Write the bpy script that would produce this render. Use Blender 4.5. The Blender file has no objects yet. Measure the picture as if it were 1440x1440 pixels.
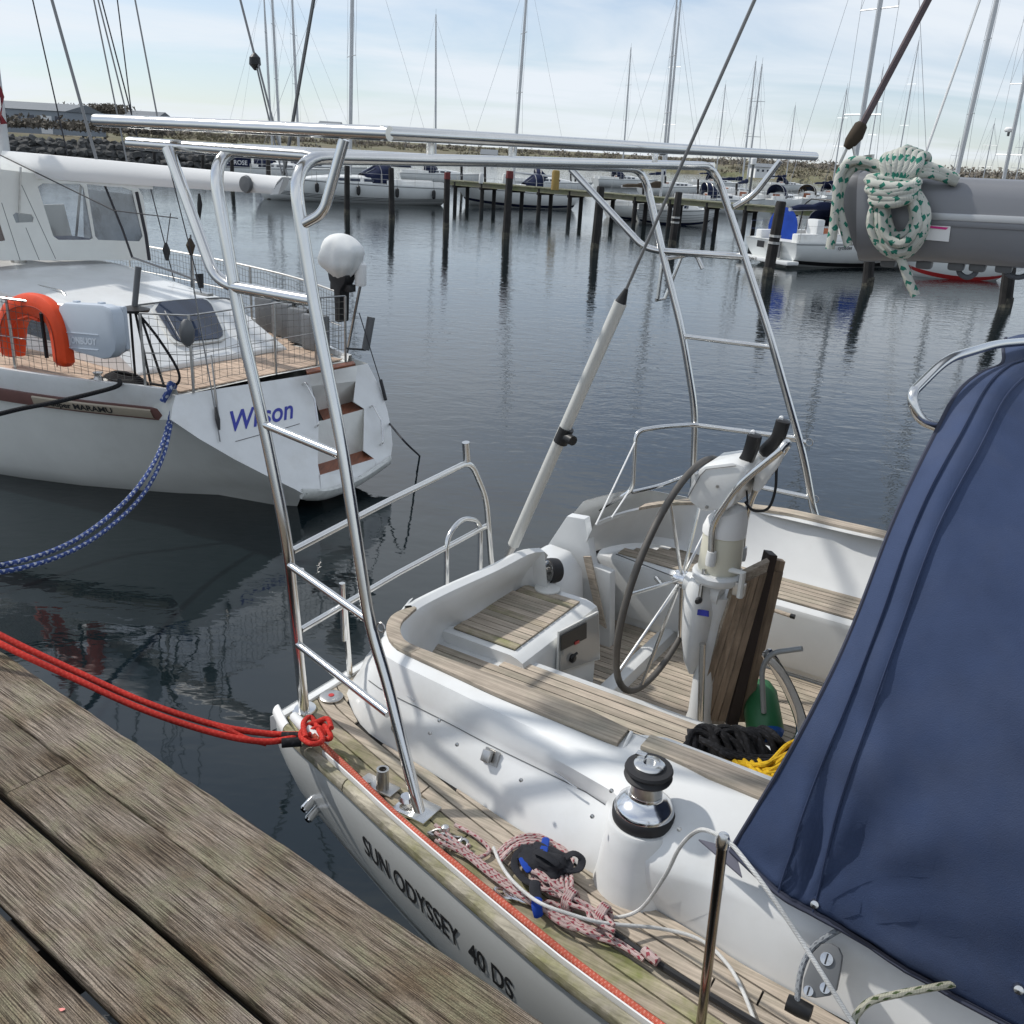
import bpy, bmesh, math, random
from mathutils import Vector, Matrix, noise as mnoise
random.seed(7)
R = math.radians
sc = bpy.context.scene
COL = sc.collection

# ------------------------------------------------------------------ camera
EYE = 3.3            # metres above the datum; the water lies at WATER
WATER = -0.25
FPX, PITCH, ROLL = 1329.0, R(20.8), R(3.3)
fw = Vector((0, math.cos(PITCH), -math.sin(PITCH)))
r0 = Vector((1, 0, 0)); u0 = r0.cross(fw)
rt = r0 * math.cos(ROLL) + u0 * math.sin(ROLL)
up = -r0 * math.sin(ROLL) + u0 * math.cos(ROLL)
CAM = Vector((0, 0, EYE))
cd = bpy.data.cameras.new('camera'); cam = bpy.data.objects.new('camera', cd); COL.objects.link(cam)
cam.matrix_world = Matrix(((rt.x, up.x, -fw.x, CAM.x), (rt.y, up.y, -fw.y, CAM.y), (rt.z, up.z, -fw.z, CAM.z), (0, 0, 0, 1)))
cd.sensor_width = 36; cd.sensor_fit = 'HORIZONTAL'; cd.lens = 36 * FPX / 1440
cd.clip_start = 0.05; cd.clip_end = 6000
sc.camera = cam

# ------------------------------------------------------------------ sky, sun, exposure
SUN_EL = R(46); sd = Vector((-0.93, 0.37, 0)).normalized()
TO_SUN = Vector((sd.x * math.cos(SUN_EL), sd.y * math.cos(SUN_EL), math.sin(SUN_EL)))
w = bpy.data.worlds.new('World'); sc.world = w; w.use_nodes = True
nt = w.node_tree; nt.nodes.clear()
def N(t, tree=None, **kw):
    n = (tree or nt).nodes.new(t)
    for k, v in kw.items(): setattr(n, k, v)
    return n
out = N('ShaderNodeOutputWorld'); bg = N('ShaderNodeBackground'); bg.inputs[1].default_value = 0.1
sky = N('ShaderNodeTexSky', sky_type='NISHITA', sun_disc=False, sun_elevation=SUN_EL, sun_rotation=math.atan2(sd.x, sd.y))
sky.air_density = 1.0; sky.dust_density = 0.3; sky.ozone_density = 4.0
tc = N('ShaderNodeTexCoord'); sx = N('ShaderNodeSeparateXYZ'); nt.links.new(tc.outputs['Generated'], sx.inputs[0])
mz = N('ShaderNodeMath', operation='MAXIMUM'); mz.inputs[1].default_value = 0.0; nt.links.new(sx.outputs[2], mz.inputs[0])
az = N('ShaderNodeMath', operation='ADD'); az.inputs[1].default_value = 0.16; nt.links.new(mz.outputs[0], az.inputs[0])
cv = N('ShaderNodeCombineXYZ')
for k_ in (0, 1):
    dv_ = N('ShaderNodeMath', operation='DIVIDE'); nt.links.new(sx.outputs[k_], dv_.inputs[0]); nt.links.new(az.outputs[0], dv_.inputs[1]); nt.links.new(dv_.outputs[0], cv.inputs[k_])
mp = N('ShaderNodeMapping'); mp.inputs['Rotation'].default_value = (0, 0, R(24)); mp.inputs['Scale'].default_value = (.62, 1.25, 1.0); mp.inputs['Location'].default_value = (3.1, 1.7, 0)
nz = N('ShaderNodeTexNoise'); nz.inputs['Scale'].default_value = .85; nz.inputs['Detail'].default_value = 8; nz.inputs['Roughness'].default_value = .56; nz.inputs['Distortion'].default_value = .7
rp = N('ShaderNodeValToRGB'); rp.color_ramp.elements[0].position = 0.38; rp.color_ramp.elements[0].color = (.40, .40, .40, 1)
rp.color_ramp.elements[1].position = 0.60; rp.color_ramp.elements[1].color = (.96, .96, .96, 1)
mx = N('ShaderNodeMix', data_type='RGBA'); mx.inputs[7].default_value = (5.5, 5.9, 6.35, 1)
nt.links.new(cv.outputs[0], mp.inputs['Vector']); nt.links.new(mp.outputs[0], nz.inputs['Vector'])
nt.links.new(nz.outputs['Fac'], rp.inputs[0]); nt.links.new(rp.outputs[0], mx.inputs[0])
ssc = N('ShaderNodeVectorMath', operation='MULTIPLY'); ssc.inputs[1].default_value = (.74, .76, .80); nt.links.new(sky.outputs[0], ssc.inputs[0]); nt.links.new(ssc.outputs[0], mx.inputs[6]); nt.links.new(mx.outputs[2], bg.inputs[0]); nt.links.new(bg.outputs[0], out.inputs[0])
sl = bpy.data.lights.new('sun', 'SUN'); sl.energy = 2.2; sl.angle = R(1.7); sl.color = (1.0, .96, .9)
so = bpy.data.objects.new('sun', sl); COL.objects.link(so); so.rotation_euler = TO_SUN.to_track_quat('Z', 'Y').to_euler(); so.location = (0, 0, 40)
sc.view_settings.view_transform = 'Standard'; sc.view_settings.look = 'None'
sc.view_settings.exposure = 0.60; sc.view_settings.gamma = 1.0; sc.view_settings.use_curve_mapping = False
sc.render.engine = 'CYCLES'

# ------------------------------------------------------------------ pixel -> ray helpers and the two boats' frames
def ray(px, py): return fw + rt * ((px - 720) / FPX) + up * ((720 - py) / FPX)
def UZ(px, py, z):
    d = ray(px, py); return CAM + d * ((z - EYE) / d.z)
def UY(px, py, y):
    d = ray(px, py); return CAM + d * (y / d.y)
class Frame:
    def __init__(s, o, f, n): s.o, s.f, s.n = Vector(o), Vector(f), Vector(n)
    def __call__(s, a, b, z): return s.o + s.f * a + s.n * b + Vector((0, 0, z))
    def loc(s, p): q = p - s.o; return Vector((q.dot(s.f), q.dot(s.n), p.z))
    def N(s, px, py, n):
        d = ray(px, py); return CAM + d * ((n - (CAM - s.o).dot(s.n)) / d.dot(s.n))
    def S(s, px, py, a):
        d = ray(px, py); return CAM + d * ((a - (CAM - s.o).dot(s.f)) / d.dot(s.f))
A = R(31)
J = Frame((0.350, 3.883, 0), (math.cos(A), -math.sin(A), 0), (math.sin(A), math.cos(A), 0))    # forward, away from the pier, up
WA = R(33)
W = Frame((-2.45, 9.55, 0), (-math.cos(WA), math.sin(WA), 0), (math.sin(WA), math.cos(WA), 0))

# ------------------------------------------------------------------ materials
MATS = {}
def mat(name, col, rough=.5, metal=0., spec=.5, var=0., vscale=4., bump=0., bscale=40., grain=None, rot=0., col2=None, thresh=(.4, .65), coat=0., ior=None, randval=0.):
    m = bpy.data.materials.new(name); m.use_nodes = True; t = m.node_tree
    b = t.nodes['Principled BSDF']; L = t.links.new
    b.inputs['Roughness'].default_value = rough; b.inputs['Metallic'].default_value = metal
    b.inputs['Specular IOR Level'].default_value = spec; b.inputs['Coat Weight'].default_value = coat
    if ior: b.inputs['IOR'].default_value = ior
    b.inputs['Base Color'].default_value = (*col, 1)
    m.diffuse_color = (*col, 1)
    src = None
    if var or col2 or bump or grain:
        c = N('ShaderNodeTexCoord', t); mp = N('ShaderNodeMapping', t)
        mp.inputs['Rotation'].default_value = (0, 0, rot)
        L(c.outputs['Object'], mp.inputs[0]); vec = mp.outputs[0]
        if randval or grain:
            oi = N('ShaderNodeObjectInfo', t)
            ad = N('ShaderNodeVectorMath', t, operation='ADD'); mu = N('ShaderNodeVectorMath', t, operation='SCALE'); mu.inputs[3].default_value = 31.
            cx = N('ShaderNodeCombineXYZ', t)
            for i in range(3): L(oi.outputs['Random'], cx.inputs[i])
            L(cx.outputs[0], mu.inputs[0]); L(vec, ad.inputs[0]); L(mu.outputs[0], ad.inputs[1]); vec = ad.outputs[0]
        n1 = N('ShaderNodeTexNoise', t); n1.inputs['Scale'].default_value = vscale; n1.inputs['Detail'].default_value = 6
        n1.inputs['Roughness'].default_value = .6; L(vec, n1.inputs['Vector'])
        mr = N('ShaderNodeMapRange', t); mr.inputs[1].default_value = .3; mr.inputs[2].default_value = .7
        mr.inputs[3].default_value = 1 - var; mr.inputs[4].default_value = 1 + var * .6
        L(n1.outputs[0], mr.inputs[0]); fac = mr.outputs[0]
        base = N('ShaderNodeRGB', t); base.outputs[0].default_value = (*col, 1); colout = base.outputs[0]
        if col2:
            n2 = N('ShaderNodeTexNoise', t); n2.inputs['Scale'].default_value = vscale * .7; n2.inputs['Detail'].default_value = 8; n2.inputs['Roughness'].default_value = .65
            of = N('ShaderNodeVectorMath', t, operation='ADD'); of.inputs[1].default_value = (7.3, 2.1, 5.7); L(vec, of.inputs[0]); L(of.outputs[0], n2.inputs['Vector'])
            rp = N('ShaderNodeMapRange', t); rp.inputs[1].default_value = thresh[0]; rp.inputs[2].default_value = thresh[1]; L(n2.outputs[0], rp.inputs[0])
            mx = N('ShaderNodeMix', t, data_type='RGBA'); mx.inputs[7].default_value = (*col2, 1)
            L(rp.outputs[0], mx.inputs[0]); L(colout, mx.inputs[6]); colout = mx.outputs[2]
        if grain:
            gm = N('ShaderNodeMapping', t); gm.inputs['Scale'].default_value = grain; L(vec, gm.inputs[0])
            g = N('ShaderNodeTexNoise', t); g.inputs['Scale'].default_value = 1.; g.inputs['Detail'].default_value = 5; g.inputs['Roughness'].default_value = .7; g.inputs['Distortion'].default_value = .6
            L(gm.outputs[0], g.inputs['Vector'])
            gr = N('ShaderNodeMapRange', t); gr.inputs[1].default_value = .3; gr.inputs[2].default_value = .7; gr.inputs[3].default_value = .55; gr.inputs[4].default_value = 1.3
            L(g.outputs[0], gr.inputs[0])
            mm = N('ShaderNodeMath', t, operation='MULTIPLY'); L(fac, mm.inputs[0]); L(gr.outputs[0], mm.inputs[1]); fac = mm.outputs[0]
            src = g.outputs[0]
        if randval:
            rr = N('ShaderNodeMapRange', t); rr.inputs[3].default_value = 1 - randval; rr.inputs[4].default_value = 1 + randval; L(oi.outputs['Random'], rr.inputs[0])
            mm = N('ShaderNodeMath', t, operation='MULTIPLY'); L(fac, mm.inputs[0]); L(rr.outputs[0], mm.inputs[1]); fac = mm.outputs[0]
        sc_ = N('ShaderNodeVectorMath', t, operation='SCALE'); L(colout, sc_.inputs[0]); L(fac, sc_.inputs[3])
        L(sc_.outputs[0], b.inputs['Base Color'])
        if bump:
            if src is None:
                nb = N('ShaderNodeTexNoise', t); nb.inputs['Scale'].default_value = bscale; nb.inputs['Detail'].default_value = 4; L(vec, nb.inputs['Vector']); src = nb.outputs[0]
            bp = N('ShaderNodeBump', t); bp.inputs['Strength'].default_value = bump; bp.inputs['Distance'].default_value = .01
            L(src, bp.inputs['Height']); L(bp.outputs[0], b.inputs['Normal'])
    MATS[name] = m; return m
def rope_mat(name, c1, c2, pitch=.05, duty=.5, cross=3., rough=.8):
    """braided rope: flecks of c2 on c1, laid out with the tube's own uv (u round it, v metres along it)"""
    m = bpy.data.materials.new(name); m.use_nodes = True; t = m.node_tree; b = t.nodes['Principled BSDF']; L = t.links.new
    b.inputs['Roughness'].default_value = rough; b.inputs['Specular IOR Level'].default_value = .2; m.diffuse_color = (*c1, 1)
    uv = N('ShaderNodeUVMap', t); sp = N('ShaderNodeSeparateXYZ', t); L(uv.outputs[0], sp.inputs[0])
    def M(op, a, b_=None):
        n = N('ShaderNodeMath', t, operation=op)
        for i, x in enumerate((a, b_)):
            if x is None: continue
            if isinstance(x, (int, float)): n.inputs[i].default_value = x
            else: L(x, n.inputs[i])
        return n.outputs[0]
    v = M('DIVIDE', sp.outputs[1], pitch)
    a = M('FRACT', M('ADD', v, M('MULTIPLY', sp.outputs[0], cross)))
    tn_ = N('ShaderNodeTexNoise', t); tn_.inputs['Scale'].default_value = 55.; oc_ = N('ShaderNodeTexCoord', t); L(oc_.outputs['Object'], tn_.inputs['Vector'])
    f1 = M('LESS_THAN', M('ADD', a, M('MULTIPLY', M('SUBTRACT', tn_.outputs[0], .5), 1.3)), duty)
    k = M('FRACT', M('SUBTRACT', M('MULTIPLY', v, 1.0), M('MULTIPLY', sp.outputs[0], cross)))
    f = M('MULTIPLY', f1, M('LESS_THAN', M('SUBTRACT', k, M('MULTIPLY', M('SUBTRACT', tn_.outputs[0], .5), 1.1)), .5))
    mx = N('ShaderNodeMix', t, data_type='RGBA'); mx.inputs[6].default_value = (*c1, 1); mx.inputs[7].default_value = (*c2, 1); L(f, mx.inputs[0])
    # fine braid
    br = M('ABSOLUTE', M('SINE', M('ADD', M('MULTIPLY', sp.outputs[1], 900.), M('MULTIPLY', sp.outputs[0], 12.566))))
    mr = N('ShaderNodeMapRange', t); mr.inputs[3].default_value = .72; mr.inputs[4].default_value = 1.05; L(br, mr.inputs[0])
    dn_ = N('ShaderNodeTexNoise', t); dn_.inputs['Scale'].default_value = 9.; dn_.inputs['Detail'].default_value = 5; L(oc_.outputs['Object'], dn_.inputs['Vector']); dm_ = N('ShaderNodeMapRange', t); dm_.inputs[1].default_value = .3; dm_.inputs[2].default_value = .7; dm_.inputs[3].default_value = .68; dm_.inputs[4].default_value = 1.08; L(dn_.outputs[0], dm_.inputs[0]); mr = type('o', (), {'outputs': [M('MULTIPLY', mr.outputs[0], dm_.outputs[0])]})
    s = N('ShaderNodeVectorMath', t, operation='SCALE'); L(mx.outputs[2], s.inputs[0]); L(mr.outputs[0], s.inputs[3]); L(s.outputs[0], b.inputs['Base Color'])
    bp = N('ShaderNodeBump', t); bp.inputs['Strength'].default_value = .5; bp.inputs['Distance'].default_value = .003; L(br, bp.inputs['Height']); L(bp.outputs[0], b.inputs['Normal'])
    MATS[name] = m; return m
GEL = mat('gelcoat_white', (.70, .71, .705), .32, var=.07, vscale=3.5, coat=.15, col2=(.62, .62, .595), thresh=(.5, .75))
GEL2 = mat('gelcoat_aged', (.70, .70, .665), .4, var=.12, vscale=3.)
HULLW = mat('hull_white', (.72, .74, .73), .25, var=.05, vscale=1.5, coat=.25)
CREAM = mat('cream_plastic', (.66, .64, .53), .4, var=.04)
STEEL = mat('stainless', (.70, .695, .68), .19, 1., var=.06, vscale=9.)
STEELD = mat('stainless_dull', (.52, .51, .49), .32, 1., var=.2, vscale=20.)
CHROME = mat('chrome', (.82, .82, .82), .06, 1.)
ALU = mat('aluminium_mast', (.50, .51, .52), .45, .6, var=.06)
TEAK = mat('teak_weathered', (.46, .39, .315), .8, spec=.2, var=.22, vscale=5., grain=(2.5, 90, 90), rot=A, bump=.25, col2=(.35, .32, .25), thresh=(.45, .7), randval=.12)
TEAKG = mat('teak_mossy', (.40, .34, .26), .85, spec=.2, var=.25, vscale=6., grain=(2.5, 90, 90), rot=A, bump=.3, col2=(.20, .21, .085), thresh=(.42, .62), randval=.14)
TEAKB = mat('teak_brown', (.33, .25, .18), .6, spec=.3, var=.25, vscale=6., grain=(40, 40, 3), bump=.2, randval=.15)
TEAKW = mat('teak_pale', (.50, .38, .29), .75, spec=.2, var=.12, vscale=5., grain=(3, 60, 60), rot=WA, randval=.1)
CAULK = mat('caulking', (.025, .024, .022), .8, spec=.2)
GUN = mat('gunwale_wood', (.40, .365, .29), .85, spec=.2, var=.3, vscale=9., grain=(5, 60, 60), rot=A, bump=.3, col2=(.25, .24, .12), thresh=(.45, .65))
BLACK = mat('black_plastic', (.016, .016, .017), .45, spec=.4)
RUBBER = mat('rubber_black', (.02, .02, .022), .6, spec=.4)
GREYP = mat('grey_plastic', (.11, .115, .12), .5, var=.08)
BOOMM = mat('boom_grey', (.215, .22, .235), .42, .35, var=.07, vscale=2.)
BOOMD = mat('boom_grey_dark', (.10, .105, .115), .45, .2, var=.1, vscale=3.)
CANVAS = mat('canvas_navy', (.040, .060, .122), .8, spec=.2, var=.22, vscale=3.2, bump=.16, bscale=320., col2=(.055, .072, .125), thresh=(.45, .75))
CANVASE = mat('canvas_edge', (.045, .05, .075), .8, spec=.2)
NAVY = mat('navy_cloth', (.012, .018, .05), .85, spec=.2, var=.3, vscale=4.)
BLUEC = mat('blue_cloth', (.012, .05, .30), .8, spec=.2, var=.2, vscale=4.)
ORANGE = mat('lifebuoy_red', (.72, .065, .012), .5, spec=.35, var=.1, vscale=6., bump=.1, bscale=30.)
GREYBOX = mat('case_grey', (.47, .52, .58), .45, var=.04)
WOODR = mat('wood_red', (.23, .075, .035), .5, var=.15, grain=(40, 4, 40))
MAROON = mat('rub_strip_maroon', (.16, .075, .065), .5, var=.15, vscale=6.)
TANP = mat('plate_tan', (.42, .36, .28), .6, var=.06)
INK = mat('lettering_black', (.02, .02, .022), .5)
INKB = mat('lettering_blue', (.02, .03, .30), .4)
WHITEP = mat('white_paint', (.78, .78, .77), .5)
REDM = mat('red_paint', (.45, .03, .03), .5)
REDD = mat('red_faded', (.16, .03, .03), .8, var=.3, vscale=6.)
GREENP = mat('green_plastic', (.03, .16, .06), .4, var=.1)
BLUEP = mat('blue_plastic', (.01, .10, .42), .4)
ORANGEP = mat('orange_wood', (.45, .17, .05), .5)
GLASSD = mat('window_dark', (.018, .028, .055), .08, spec=.6)
WIRE = mat('rigging_wire', (.22, .22, .22), .4, .7)
WIREL = mat('rigging_light', (.42, .43, .45), .5, .3)
LINED = mat('line_dark', (.03, .03, .035), .8)
NETM = mat('netting_grey', (.13, .13, .12), .8)
PILE = mat('pile_timber', (.030, .028, .027), .8, spec=.3, var=.4, vscale=3., grain=(30, 30, 2), bump=.3)
PILEW = mat('pile_waterline', (.10, .092, .07), .9, var=.6, vscale=9., col2=(.03, .03, .027), thresh=(.4, .6))
PIERFAR = mat('far_pier_timber', (.20, .185, .135), .9, var=.3, vscale=1.5, col2=(.13, .15, .07))
ROCK = mat('rock_dark', (.065, .066, .065), .9, var=.5, vscale=1.2, bump=.4, bscale=5., randval=.3)
LAND = mat('land_brown', (.15, .125, .075), .95, var=.35, vscale=.05, col2=(.11, .12, .05))
BUSH = mat('bare_wood', (.135, .118, .095), .95, var=.25, vscale=.3, randval=.2)  # lightened, with less variation, to paint slight distance haze into the colour
BUSHG = mat('dry_scrub', (.175, .155, .105), .95, var=.25, vscale=.4)  # scrub colour also paled and evened to imitate far-shore haze
SHED = mat('shed_grey', (.26, .29, .32), .7, var=.05, vscale=.3)
SHEDR = mat('shed_roof', (.16, .175, .19), .7, var=.08, vscale=.3)
HOUSE = mat('house_wall', (.60, .56, .48), .8, var=.05)
COVER = mat('white_cover', (.70, .71, .70), .6, var=.06, vscale=8.)
PIERW = None
R_RED = rope_mat('rope_red', (.58, .035, .025), (.66, .07, .05), .02, .5)
R_REDF = rope_mat('rope_faded_red', (.56, .12, .075), (.68, .26, .19), .012, .5)
R_BLUE = rope_mat('rope_blue_white', (.05, .085, .26), (.50, .53, .60), .075, .5, 2.)
R_PINK = rope_mat('rope_pink_white', (.55, .42, .40), (.33, .07, .09), .03, .45, 2.)
R_GREEN = rope_mat('rope_white_green', (.60, .61, .55), (.03, .21, .15), .05, .42, 2.)
R_GREENM = rope_mat('rope_mossy', (.46, .45, .36), (.07, .10, .04), .05, .45, 3.)
R_GREY = rope_mat('rope_grey', (.30, .32, .34), (.16, .17, .19), .02, .5)
R_WHITE = rope_mat('rope_white', (.74, .74, .72), (.66, .66, .64), .02, .4)
R_BLACK = rope_mat('rope_black', (.018, .018, .02), (.035, .035, .04), .03, .4)
R_YELLOW = rope_mat('rope_yellow', (.72, .45, .02), (.60, .34, .015), .03, .5)
R_BROWN = rope_mat('lashing_brown', (.16, .12, .08), (.09, .07, .05), .01, .5)
R_MAUVE = rope_mat('rope_mauve', (.30, .26, .26), (.20, .16, .17), .02, .5)

def clear_film(name, tint, mixw):
    m = bpy.data.materials.new(name); m.use_nodes = True; t = m.node_tree; t.nodes.clear()
    o = N('ShaderNodeOutputMaterial', t); a = N('ShaderNodeBsdfTransparent', t); a.inputs[0].default_value = (*tint, 1)
    g = N('ShaderNodeBsdfGlossy', t); g.inputs['Roughness'].default_value = .12; mx = N('ShaderNodeMixShader', t); mx.inputs[0].default_value = mixw
    t.links.new(a.outputs[0], mx.inputs[1]); t.links.new(g.outputs[0], mx.inputs[2]); t.links.new(mx.outputs[0], o.inputs[0])
    MATS[name] = m; return m
FILM = clear_film('clear_vinyl', (.66, .69, .74), .22)

# ------------------------------------------------------------------ mesh helpers (all geometry in world coordinates)
def link(name, me, m, parent=None, smooth=True):
    o = bpy.data.objects.new(name, me); COL.objects.link(o)
    if m is not None and not me.materials: me.materials.append(m)
    if smooth:
        me.polygons.foreach_set('use_smooth', [True] * len(me.polygons))
        me.set_sharp_from_angle(angle=R(38))
    if parent is not None:
        o.parent = parent
        o.matrix_parent_inverse = Matrix.Translation(-parent.location) if parent.type == 'EMPTY' else Matrix.Identity(4)
    return o
def mesh(name, vs, fs, m, parent=None, smooth=True):
    me = bpy.data.meshes.new(name); me.from_pydata([tuple(v) for v in vs], [], fs); me.update()
    bm = bmesh.new(); bm.from_mesh(me); bmesh.ops.recalc_face_normals(bm, faces=bm.faces); bm.to_mesh(me); bm.free()
    return link(name, me, m, parent, smooth)
def soft(o):
    me = o.data
    if 'sharp_edge' in me.attributes: me.attributes.remove(me.attributes['sharp_edge'])
    return o
def tag(o, label, cat, group=None):
    o['label'] = label; o['category'] = cat
    if group: o['group'] = group
    return o
def thing(name, label, cat, loc, group=None):
    o = bpy.data.objects.new(name, None); COL.objects.link(o); o.location = Vector(loc); o.empty_display_size = .2
    return tag(o, label, cat, group)
class MB:
    """collects shapes into one mesh"""
    def __init__(s): s.v, s.f = [], []
    def add(s, vs, fs):
        k = len(s.v); s.v += [Vector(v) for v in vs]; s.f += [tuple(i + k for i in f) for f in fs]; return s
    def box(s, c, size, ax=None):
        ax = ax or (Vector((1, 0, 0)), Vector((0, 1, 0)), Vector((0, 0, 1))); c = Vector(c); vs = []
        for i in (-.5, .5):
            for j in (-.5, .5):
                for k in (-.5, .5): vs.append(c + ax[0] * size[0] * i + ax[1] * size[1] * j + ax[2] * size[2] * k)
        return s.add(vs, [(0, 1, 3, 2), (4, 6, 7, 5), (0, 4, 5, 1), (2, 3, 7, 6), (0, 2, 6, 4), (1, 5, 7, 3)])
    def fbox(s, F, s0, s1, n0, n1, z0, z1):
        vs = [F(a, b, c) for a in (s0, s1) for b in (n0, n1) for c in (z0, z1)]
        return s.add(vs, [(0, 1, 3, 2), (4, 6, 7, 5), (0, 4, 5, 1), (2, 3, 7, 6), (0, 2, 6, 4), (1, 5, 7, 3)])
    def rings(s, rings, closed=True, cap=True):
        n = len(rings[0]); vs = [p for r in rings for p in r]; fs = []
        for i in range(len(rings) - 1):
            for j in range(n if closed else n - 1):
                k = (j + 1) % n; fs.append((i * n + j, i * n + k, (i + 1) * n + k, (i + 1) * n + j))
        if cap and closed:
            fs.append(tuple(range(n))); fs.append(tuple(range((len(rings) - 1) * n, len(rings) * n)))
        return s.add(vs, fs)
    def tube(s, pts, r, seg=8, cap=True):
        pts = [Vector(p) for p in pts]; rr = r if isinstance(r, (list, tuple)) else [r] * len(pts)
        t0 = (pts[1] - pts[0]).normalized(); x = t0.orthogonal().normalized(); rings = []
        for i, p in enumerate(pts):
            t = (pts[min(i + 1, len(pts) - 1)] - pts[max(i - 1, 0)]).normalized()
            x = (x - t * x.dot(t)).normalized(); y = t.cross(x)
            rings.append([p + (x * math.cos(a) + y * math.sin(a)) * rr[i] for a in [2 * math.pi * k / seg for k in range(seg)]])
        return s.rings(rings, True, cap)
    def lathe(s, c, prof, axis=(0, 0, 1), seg=24):
        axis = Vector(axis).normalized(); x = axis.orthogonal().normalized(); y = axis.cross(x); c = Vector(c)
        return s.rings([[c + axis * h + (x * math.cos(a) + y * math.sin(a)) * r for a in [2 * math.pi * k / seg for k in range(seg)]] for r, h in prof], True, True)
    def build(s, name, m, parent=None, smooth=True, bevel=0.):
        me = bpy.data.meshes.new(name); me.from_pydata([tuple(v) for v in s.v], [], s.f); me.update()
        bm = bmesh.new(); bm.from_mesh(me)
        bmesh.ops.recalc_face_normals(bm, faces=bm.faces)
        if bevel:
            es = [e for e in bm.edges if len(e.link_faces) == 2 and e.calc_face_angle(0) > R(40)]
            bmesh.ops.bevel(bm, geom=es, offset=bevel, segments=2, profile=.6, affect='EDGES', clamp_overlap=True)
        bm.to_mesh(me); bm.free()
        return link(name, me, m, parent, smooth)
def spline(pts, sub=8, closed=False):
    pts = [Vector(p) for p in pts]; n = len(pts); o = []
    if n < 3: return pts
    rng = n if closed else n - 1
    for i in range(rng):
        g = (lambda k: pts[k % n]) if closed else (lambda k: pts[max(0, min(n - 1, k))])
        a, b, c, d = g(i - 1), g(i), g(i + 1), g(i + 2)
        for k in range(sub):
            t = k / sub
            o.append(.5 * ((2 * b) + (c - a) * t + (2 * a - 5 * b + 4 * c - d) * t * t + (3 * b - a - 3 * c + d) * t ** 3))
    if not closed: o.append(pts[-1])
    return o
def resample(pts, n):
    pts = [Vector(p) for p in pts]; L = [0]
    for a, b in zip(pts, pts[1:]): L.append(L[-1] + (b - a).length)
    o = []; j = 0
    for i in range(n):
        d = L[-1] * i / (n - 1)
        while j < len(L) - 2 and L[j + 1] < d: j += 1
        t = (d - L[j]) / max(1e-9, L[j + 1] - L[j]); o.append(pts[j].lerp(pts[j + 1], min(1, t)))
    return o
def fillet(pts, r, k=6):
    """straight runs joined by round bends"""
    pts = [Vector(p) for p in pts]; o = [pts[0]]
    for i in range(1, len(pts) - 1):
        a, b, c = pts[i - 1], pts[i], pts[i + 1]; rr = min(r, (a - b).length * .48, (c - b).length * .48)
        p, q = b + (a - b).normalized() * rr, b + (c - b).normalized() * rr
        for j in range(k + 1):
            t = j / k; o.append(p * (1 - t) ** 2 + b * 2 * t * (1 - t) + q * t * t)
    o.append(pts[-1]); return o
def tube(name, pts, r, m, parent=None, seg=10): return MB().tube(pts, r, seg).build(name, m, parent)
def rope(name, pts, r, m, parent=None, seg=8, sub=6, raw=False):
    """tube with uv: u round the rope, v metres along it"""
    P = pts if raw else spline(pts, sub); P = [Vector(p) for p in P]
    vs, fs, uvs = [], [], []; x = None; d = 0
    for i, p in enumerate(P):
        t = (P[min(i + 1, len(P) - 1)] - P[max(i - 1, 0)]).normalized()
        if x is None: x = t.orthogonal().normalized()
        x = (x - t * x.dot(t)).normalized(); y = t.cross(x)
        if i: d += (p - P[i - 1]).length
        for k in range(seg + 1):
            a = 2 * math.pi * k / seg; vs.append(p + (x * math.cos(a) + y * math.sin(a)) * r); uvs.append((k / seg, d))
    s1 = seg + 1
    for i in range(len(P) - 1):
        for k in range(seg): fs.append((i * s1 + k, i * s1 + k + 1, (i + 1) * s1 + k + 1, (i + 1) * s1 + k))
    fs.append(tuple(range(seg))); fs.append(tuple((len(P) - 1) * s1 + k for k in range(seg)))
    me = bpy.data.meshes.new(name); me.from_pydata([tuple(v) for v in vs], [], fs)
    ul = me.uv_layers.new(name='UVMap')
    for l in me.loops: ul.data[l.index].uv = uvs[l.vertex_index]
    me.update(); return link(name, me, m, parent)
def strip(name, rows, m, parent=None, thick=0., smooth=True):
    """surface through rows of points"""
    b = MB().rings(rows, False, False); o = b.build(name, m, parent, smooth)
    if thick:
        md = o.modifiers.new('thickness', 'SOLIDIFY'); md.thickness = thick; md.offset = -1
    return o
def plate(name, poly, off, m, parent=None, bevel=0., smooth=False):
    """flat polygon with thickness along vector off"""
    n = len(poly); off = Vector(off); vs = [Vector(p) for p in poly] + [Vector(p) + off for p in poly]
    return MB().add(vs, [tuple(range(n)), tuple(range(2 * n - 1, n - 1, -1))] + [(i, (i + 1) % n, (i + 1) % n + n, i + n) for i in range(n)]).build(name, m, parent, smooth, bevel)
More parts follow.
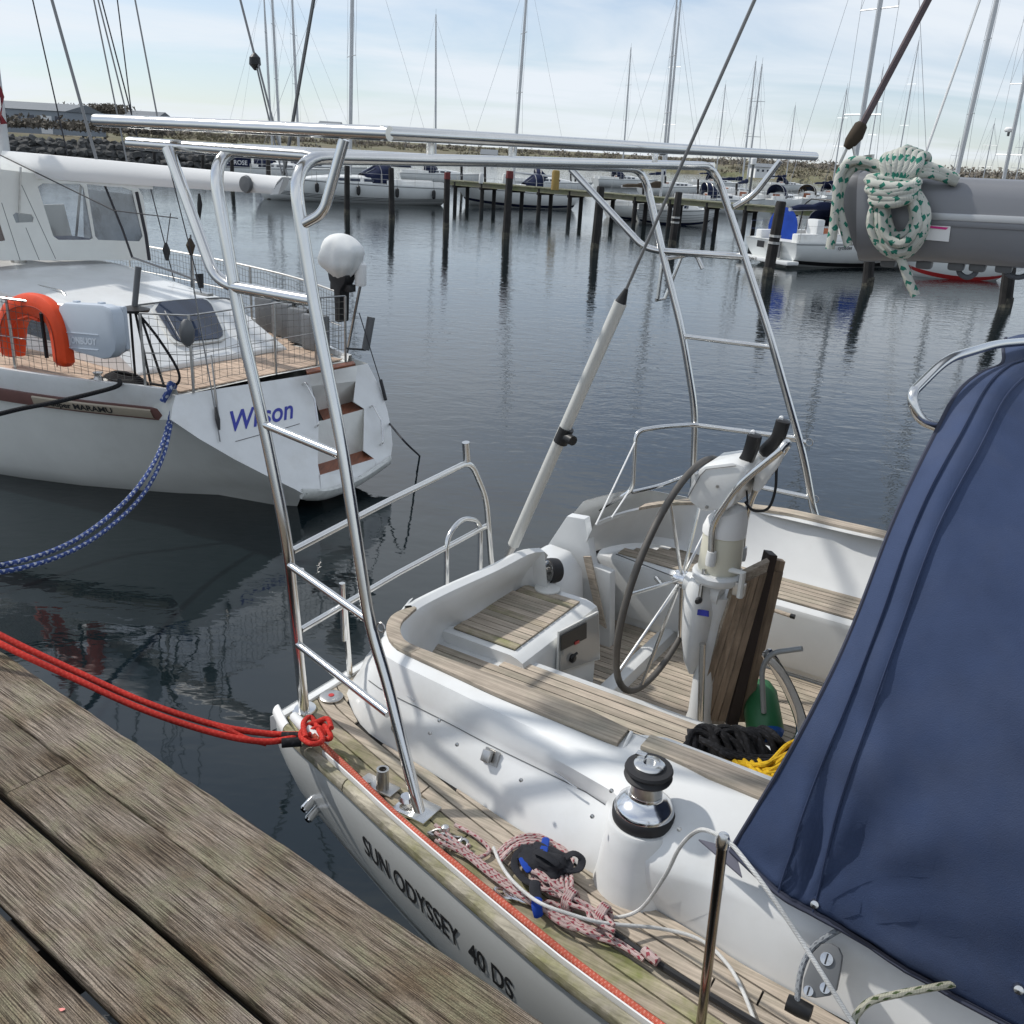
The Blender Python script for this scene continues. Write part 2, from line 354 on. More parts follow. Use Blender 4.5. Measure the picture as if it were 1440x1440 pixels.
def words(name, txt, size, place, m, parent, bold=.0, spacing=1.0, xs=1., shear=0., fit=None):
    """flat lettering: place(x, y) -> world point, x and y in metres"""
    cu = bpy.data.curves.new(name, 'FONT'); cu.body = txt; cu.size = size; cu.offset = bold; cu.space_character = spacing; cu.shear = shear; cu.resolution_u = 4
    t = bpy.data.objects.new(name, cu); COL.objects.link(t)
    dg = bpy.context.evaluated_depsgraph_get(); dg.update(); me = bpy.data.meshes.new_from_object(t.evaluated_get(dg))
    bpy.data.objects.remove(t); bpy.data.curves.remove(cu)
    if fit: xs = fit / max(v.co.x for v in me.vertices)
    bm = bmesh.new(); bm.from_mesh(me)
    bmesh.ops.subdivide_edges(bm, edges=[e for e in bm.edges if e.calc_length() > size * .12], cuts=2)
    bmesh.ops.triangulate(bm, faces=bm.faces)
    for v in bm.verts: v.co = place(v.co.x * xs, v.co.y)
    bm.to_mesh(me); bm.free(); me.materials.clear()
    return link(name, me, m, parent, False)
def xsmooth(x, xs, ys):
    if x <= xs[0]: return ys[0]
    for i in range(len(xs) - 1):
        if x <= xs[i + 1]:
            t = (x - xs[i]) / (xs[i + 1] - xs[i]); n = len(xs)
            m0 = (ys[i + 1] - ys[max(i - 1, 0)]) / (xs[i + 1] - xs[max(i - 1, 0)]); m1 = (ys[min(i + 2, n - 1)] - ys[i]) / (xs[min(i + 2, n - 1)] - xs[i]); h = xs[i + 1] - xs[i]
            return (2*t**3-3*t*t+1)*ys[i] + (t**3-2*t*t+t)*h*m0 + (-2*t**3+3*t*t)*ys[i+1] + (t**3-t*t)*h*m1
    return ys[-1]
UPV = Vector((0, 0, 1))

# ================================================================== THE SETTING
def water_mat():
    m = bpy.data.materials.new('harbour_water'); m.use_nodes = True; t = m.node_tree; b = t.nodes['Principled BSDF']; L = t.links.new
    b.inputs['Base Color'].default_value = (.006, .011, .013, 1); b.inputs['Roughness'].default_value = .035; b.inputs['IOR'].default_value = 1.52
    c = N('ShaderNodeTexCoord', t)
    def nz(scale, detail, rough, stretch, rot, dist=0.):
        mp = N('ShaderNodeMapping', t); mp.inputs['Scale'].default_value = stretch; mp.inputs['Rotation'].default_value = (0, 0, rot); L(c.outputs['Object'], mp.inputs[0])
        n = N('ShaderNodeTexNoise', t); n.inputs['Scale'].default_value = scale; n.inputs['Detail'].default_value = detail; n.inputs['Roughness'].default_value = rough; n.inputs['Distortion'].default_value = dist
        L(mp.outputs[0], n.inputs['Vector']); return n.outputs[0]
    a = nz(2.6, 3, .5, (.75, 1.25, 1), R(18), .5); f = nz(9., 2, .5, (.7, 1.3, 1), R(-12), .3); g = nz(.09, 3, .55, (1, 1, 1), 0)
    # wind-ruffled patches and calmer ones; calmer in the lee of the boats and pier
    sp = N('ShaderNodeSeparateXYZ', t); L(c.outputs['Object'], sp.inputs[0])
    lee = N('ShaderNodeMapRange', t); lee.inputs[1].default_value = 5.; lee.inputs[2].default_value = 15.; lee.inputs[3].default_value = .28; lee.inputs[4].default_value = 1.; L(sp.outputs[1], lee.inputs[0])
    mr = N('ShaderNodeMapRange', t); mr.inputs[1].default_value = .35; mr.inputs[2].default_value = .65; mr.inputs[3].default_value = .45; mr.inputs[4].default_value = 1.1; L(g, mr.inputs[0])
    am = N('ShaderNodeMath', t, operation='MULTIPLY'); L(lee.outputs[0], am.inputs[0]); L(mr.outputs[0], am.inputs[1])
    ad = N('ShaderNodeMath', t, operation='MULTIPLY_ADD'); ad.inputs[1].default_value = .32; L(f, ad.inputs[0]); L(a, ad.inputs[2])
    hm = N('ShaderNodeMath', t, operation='MULTIPLY'); L(ad.outputs[0], hm.inputs[0]); L(am.outputs[0], hm.inputs[1])
    bp = N('ShaderNodeBump', t); bp.inputs['Strength'].default_value = 1.; bp.inputs['Distance'].default_value = .0125; L(hm.outputs[0], bp.inputs['Height']); L(bp.outputs[0], b.inputs['Normal'])
    return m
WAT = water_mat()
o = mesh('water', [(-2500, -60, WATER), (2500, -60, WATER), (2500, 3500, WATER), (-2500, 3500, WATER)], [(0, 1, 2, 3)], WAT, None, False); o['kind'] = 'structure'

# land: a low shore round the harbour, from left to right (direction in x per unit y, distance, height of the rise behind)
SH = [(-1.1, 190, 5.0), (-.75, 215, 4.6), (-.56, 240, 4.4), (-.45, 270, 4.2), (-.33, 330, 4.), (-.2, 380, 5.), (-.05, 420, 6.), (.1, 400, 6.5), (.22, 330, 7.), (.32, 250, 6.4), (.42, 200, 6.2), (.52, 170, 6.2), (.7, 150, 6.5), (1.1, 140, 7.)]
rows = [[], [], [], [], []]
for i in range(120):
    q = i / 119 * (len(SH) - 1); k = min(int(q), len(SH) - 2); f = q - k; dx, d, h = [SH[k][j] * (1 - f) + SH[k + 1][j] * f for j in range(3)]
    wob = mnoise.noise(Vector((i * .35, 1.3, 0))) * 8
    for r, (dd, hh) in enumerate(((0, -.6), (6, .9), (30, 1.6), (70, 2.6 + mnoise.noise(Vector((i * .6, 0, 3))) * .5), (160, h * .62))):
        y = d + dd + wob; rows[r].append(Vector((dx * y, y, WATER + hh)))
b = MB().rings(rows, False, False); o = b.build('shore', LAND); o['kind'] = 'structure'
rows2 = [rows[4], [p + Vector((p.x * 1.2, p.y * 1.2, 4.5 + .8 * mnoise.noise(Vector((p.x * .02, p.y * .02, 0))))) for p in rows[4]]]
o = MB().rings(rows2, False, False).build('hills', LAND); o['kind'] = 'structure'

# scrub and bare trees along the shore, far too dense to count
def clumps(name, n, m, fn, size):
    vs, fs = [], []
    for i in range(n):
        c, rx, rz = fn(); k = random.randint(26, 44)
        for j in range(k):
            th = random.uniform(0, 6.283); ph = random.uniform(0, 1); rr = random.uniform(.35, 1)
            p = c + Vector((math.cos(th) * rx * rr * math.sqrt(ph + .1), math.sin(th) * rx * rr * math.sqrt(ph + .1), rz * (1 - ph) * rr + random.uniform(0, .2) * rz))
            a = Vector((random.gauss(0, 1), random.gauss(0, 1), random.gauss(0, 1))).normalized() * size * random.uniform(.5, 1.3); bq = a.orthogonal().normalized() * size * random.uniform(.25, .6)
            q = len(vs); vs += [p - a, p + bq, p + a * .9, p - bq]; fs.append((q, q + 1, q + 2, q + 3))
    me = bpy.data.meshes.new(name); me.from_pydata([tuple(v) for v in vs], [], fs); o = link(name, me, m, None, False); o['kind'] = 'stuff'; return o
def shore_pt(lo, hi, back):
    q = random.uniform(lo, hi); k = min(int(q * 119), 118); r = random.uniform(*back)
    return rows[2][k].lerp(rows[2][k + 1], random.random()).lerp(rows[4][k].lerp(rows[4][k + 1], random.random()), r)
tag(clumps('scrub', 560, BUSHG, lambda: (shore_pt(.2, .98, (-.25, .9)), random.uniform(2, 4.5), random.uniform(.8, 2.0)), .7), 'low dry scrub covering the far shore', 'scrub')
hd_s = clumps('hedge', 90, BUSH, lambda: (lambda x: (UY(x, 181 + (x - 100) * .055 + random.uniform(-1, 3), random.uniform(212, 226)), random.uniform(2, 4), random.uniform(1.0, 2.6)))(random.uniform(-60, 240)), .6); tag(hd_s, 'dark hedge of scrub on the shore in front of the grey sheds', 'hedge')
def wood_pt():
    q = random.uniform(.3, 1.0); return shore_pt(max(0, q - .02), min(.99, q + .02), (.5, 1.1)), random.uniform(2, 4.), random.uniform(1.8, 3.6) * (1.1 if q > .6 else .8)
tag(clumps('woodland', 620, BUSH, wood_pt, .8), 'bare brown woodland along the far shore behind the masts', 'woodland')
def bare_tree(label, px, base_py, top_py, y, wpx):
    base = UY(px, base_py, y); top = UY(px, top_py, y); h = top.z - base.z; wm = wpx * y / FPX
    t = thing('bare_tree', label, 'tree', base, 'bare trees by the grey shed')
    tb = MB().tube([base - UPV * .5, base + UPV * h * .35, base + UPV * h * .7], [.28, .2, .1], 6)
    tips = []
    for i in range(14):
        a = random.uniform(0, 6.28); s = base + UPV * h * random.uniform(.15, .6); e = s + Vector((math.cos(a) * wm * .45, math.sin(a) * wm * .45, h * random.uniform(.15, .4)))
        tb.tube([s, s.lerp(e, .5) + UPV * .3, e], [.1, .06, .03], 4); tips += [s.lerp(e, .6), e]
    tb.build('trunk', BUSH, t)
    vs, fs = [], []
    for i in range(2600):
        c = random.choice(tips); p = c + Vector((random.gauss(0, wm * .16), random.gauss(0, wm * .16), random.gauss(0, h * .12)))
        if p.z > base.z + h * 1.02: p.z = base.z + h * random.uniform(.7, 1)
        if p.z < base.z + h * .12: p.z = base.z + h * .2
        a = Vector((random.gauss(0, .6), random.gauss(0, .6), random.uniform(.2, 1))).normalized() * random.uniform(.25, .6); bq = a.orthogonal().normalized() * .16; q = len(vs)
        vs += [p - a, p + bq, p + a, p - bq]; fs.append((q, q + 1, q + 2, q + 3))
    mesh('crown', vs, fs, BUSH, t, False)
bare_tree('broad bare tree growing right beside the end of the long grey shed', 113, 182, 146, 262, 34)
bare_tree('bare tree with a ragged crown between the two taller bare trees', 134, 184, 152, 266, 26)
bare_tree('rounded bare tree in front of the pale low shed', 165, 186, 148, 268, 38)
# sheds and houses on the shore
def shed(name, label, px0, px1, base_py, eave_py, ridge_py, y, depth, mw, mr, cat='building', windows=0, door=False):
    a, bq = UY(px0, base_py[0], y), UY(px1, base_py[1], y); e0, e1 = UY(px0, eave_py[0], y), UY(px1, eave_py[1], y)
    zb = min(a.z, bq.z) - 1.; ze = (e0.z + e1.z) / 2; zr = UY((px0 + px1) / 2, ridge_py, y).z
    t = thing(name, label, cat, ((a.x + bq.x) / 2, y, zb)); x0, x1 = a.x, bq.x
    MB().box(((x0 + x1) / 2, y + depth / 2, (zb + ze) / 2), (x1 - x0, depth, ze - zb)).build('wall', mw, t, False)
    ym = y + depth / 2; o_ = .35
    plate('roof', [(x0 - o_, y - o_, ze), (x0 - o_, ym, zr), (x0 - o_, y + depth + o_, ze)], (x1 - x0 + 2 * o_, 0, 0), mr, t)
    for i in range(windows):
        xc = x0 + (x1 - x0) * (i + .5) / windows
        MB().box((xc, y - .03, ze - (ze - zb) * .32), ((x1 - x0) / windows * .45, .06, (ze - zb) * .2)).build('window', GLASSD, t, False)
    if door: MB().box((x0 + (x1 - x0) * .8, y - .04, zb + (ze - zb) * .4), ((x1 - x0) * .12, .08, (ze - zb) * .75)).build('door', WHITEP, t, False)
    return t
shed('long_shed', 'long low grey industrial shed on the far left shore', -40, 93, (176, 184), (149, 157), 141, 235, 22, SHED, SHEDR, windows=7, door=True)
shed('pale_shed', 'pale gabled shed roof showing just above the silver rail', 172, 218, (176, 178), (165, 168), 155, 260, 14, SHED, SHEDR, windows=3)
shed('low_shed', 'small dark-roofed shed on the shore beyond the boat masts', 446, 474, (186, 188), (178, 179), 170, 330, 12, HOUSE, SHEDR, windows=2)
shed('cream_house', 'small cream house standing among the scrub on the far shore', 676, 698, (224, 225), (217, 218), 210, 375, 9, HOUSE, SHEDR, windows=2)
shed('white_house', 'low white house on the far shore beneath the wooded rise', 1062, 1090, (243, 244), (234, 236), 230, 215, 8, WHITEP, SHEDR, windows=4)

# rock breakwater on the left: every rock its own piece
bw = thing('breakwater', 'dark piled-rock breakwater behind the white boom on the left', 'breakwater', UZ(120, 236, WATER))
rock_me = []
for k in range(7):
    bm = bmesh.new(); bmesh.ops.create_icosphere(bm, subdivisions=2, radius=.5)
    for v in bm.verts:
        d = .75 + .5 * mnoise.noise(v.co * 2.3 + Vector((k * 9.1, 0, 0))); v.co = Vector((v.co.x * d * 1.25, v.co.y * d, v.co.z * d * .85))
    bmesh.ops.dissolve_limit(bm, angle_limit=R(14), verts=bm.verts, edges=bm.edges)
    me = bpy.data.meshes.new('rock'); bm.to_mesh(me); bm.free(); me.materials.append(ROCK); rock_me.append(me)
bp0, bp1 = UZ(-60, 228, WATER), UZ(345, 246, WATER)
bdir = (bp1 - bp0).normalized(); bper = Vector((-bdir.y, bdir.x, 0)); LEN = (bp1 - bp0).length
core = MB().rings([[bp0 + bdir * LEN * i / 20 + bper * a + UPV * hgt for a, hgt in ((.3, -.5), (1.6, 1.5), (3.0, 2.2 - .5 * max(0, i - 15) / 5), (6.5, 2.2), (9, -.5))] for i in range(21)], False, False).build('core', ROCK, bw, False)
for row, (dd, zz) in enumerate(((-.1, .15), (.7, .85), (1.5, 1.5), (2.3, 2.1), (3.2, 2.45))):
    nn = 36
    for i in range(nn):
        ob = bpy.data.objects.new('rock', random.choice(rock_me)); COL.objects.link(ob); ob.parent = bw; ob.matrix_parent_inverse = Matrix.Translation(-bw.location)
        ob.location = bp0 + bdir * (LEN * (i + .5 * (row % 2) + random.uniform(-.25, .25)) / nn) + bper * (dd + random.uniform(-.2, .2)) + UPV * (WATER + zz + random.uniform(-.15, .15))
        s = random.uniform(.95, 1.45); ob.scale = (s, s, s * random.uniform(.8, 1.1)); ob.rotation_euler = (random.uniform(-.5, .5), random.uniform(-.5, .5), random.uniform(0, 6.28))

# ------------------------------------------------------------------ mooring piles
def pile(label, top, bot, dia=None, cap=None, group='mooring piles in the harbour', ropes=0):
    base = UZ(bot[0], bot[1], WATER); y = base.y; tp = UY(top[0], top[1], y); d = dia or .30
    t = thing('mooring_pile', label, 'piling', base - UPV * .2, group)
    lean = (tp - base); n = 9
    mb = MB(); prev = base - lean.normalized() * 1.2
    mb.tube([prev, base + lean * .2, base + lean * .6, tp - lean.normalized() * .06, tp], [d / 2 * 1.05, d / 2, d / 2 * .98, d / 2 * .94, d / 2 * .82], n).build('post', PILE, t)
    mb2 = MB(); mb2.tube([base - UPV * .05, base + UPV * .2, base + UPV * .3], [d / 2 * 1.06, d / 2 * 1.06, d / 2 * 1.01], n).build('weed_band', PILEW, t)
    if cap: MB().tube([tp - lean.normalized() * .28, tp + UPV * .02], [d / 2 * 1.05, d / 2 * .95], n).build('cap', cap, t)
    for i in range(ropes):
        c = base + lean * (.45 + .09 * i); MB().tube([c - lean.normalized() * .04, c + lean.normalized() * .04], d / 2 * 1.12, n).build('rope_turn', R_WHITE, t)
    return t
pile('dark pile standing in front of the striped white yacht, left of its black fenders', (488, 233), (488, 302))
pile('dark pile between the two black fenders nearest the striped yacht\'s stern', (550, 236), (551, 310))
pile('dark pile with a red painted side at the end of the far walkway', (629, 243), (627, 322), cap=REDD)
pile('dark leaning pile with a red painted top before the far walkway', (717, 241), (711, 336), .33, cap=REDD)
pile('tall dark pile crossing the far walkway behind the arch brace', (845, 262), (836, 352), .34)
pile('dark pile tied with a white line in front of the far walkway', (955, 270), (945, 347), .34, ropes=2)
pile('dark leaning pile at the stern of the white yacht with the blue wheel cover', (1099, 283), (1080, 388), .38, ropes=2)
pile('pile with a weedy foot under the end of the grey boom', (1228, 300), (1220, 402), .36)
pile('pile with a pale weedy foot beneath the grey boom by the red-striped hull', (1425, 330), (1413, 432), .38)
pile('dark pile against the rock breakwater, beside the thick backstay', (117, 191), (117, 226), .30, group='piles by the breakwater')
pile('dark pile against the rock breakwater, nearer the boom end', (148, 193), (149, 230), .30, group='piles by the breakwater')
pile('dark pile in front of the rocks below the end of the silver rail', (217, 210), (217, 240), .30, group='piles by the breakwater')
pile('dark pile behind the white boom beside the red float', (285, 217), (285, 248), .28, group='piles by the breakwater')
pile('dark pile reflected below the white boom, near the cloth with lettering', (326, 222), (327, 268), .28)
pile('dark pile showing above and below the tip of the white boom', (377, 225), (378, 280), .30)
for i, (t_, b_) in enumerate((((649, 226), (649, 275)), ((682, 228), (682, 272)), ((802, 228), (803, 262)), ((809, 240), (809, 264)))):
    pile('thin dark pile standing in open water behind the far walkway', t_, b_, .22, group='thin piles behind the walkway')
for i, (t_, b_) in enumerate((((905, 256), (904, 284)), ((936, 248), (935, 276)), ((982, 252), (981, 284)), ((1001, 258), (1000, 290)), ((1036, 258), (1034, 292)))):
    pile('thin dark pile among the boats moored behind the far walkway', t_, b_, .22, group='thin piles among the far boats')

# ------------------------------------------------------------------ the far walkway on posts
wk = thing('walkway', 'weathered wooden walkway on dark posts across the harbour', 'pier', UZ(900, 318, WATER))
WZ_ = 1.35
wp = [UZ(628, 253, WZ_), UZ(700, 259, WZ_), UZ(780, 267, WZ_), UZ(860, 275, WZ_), UZ(1000, 288, WZ_), UZ(1165, 301, WZ_), UZ(1420, 318, WZ_)]
wd = (wp[-1] - wp[0]); wd.z = 0; wl = wd.length; wdir = wd.normalized(); wper = Vector((-wdir.y, wdir.x, 0))
nb = 90; pb = None
plank_me = None
for i in range(nb):      # each deck board
    c = wp[0] + wdir * (wl * (i + .5) / nb) + wper * .75
    if plank_me is None:
        bb = MB().box((0, 0, -.03), (wl / nb * .9, 1.55, .06)); ob = bb.build('plank', PIERFAR, wk, False); plank_me = ob.data
    else:
        ob = bpy.data.objects.new('plank', plank_me); COL.objects.link(ob); ob.parent = wk; ob.matrix_parent_inverse = Matrix.Translation(-wk.location)
    ob.location = (c.x, c.y, WZ_ + random.uniform(-.012, .012)); ob.rotation_euler = (0, 0, math.atan2(wdir.y, wdir.x))
for k, off in enumerate((.08, 1.42)):
    MB().box(wp[0] + wdir * wl / 2 + wper * off - UPV * .19, (wl, .12, .24), (wdir, wper, UPV)).build('beam', PIERFAR, wk, False)
for i in range(15):
    for off in (.12, 1.38):
        c = wp[0] + wdir * (wl * (i + .3) / 15) + wper * off
        MB().tube([Vector((c.x, c.y, WATER - 1)), Vector((c.x, c.y, WZ_ - .07))], .13, 8).build('post', PILE, wk)
    c = wp[0] + wdir * (wl * (i + .3) / 15)
    MB().box(c + wper * .75 - UPV * .36, (.16, 1.7, .16), (wdir, wper, UPV)).build('crossbeam', PILE, wk, False)
for px in (672, 705): 
    c = UZ(px, 258, WZ_) + wper * .3
    tag(MB().lathe(c, [(.0, 0), (.12, .01), (.14, .08), (.13, .5), (.10, .62), (0, .64)], seg=10).build('tarpaulin_bundle' if px == 672 else 'rope_bundle', COVER), 'low white wrapped bundle lying on the far walkway' if px == 672 else 'low white wrapped bundle near the red-topped pile on the walkway', 'bundle')
c = UZ(772, 267, WZ_) + wper * .6
tag(MB().lathe(c, [(0, 0), (.24, .0), (.24, 1.0), (.2, 1.1), (0, 1.12)], seg=12).build('service_post', mat('ochre', (.33, .22, .06), .7, var=.15)), 'ochre service post standing on the far walkway', 'post')
c = UZ(1042, 287, WZ_) + wper * .9
so_ = thing('lamp_post', 'short white-headed lamp post on the far walkway', 'lamp', c)
MB().tube([c, c + UPV * 2.0], .07, 8).build('post', GREYP, so_); MB().lathe(c + UPV * 2.0, [(.05, 0), (.16, .05), (.16, .35), (.05, .42)], seg=10).build('lamp_head', WHITEP, so_)

# ------------------------------------------------------------------ far sailing boats
def hullsec(t, L, B, fs_, fb_, kd):
    hb = B / 2 * xsmooth(t, [0, .18, .4, .6, .8, .93, 1], [.80, .92, 1, .97, .66, .27, .02]); zt = fs_ + (fb_ - fs_) * t ** 1.5
    ps = []
    for j in range(9):
        u = j / 8; zz = zt - (zt + kd * math.sin(math.pi * min(1, t * .9 + .12))) * u
        ps.append((hb * (1 - u ** 2.6) ** .55 if j < 8 else 0, zz))
    return ps
def far_boat(label, stern, head, L, B, fs_=1.0, fb_=1.3, stripe=None, boot=None, mast=None, mast_h=14., mast_r=.09, boom=None, hood=None, windows=True, cover=None, group='yachts moored across the harbour', radar=False, stays=True, furl=None, spread=(.45, .72), fend=0, fside=1, extra=None, rail=True, lean=0.0):
    st = Vector((stern.x, stern.y, WATER)); hd = Vector((math.cos(head), math.sin(head), 0)); pt = Vector((-hd.y, hd.x, 0)); F = Frame(st, hd, pt)
    t = thing('sailing_boat', label, 'sailboat', st, group)
    rows_ = []
    for i in range(19):
        q = i / 18; sec = hullsec(q, L, B, fs_, fb_, .35); ring = []
        for (n, z) in sec: ring.append(F(q * L + (z / max(fs_, .1) - 1) * (-.35) * (1 - q) ** 6 + (z / fb_ - 1) * .9 * q ** 8, n, z))
        ring2 = [F(q * L + (z / max(fs_, .1) - 1) * (-.35) * (1 - q) ** 6 + (z / fb_ - 1) * .9 * q ** 8, -n, z) for (n, z) in reversed(sec[:-1])]
        rows_.append(ring + ring2)
    hl = MB().rings(rows_, False, False); hl.add(rows_[0], [tuple(range(len(rows_[0])))]); hb = hl.build('hull', HULLW, t)
    dk = [[r[0] - UPV * .02 for r in rows_], [r[-1] - UPV * .02 for r in rows_]]
    MB().rings(dk, False, False).build('deck', GEL2, t)
    def band(name, j0, j1, m, off=.012, q0=0, q1=18):
        for sgn in (0, 1):
            rr = []
            for u in (j0, j1):
                rr.append([])
                for i in range(q0, q1 + 1):
                    k = int(u); f = u - k; r_ = rows_[i] if sgn == 0 else list(reversed(rows_[i])); p = r_[k].lerp(r_[k + 1], f); rr[-1].append(p + pt * (off if sgn == 0 else -off))
            MB().rings(rr, False, False).build(name, m, t)
    if stripe: 
        for (a, b_, m) in stripe: band('stripe', a, b_, m)
    if boot: band('boot_top', 4.9, 5.9, boot, .015)
    if rail: band('rub_rail', .35, .55, GREYP, .02)
    # coachroof
    cr = MB().rings([[F(L * q, n * B * .5 * (wq if abs(n) < .9 else wq), zz) for n, zz in ((-1, fs_ - .05), (-.92, fs_ + hh * .8), (-.7, fs_ + hh), (.7, fs_ + hh), (.92, fs_ + hh * .8), (1, fs_ - .05))] for q, wq, hh in ((.34, .60, .48), (.42, .60, .5), (.58, .52, .46), (.70, .36, .32), (.76, .22, .12))], True, True).build('coachroof', GEL, t)
    if windows:
        for sgn in (-1, 1):
            for q in (.40, .47, .54):
                p = [F(L * (q + dq), sgn * (B * .5 * xsmooth(q + dq, [.34, .42, .58, .70], [.60, .60, .52, .36]) * .965 + .012), fs_ + zz) for dq, zz in ((0, .16), (.05, .16), (.05, .32), (0, .32))]
                plate('window', p, pt * (-.008 * sgn), GLASSD, t)
    # cockpit: coamings and well
    for sgn in (-1, 1):
        MB().fbox(F, L * .03, L * .335, sgn * B * .24, sgn * B * .33, fs_ - .05, fs_ + .30).build('coaming', GEL, t, True, .05)
    MB().fbox(F, L * .332, L * .343, -.32, .32, fs_ - .02, fs_ + .42).build('companionway', WOODR, t, False)
    if hood:
        hm, hw = hood; hoops = []
        for q, ww, hh in ((.30, .30, 1.15), (.36, .31, 1.12), (.44, .27, .55)):
            hoops.append([F(L * q, math.cos(a) * B * ww * (1.02), fs_ + .1 + abs(math.sin(a)) ** .6 * (hh)) for a in [math.pi * k / 10 for k in range(11)]])
        hood_o = strip('sprayhood', hoops[:], hm, t, .02)
        for hp in hoops[:2]: MB().tube(hp, .02, 5).build('hood_frame', STEELD, t)
        plate('window', [hoops[1][k].lerp(hoops[2][k], .25 if k < 6 else .25) + UPV * .03 for k in (3, 7)] + [hoops[1][k].lerp(hoops[2][k], .85) + UPV * .03 for k in (7, 3)], UPV * .01, GLASSD, t)
    # mast, boom, rig
    if mast is not None:
        mx_, = (mast,); foot = F(mx_, 0, fs_ + .3); top = F(mx_ - mast_h * .02, 0, mast_h + WATER) + pt * lean
        ms = MB().tube([foot, foot.lerp(top, .7), top], [mast_r, mast_r, mast_r * .6], 8).build('mast', ALU, t)
        for f in spread:
            c = foot.lerp(top, f); MB().tube([c - pt * B * .26, c, c + pt * B * .26], .025, 5).build('spreader', ALU, t)
        wr = MB()
        if stays:
            for sgn in (-1, 1):
                for f in (1., spread[-1]):
                    pp = [F(mx_ - .3, sgn * B * .44, fs_ + .3)] + [foot.lerp(top, g) + pt * sgn * B * .26 for g in spread if g < f] + [foot.lerp(top, f)]
                    wr.tube(pp, .009, 4)
            wr.tube([F(.1, 0, fs_), top], .009, 4); wr.tube([F(L * .98, 0, fb_), foot.lerp(top, .97)], .011, 4); wr.build('rigging', WIREL, t)
        if furl: MB().tube([F(L * .97, 0, fb_ + .4), foot.lerp(top, .93)], [.085, .05], 7).build('furled_headsail', WHITEP, t)
        MB().tube([top, top + UPV * .5], .012, 4).build('wind_vane', BLACK, t)
        if boom:
            b0 = foot + UPV * .95 - hd * .1; b1 = F(max(.4, mx_ - boom[0]), 0, 0) + UPV * (b0.z + .12)
            MB().tube([b0, b1], .07, 7).build('boom', ALU, t)
            if boom[1]:
                ring = []
                for i in range(9):
                    q = i / 8; c = b0.lerp(b1, q * .97); hgt = (.34 - .2 * q) * (1 + .2 * math.sin(i * 2.1)); wd_ = .16 - .05 * q
                    ring.append([c + pt * math.cos(a) * wd_ + UPV * (math.sin(a) * hgt * .6 + hgt * .3) for a in [2 * math.pi * k / 9 for k in range(9)]])
                MB().rings(ring).build('sail_cover', boom[1], t)
        if radar:
            c = foot.lerp(top, .38) - hd * .35 if radar is True else foot.lerp(top, radar) + pt * .3
            MB().lathe(c, [(0, 0), (.2, .01), (.26, .08), (.26, .18), (.18, .26), (0, .28)], seg=12).build('radar_dome', WHITEP, t); MB().tube([c, c - UPV * .2], .07, 6).build('radar_bracket', GREYP, t)
    # guard rail
    gr = MB()
    for sgn in (-1, 1):
        pts = []
        for q in (.02, .2, .38, .55, .72, .88, .99):
            hb_ = B / 2 * xsmooth(q, [0, .18, .4, .6, .8, .93, 1], [.80, .92, 1, .97, .66, .27, .02]) * .97; zt = fs_ + (fb_ - fs_) * q ** 1.5
            gr.tube([F(L * q, sgn * hb_, zt - .02), F(L * q, sgn * hb_, zt + .6)], .015, 5); pts.append(F(L * q, sgn * hb_, zt + .6))
        gr.tube(pts, .008, 4); gr.tube([p - UPV * .3 for p in pts], .008, 4)
    gr.build('guard_rail', STEELD, t)
    for i in range(fend):
        q = .12 + .25 * i if fend < 4 else .1 + .2 * i; hb_ = fside * (B / 2 * xsmooth(q, [0, .18, .4, .6, .8, .93, 1], [.80, .92, 1, .97, .66, .27, .02]) + .12); zt = fs_ + (fb_ - fs_) * q ** 1.5
        fm = MB().lathe(F(L * q, hb_, zt - .75), [(.02, 0), (.11, .08), (.13, .3), (.11, .52), (.03, .6)], seg=10).build('fender', BLACK, t)
        MB().tube([F(L * q, hb_, zt - .15), F(L * q, hb_ * .95, zt + .5)], .01, 4).build('fender_line', LINED, fm)
    if extra: extra(F, t, pt, hd)
    return t
# the striped yacht seen from its side (bow to the left)
s1 = UZ(622, 288, WATER); h1 = UZ(345, 279, WATER)
hd1 = math.atan2(h1.y - s1.y, h1.x - s1.x)
L1 = (h1 - s1).length * .98
far_boat('white yacht with three dark hull stripes and black fenders, bow to the left', s1, hd1, L1, 3.9, 1.15, 1.45, stripe=[(4.3, 4.5, GREYP), (4.75, 4.95, GREYP), (5.2, 5.4, GREYP)], mast=L1 * .50, mast_h=17.5, mast_r=.12, hood=(NAVY, 1), fend=4, fside=1, boom=(4.2, NAVY))
# two boats farther left behind the white boom
def lettering_cloth(F, t, pt, hd):
    p0 = F(3.4, -1.62, 1.35); 
    cl = plate('lee_cloth', [F(.6, -1.80, 1.15), F(3.4, -1.80, 1.15), F(3.4, -1.80, 1.9), F(.6, -1.80, 1.9)], pt * .02, NAVY, t)
    words('cloth_lettering', 'AMY ROSE', .52, lambda x, y: F(.75 + x, -1.812, 1.3 + y), WHITEP, cl, .008, 1.0, .95)
sA = UZ(306, 251, WATER); 
far_boat('white yacht with a navy cloth lettered in white above its rail', sA, R(3), 11.5, 3.6, 1.1, 1.4, mast=5.6, mast_h=17, mast_r=.11, boom=(4.0, NAVY), hood=(NAVY, 1), extra=lettering_cloth, lean=-.2)
sB = UZ(372, 246, WATER)
far_boat('white yacht with a navy sail cover whose mast carries a radar dome', sB, R(-8), 11., 3.5, 1.05, 1.35, mast=3.8, mast_h=18, mast_r=.13, boom=(3.6, NAVY), hood=(NAVY, 1), radar=.22)
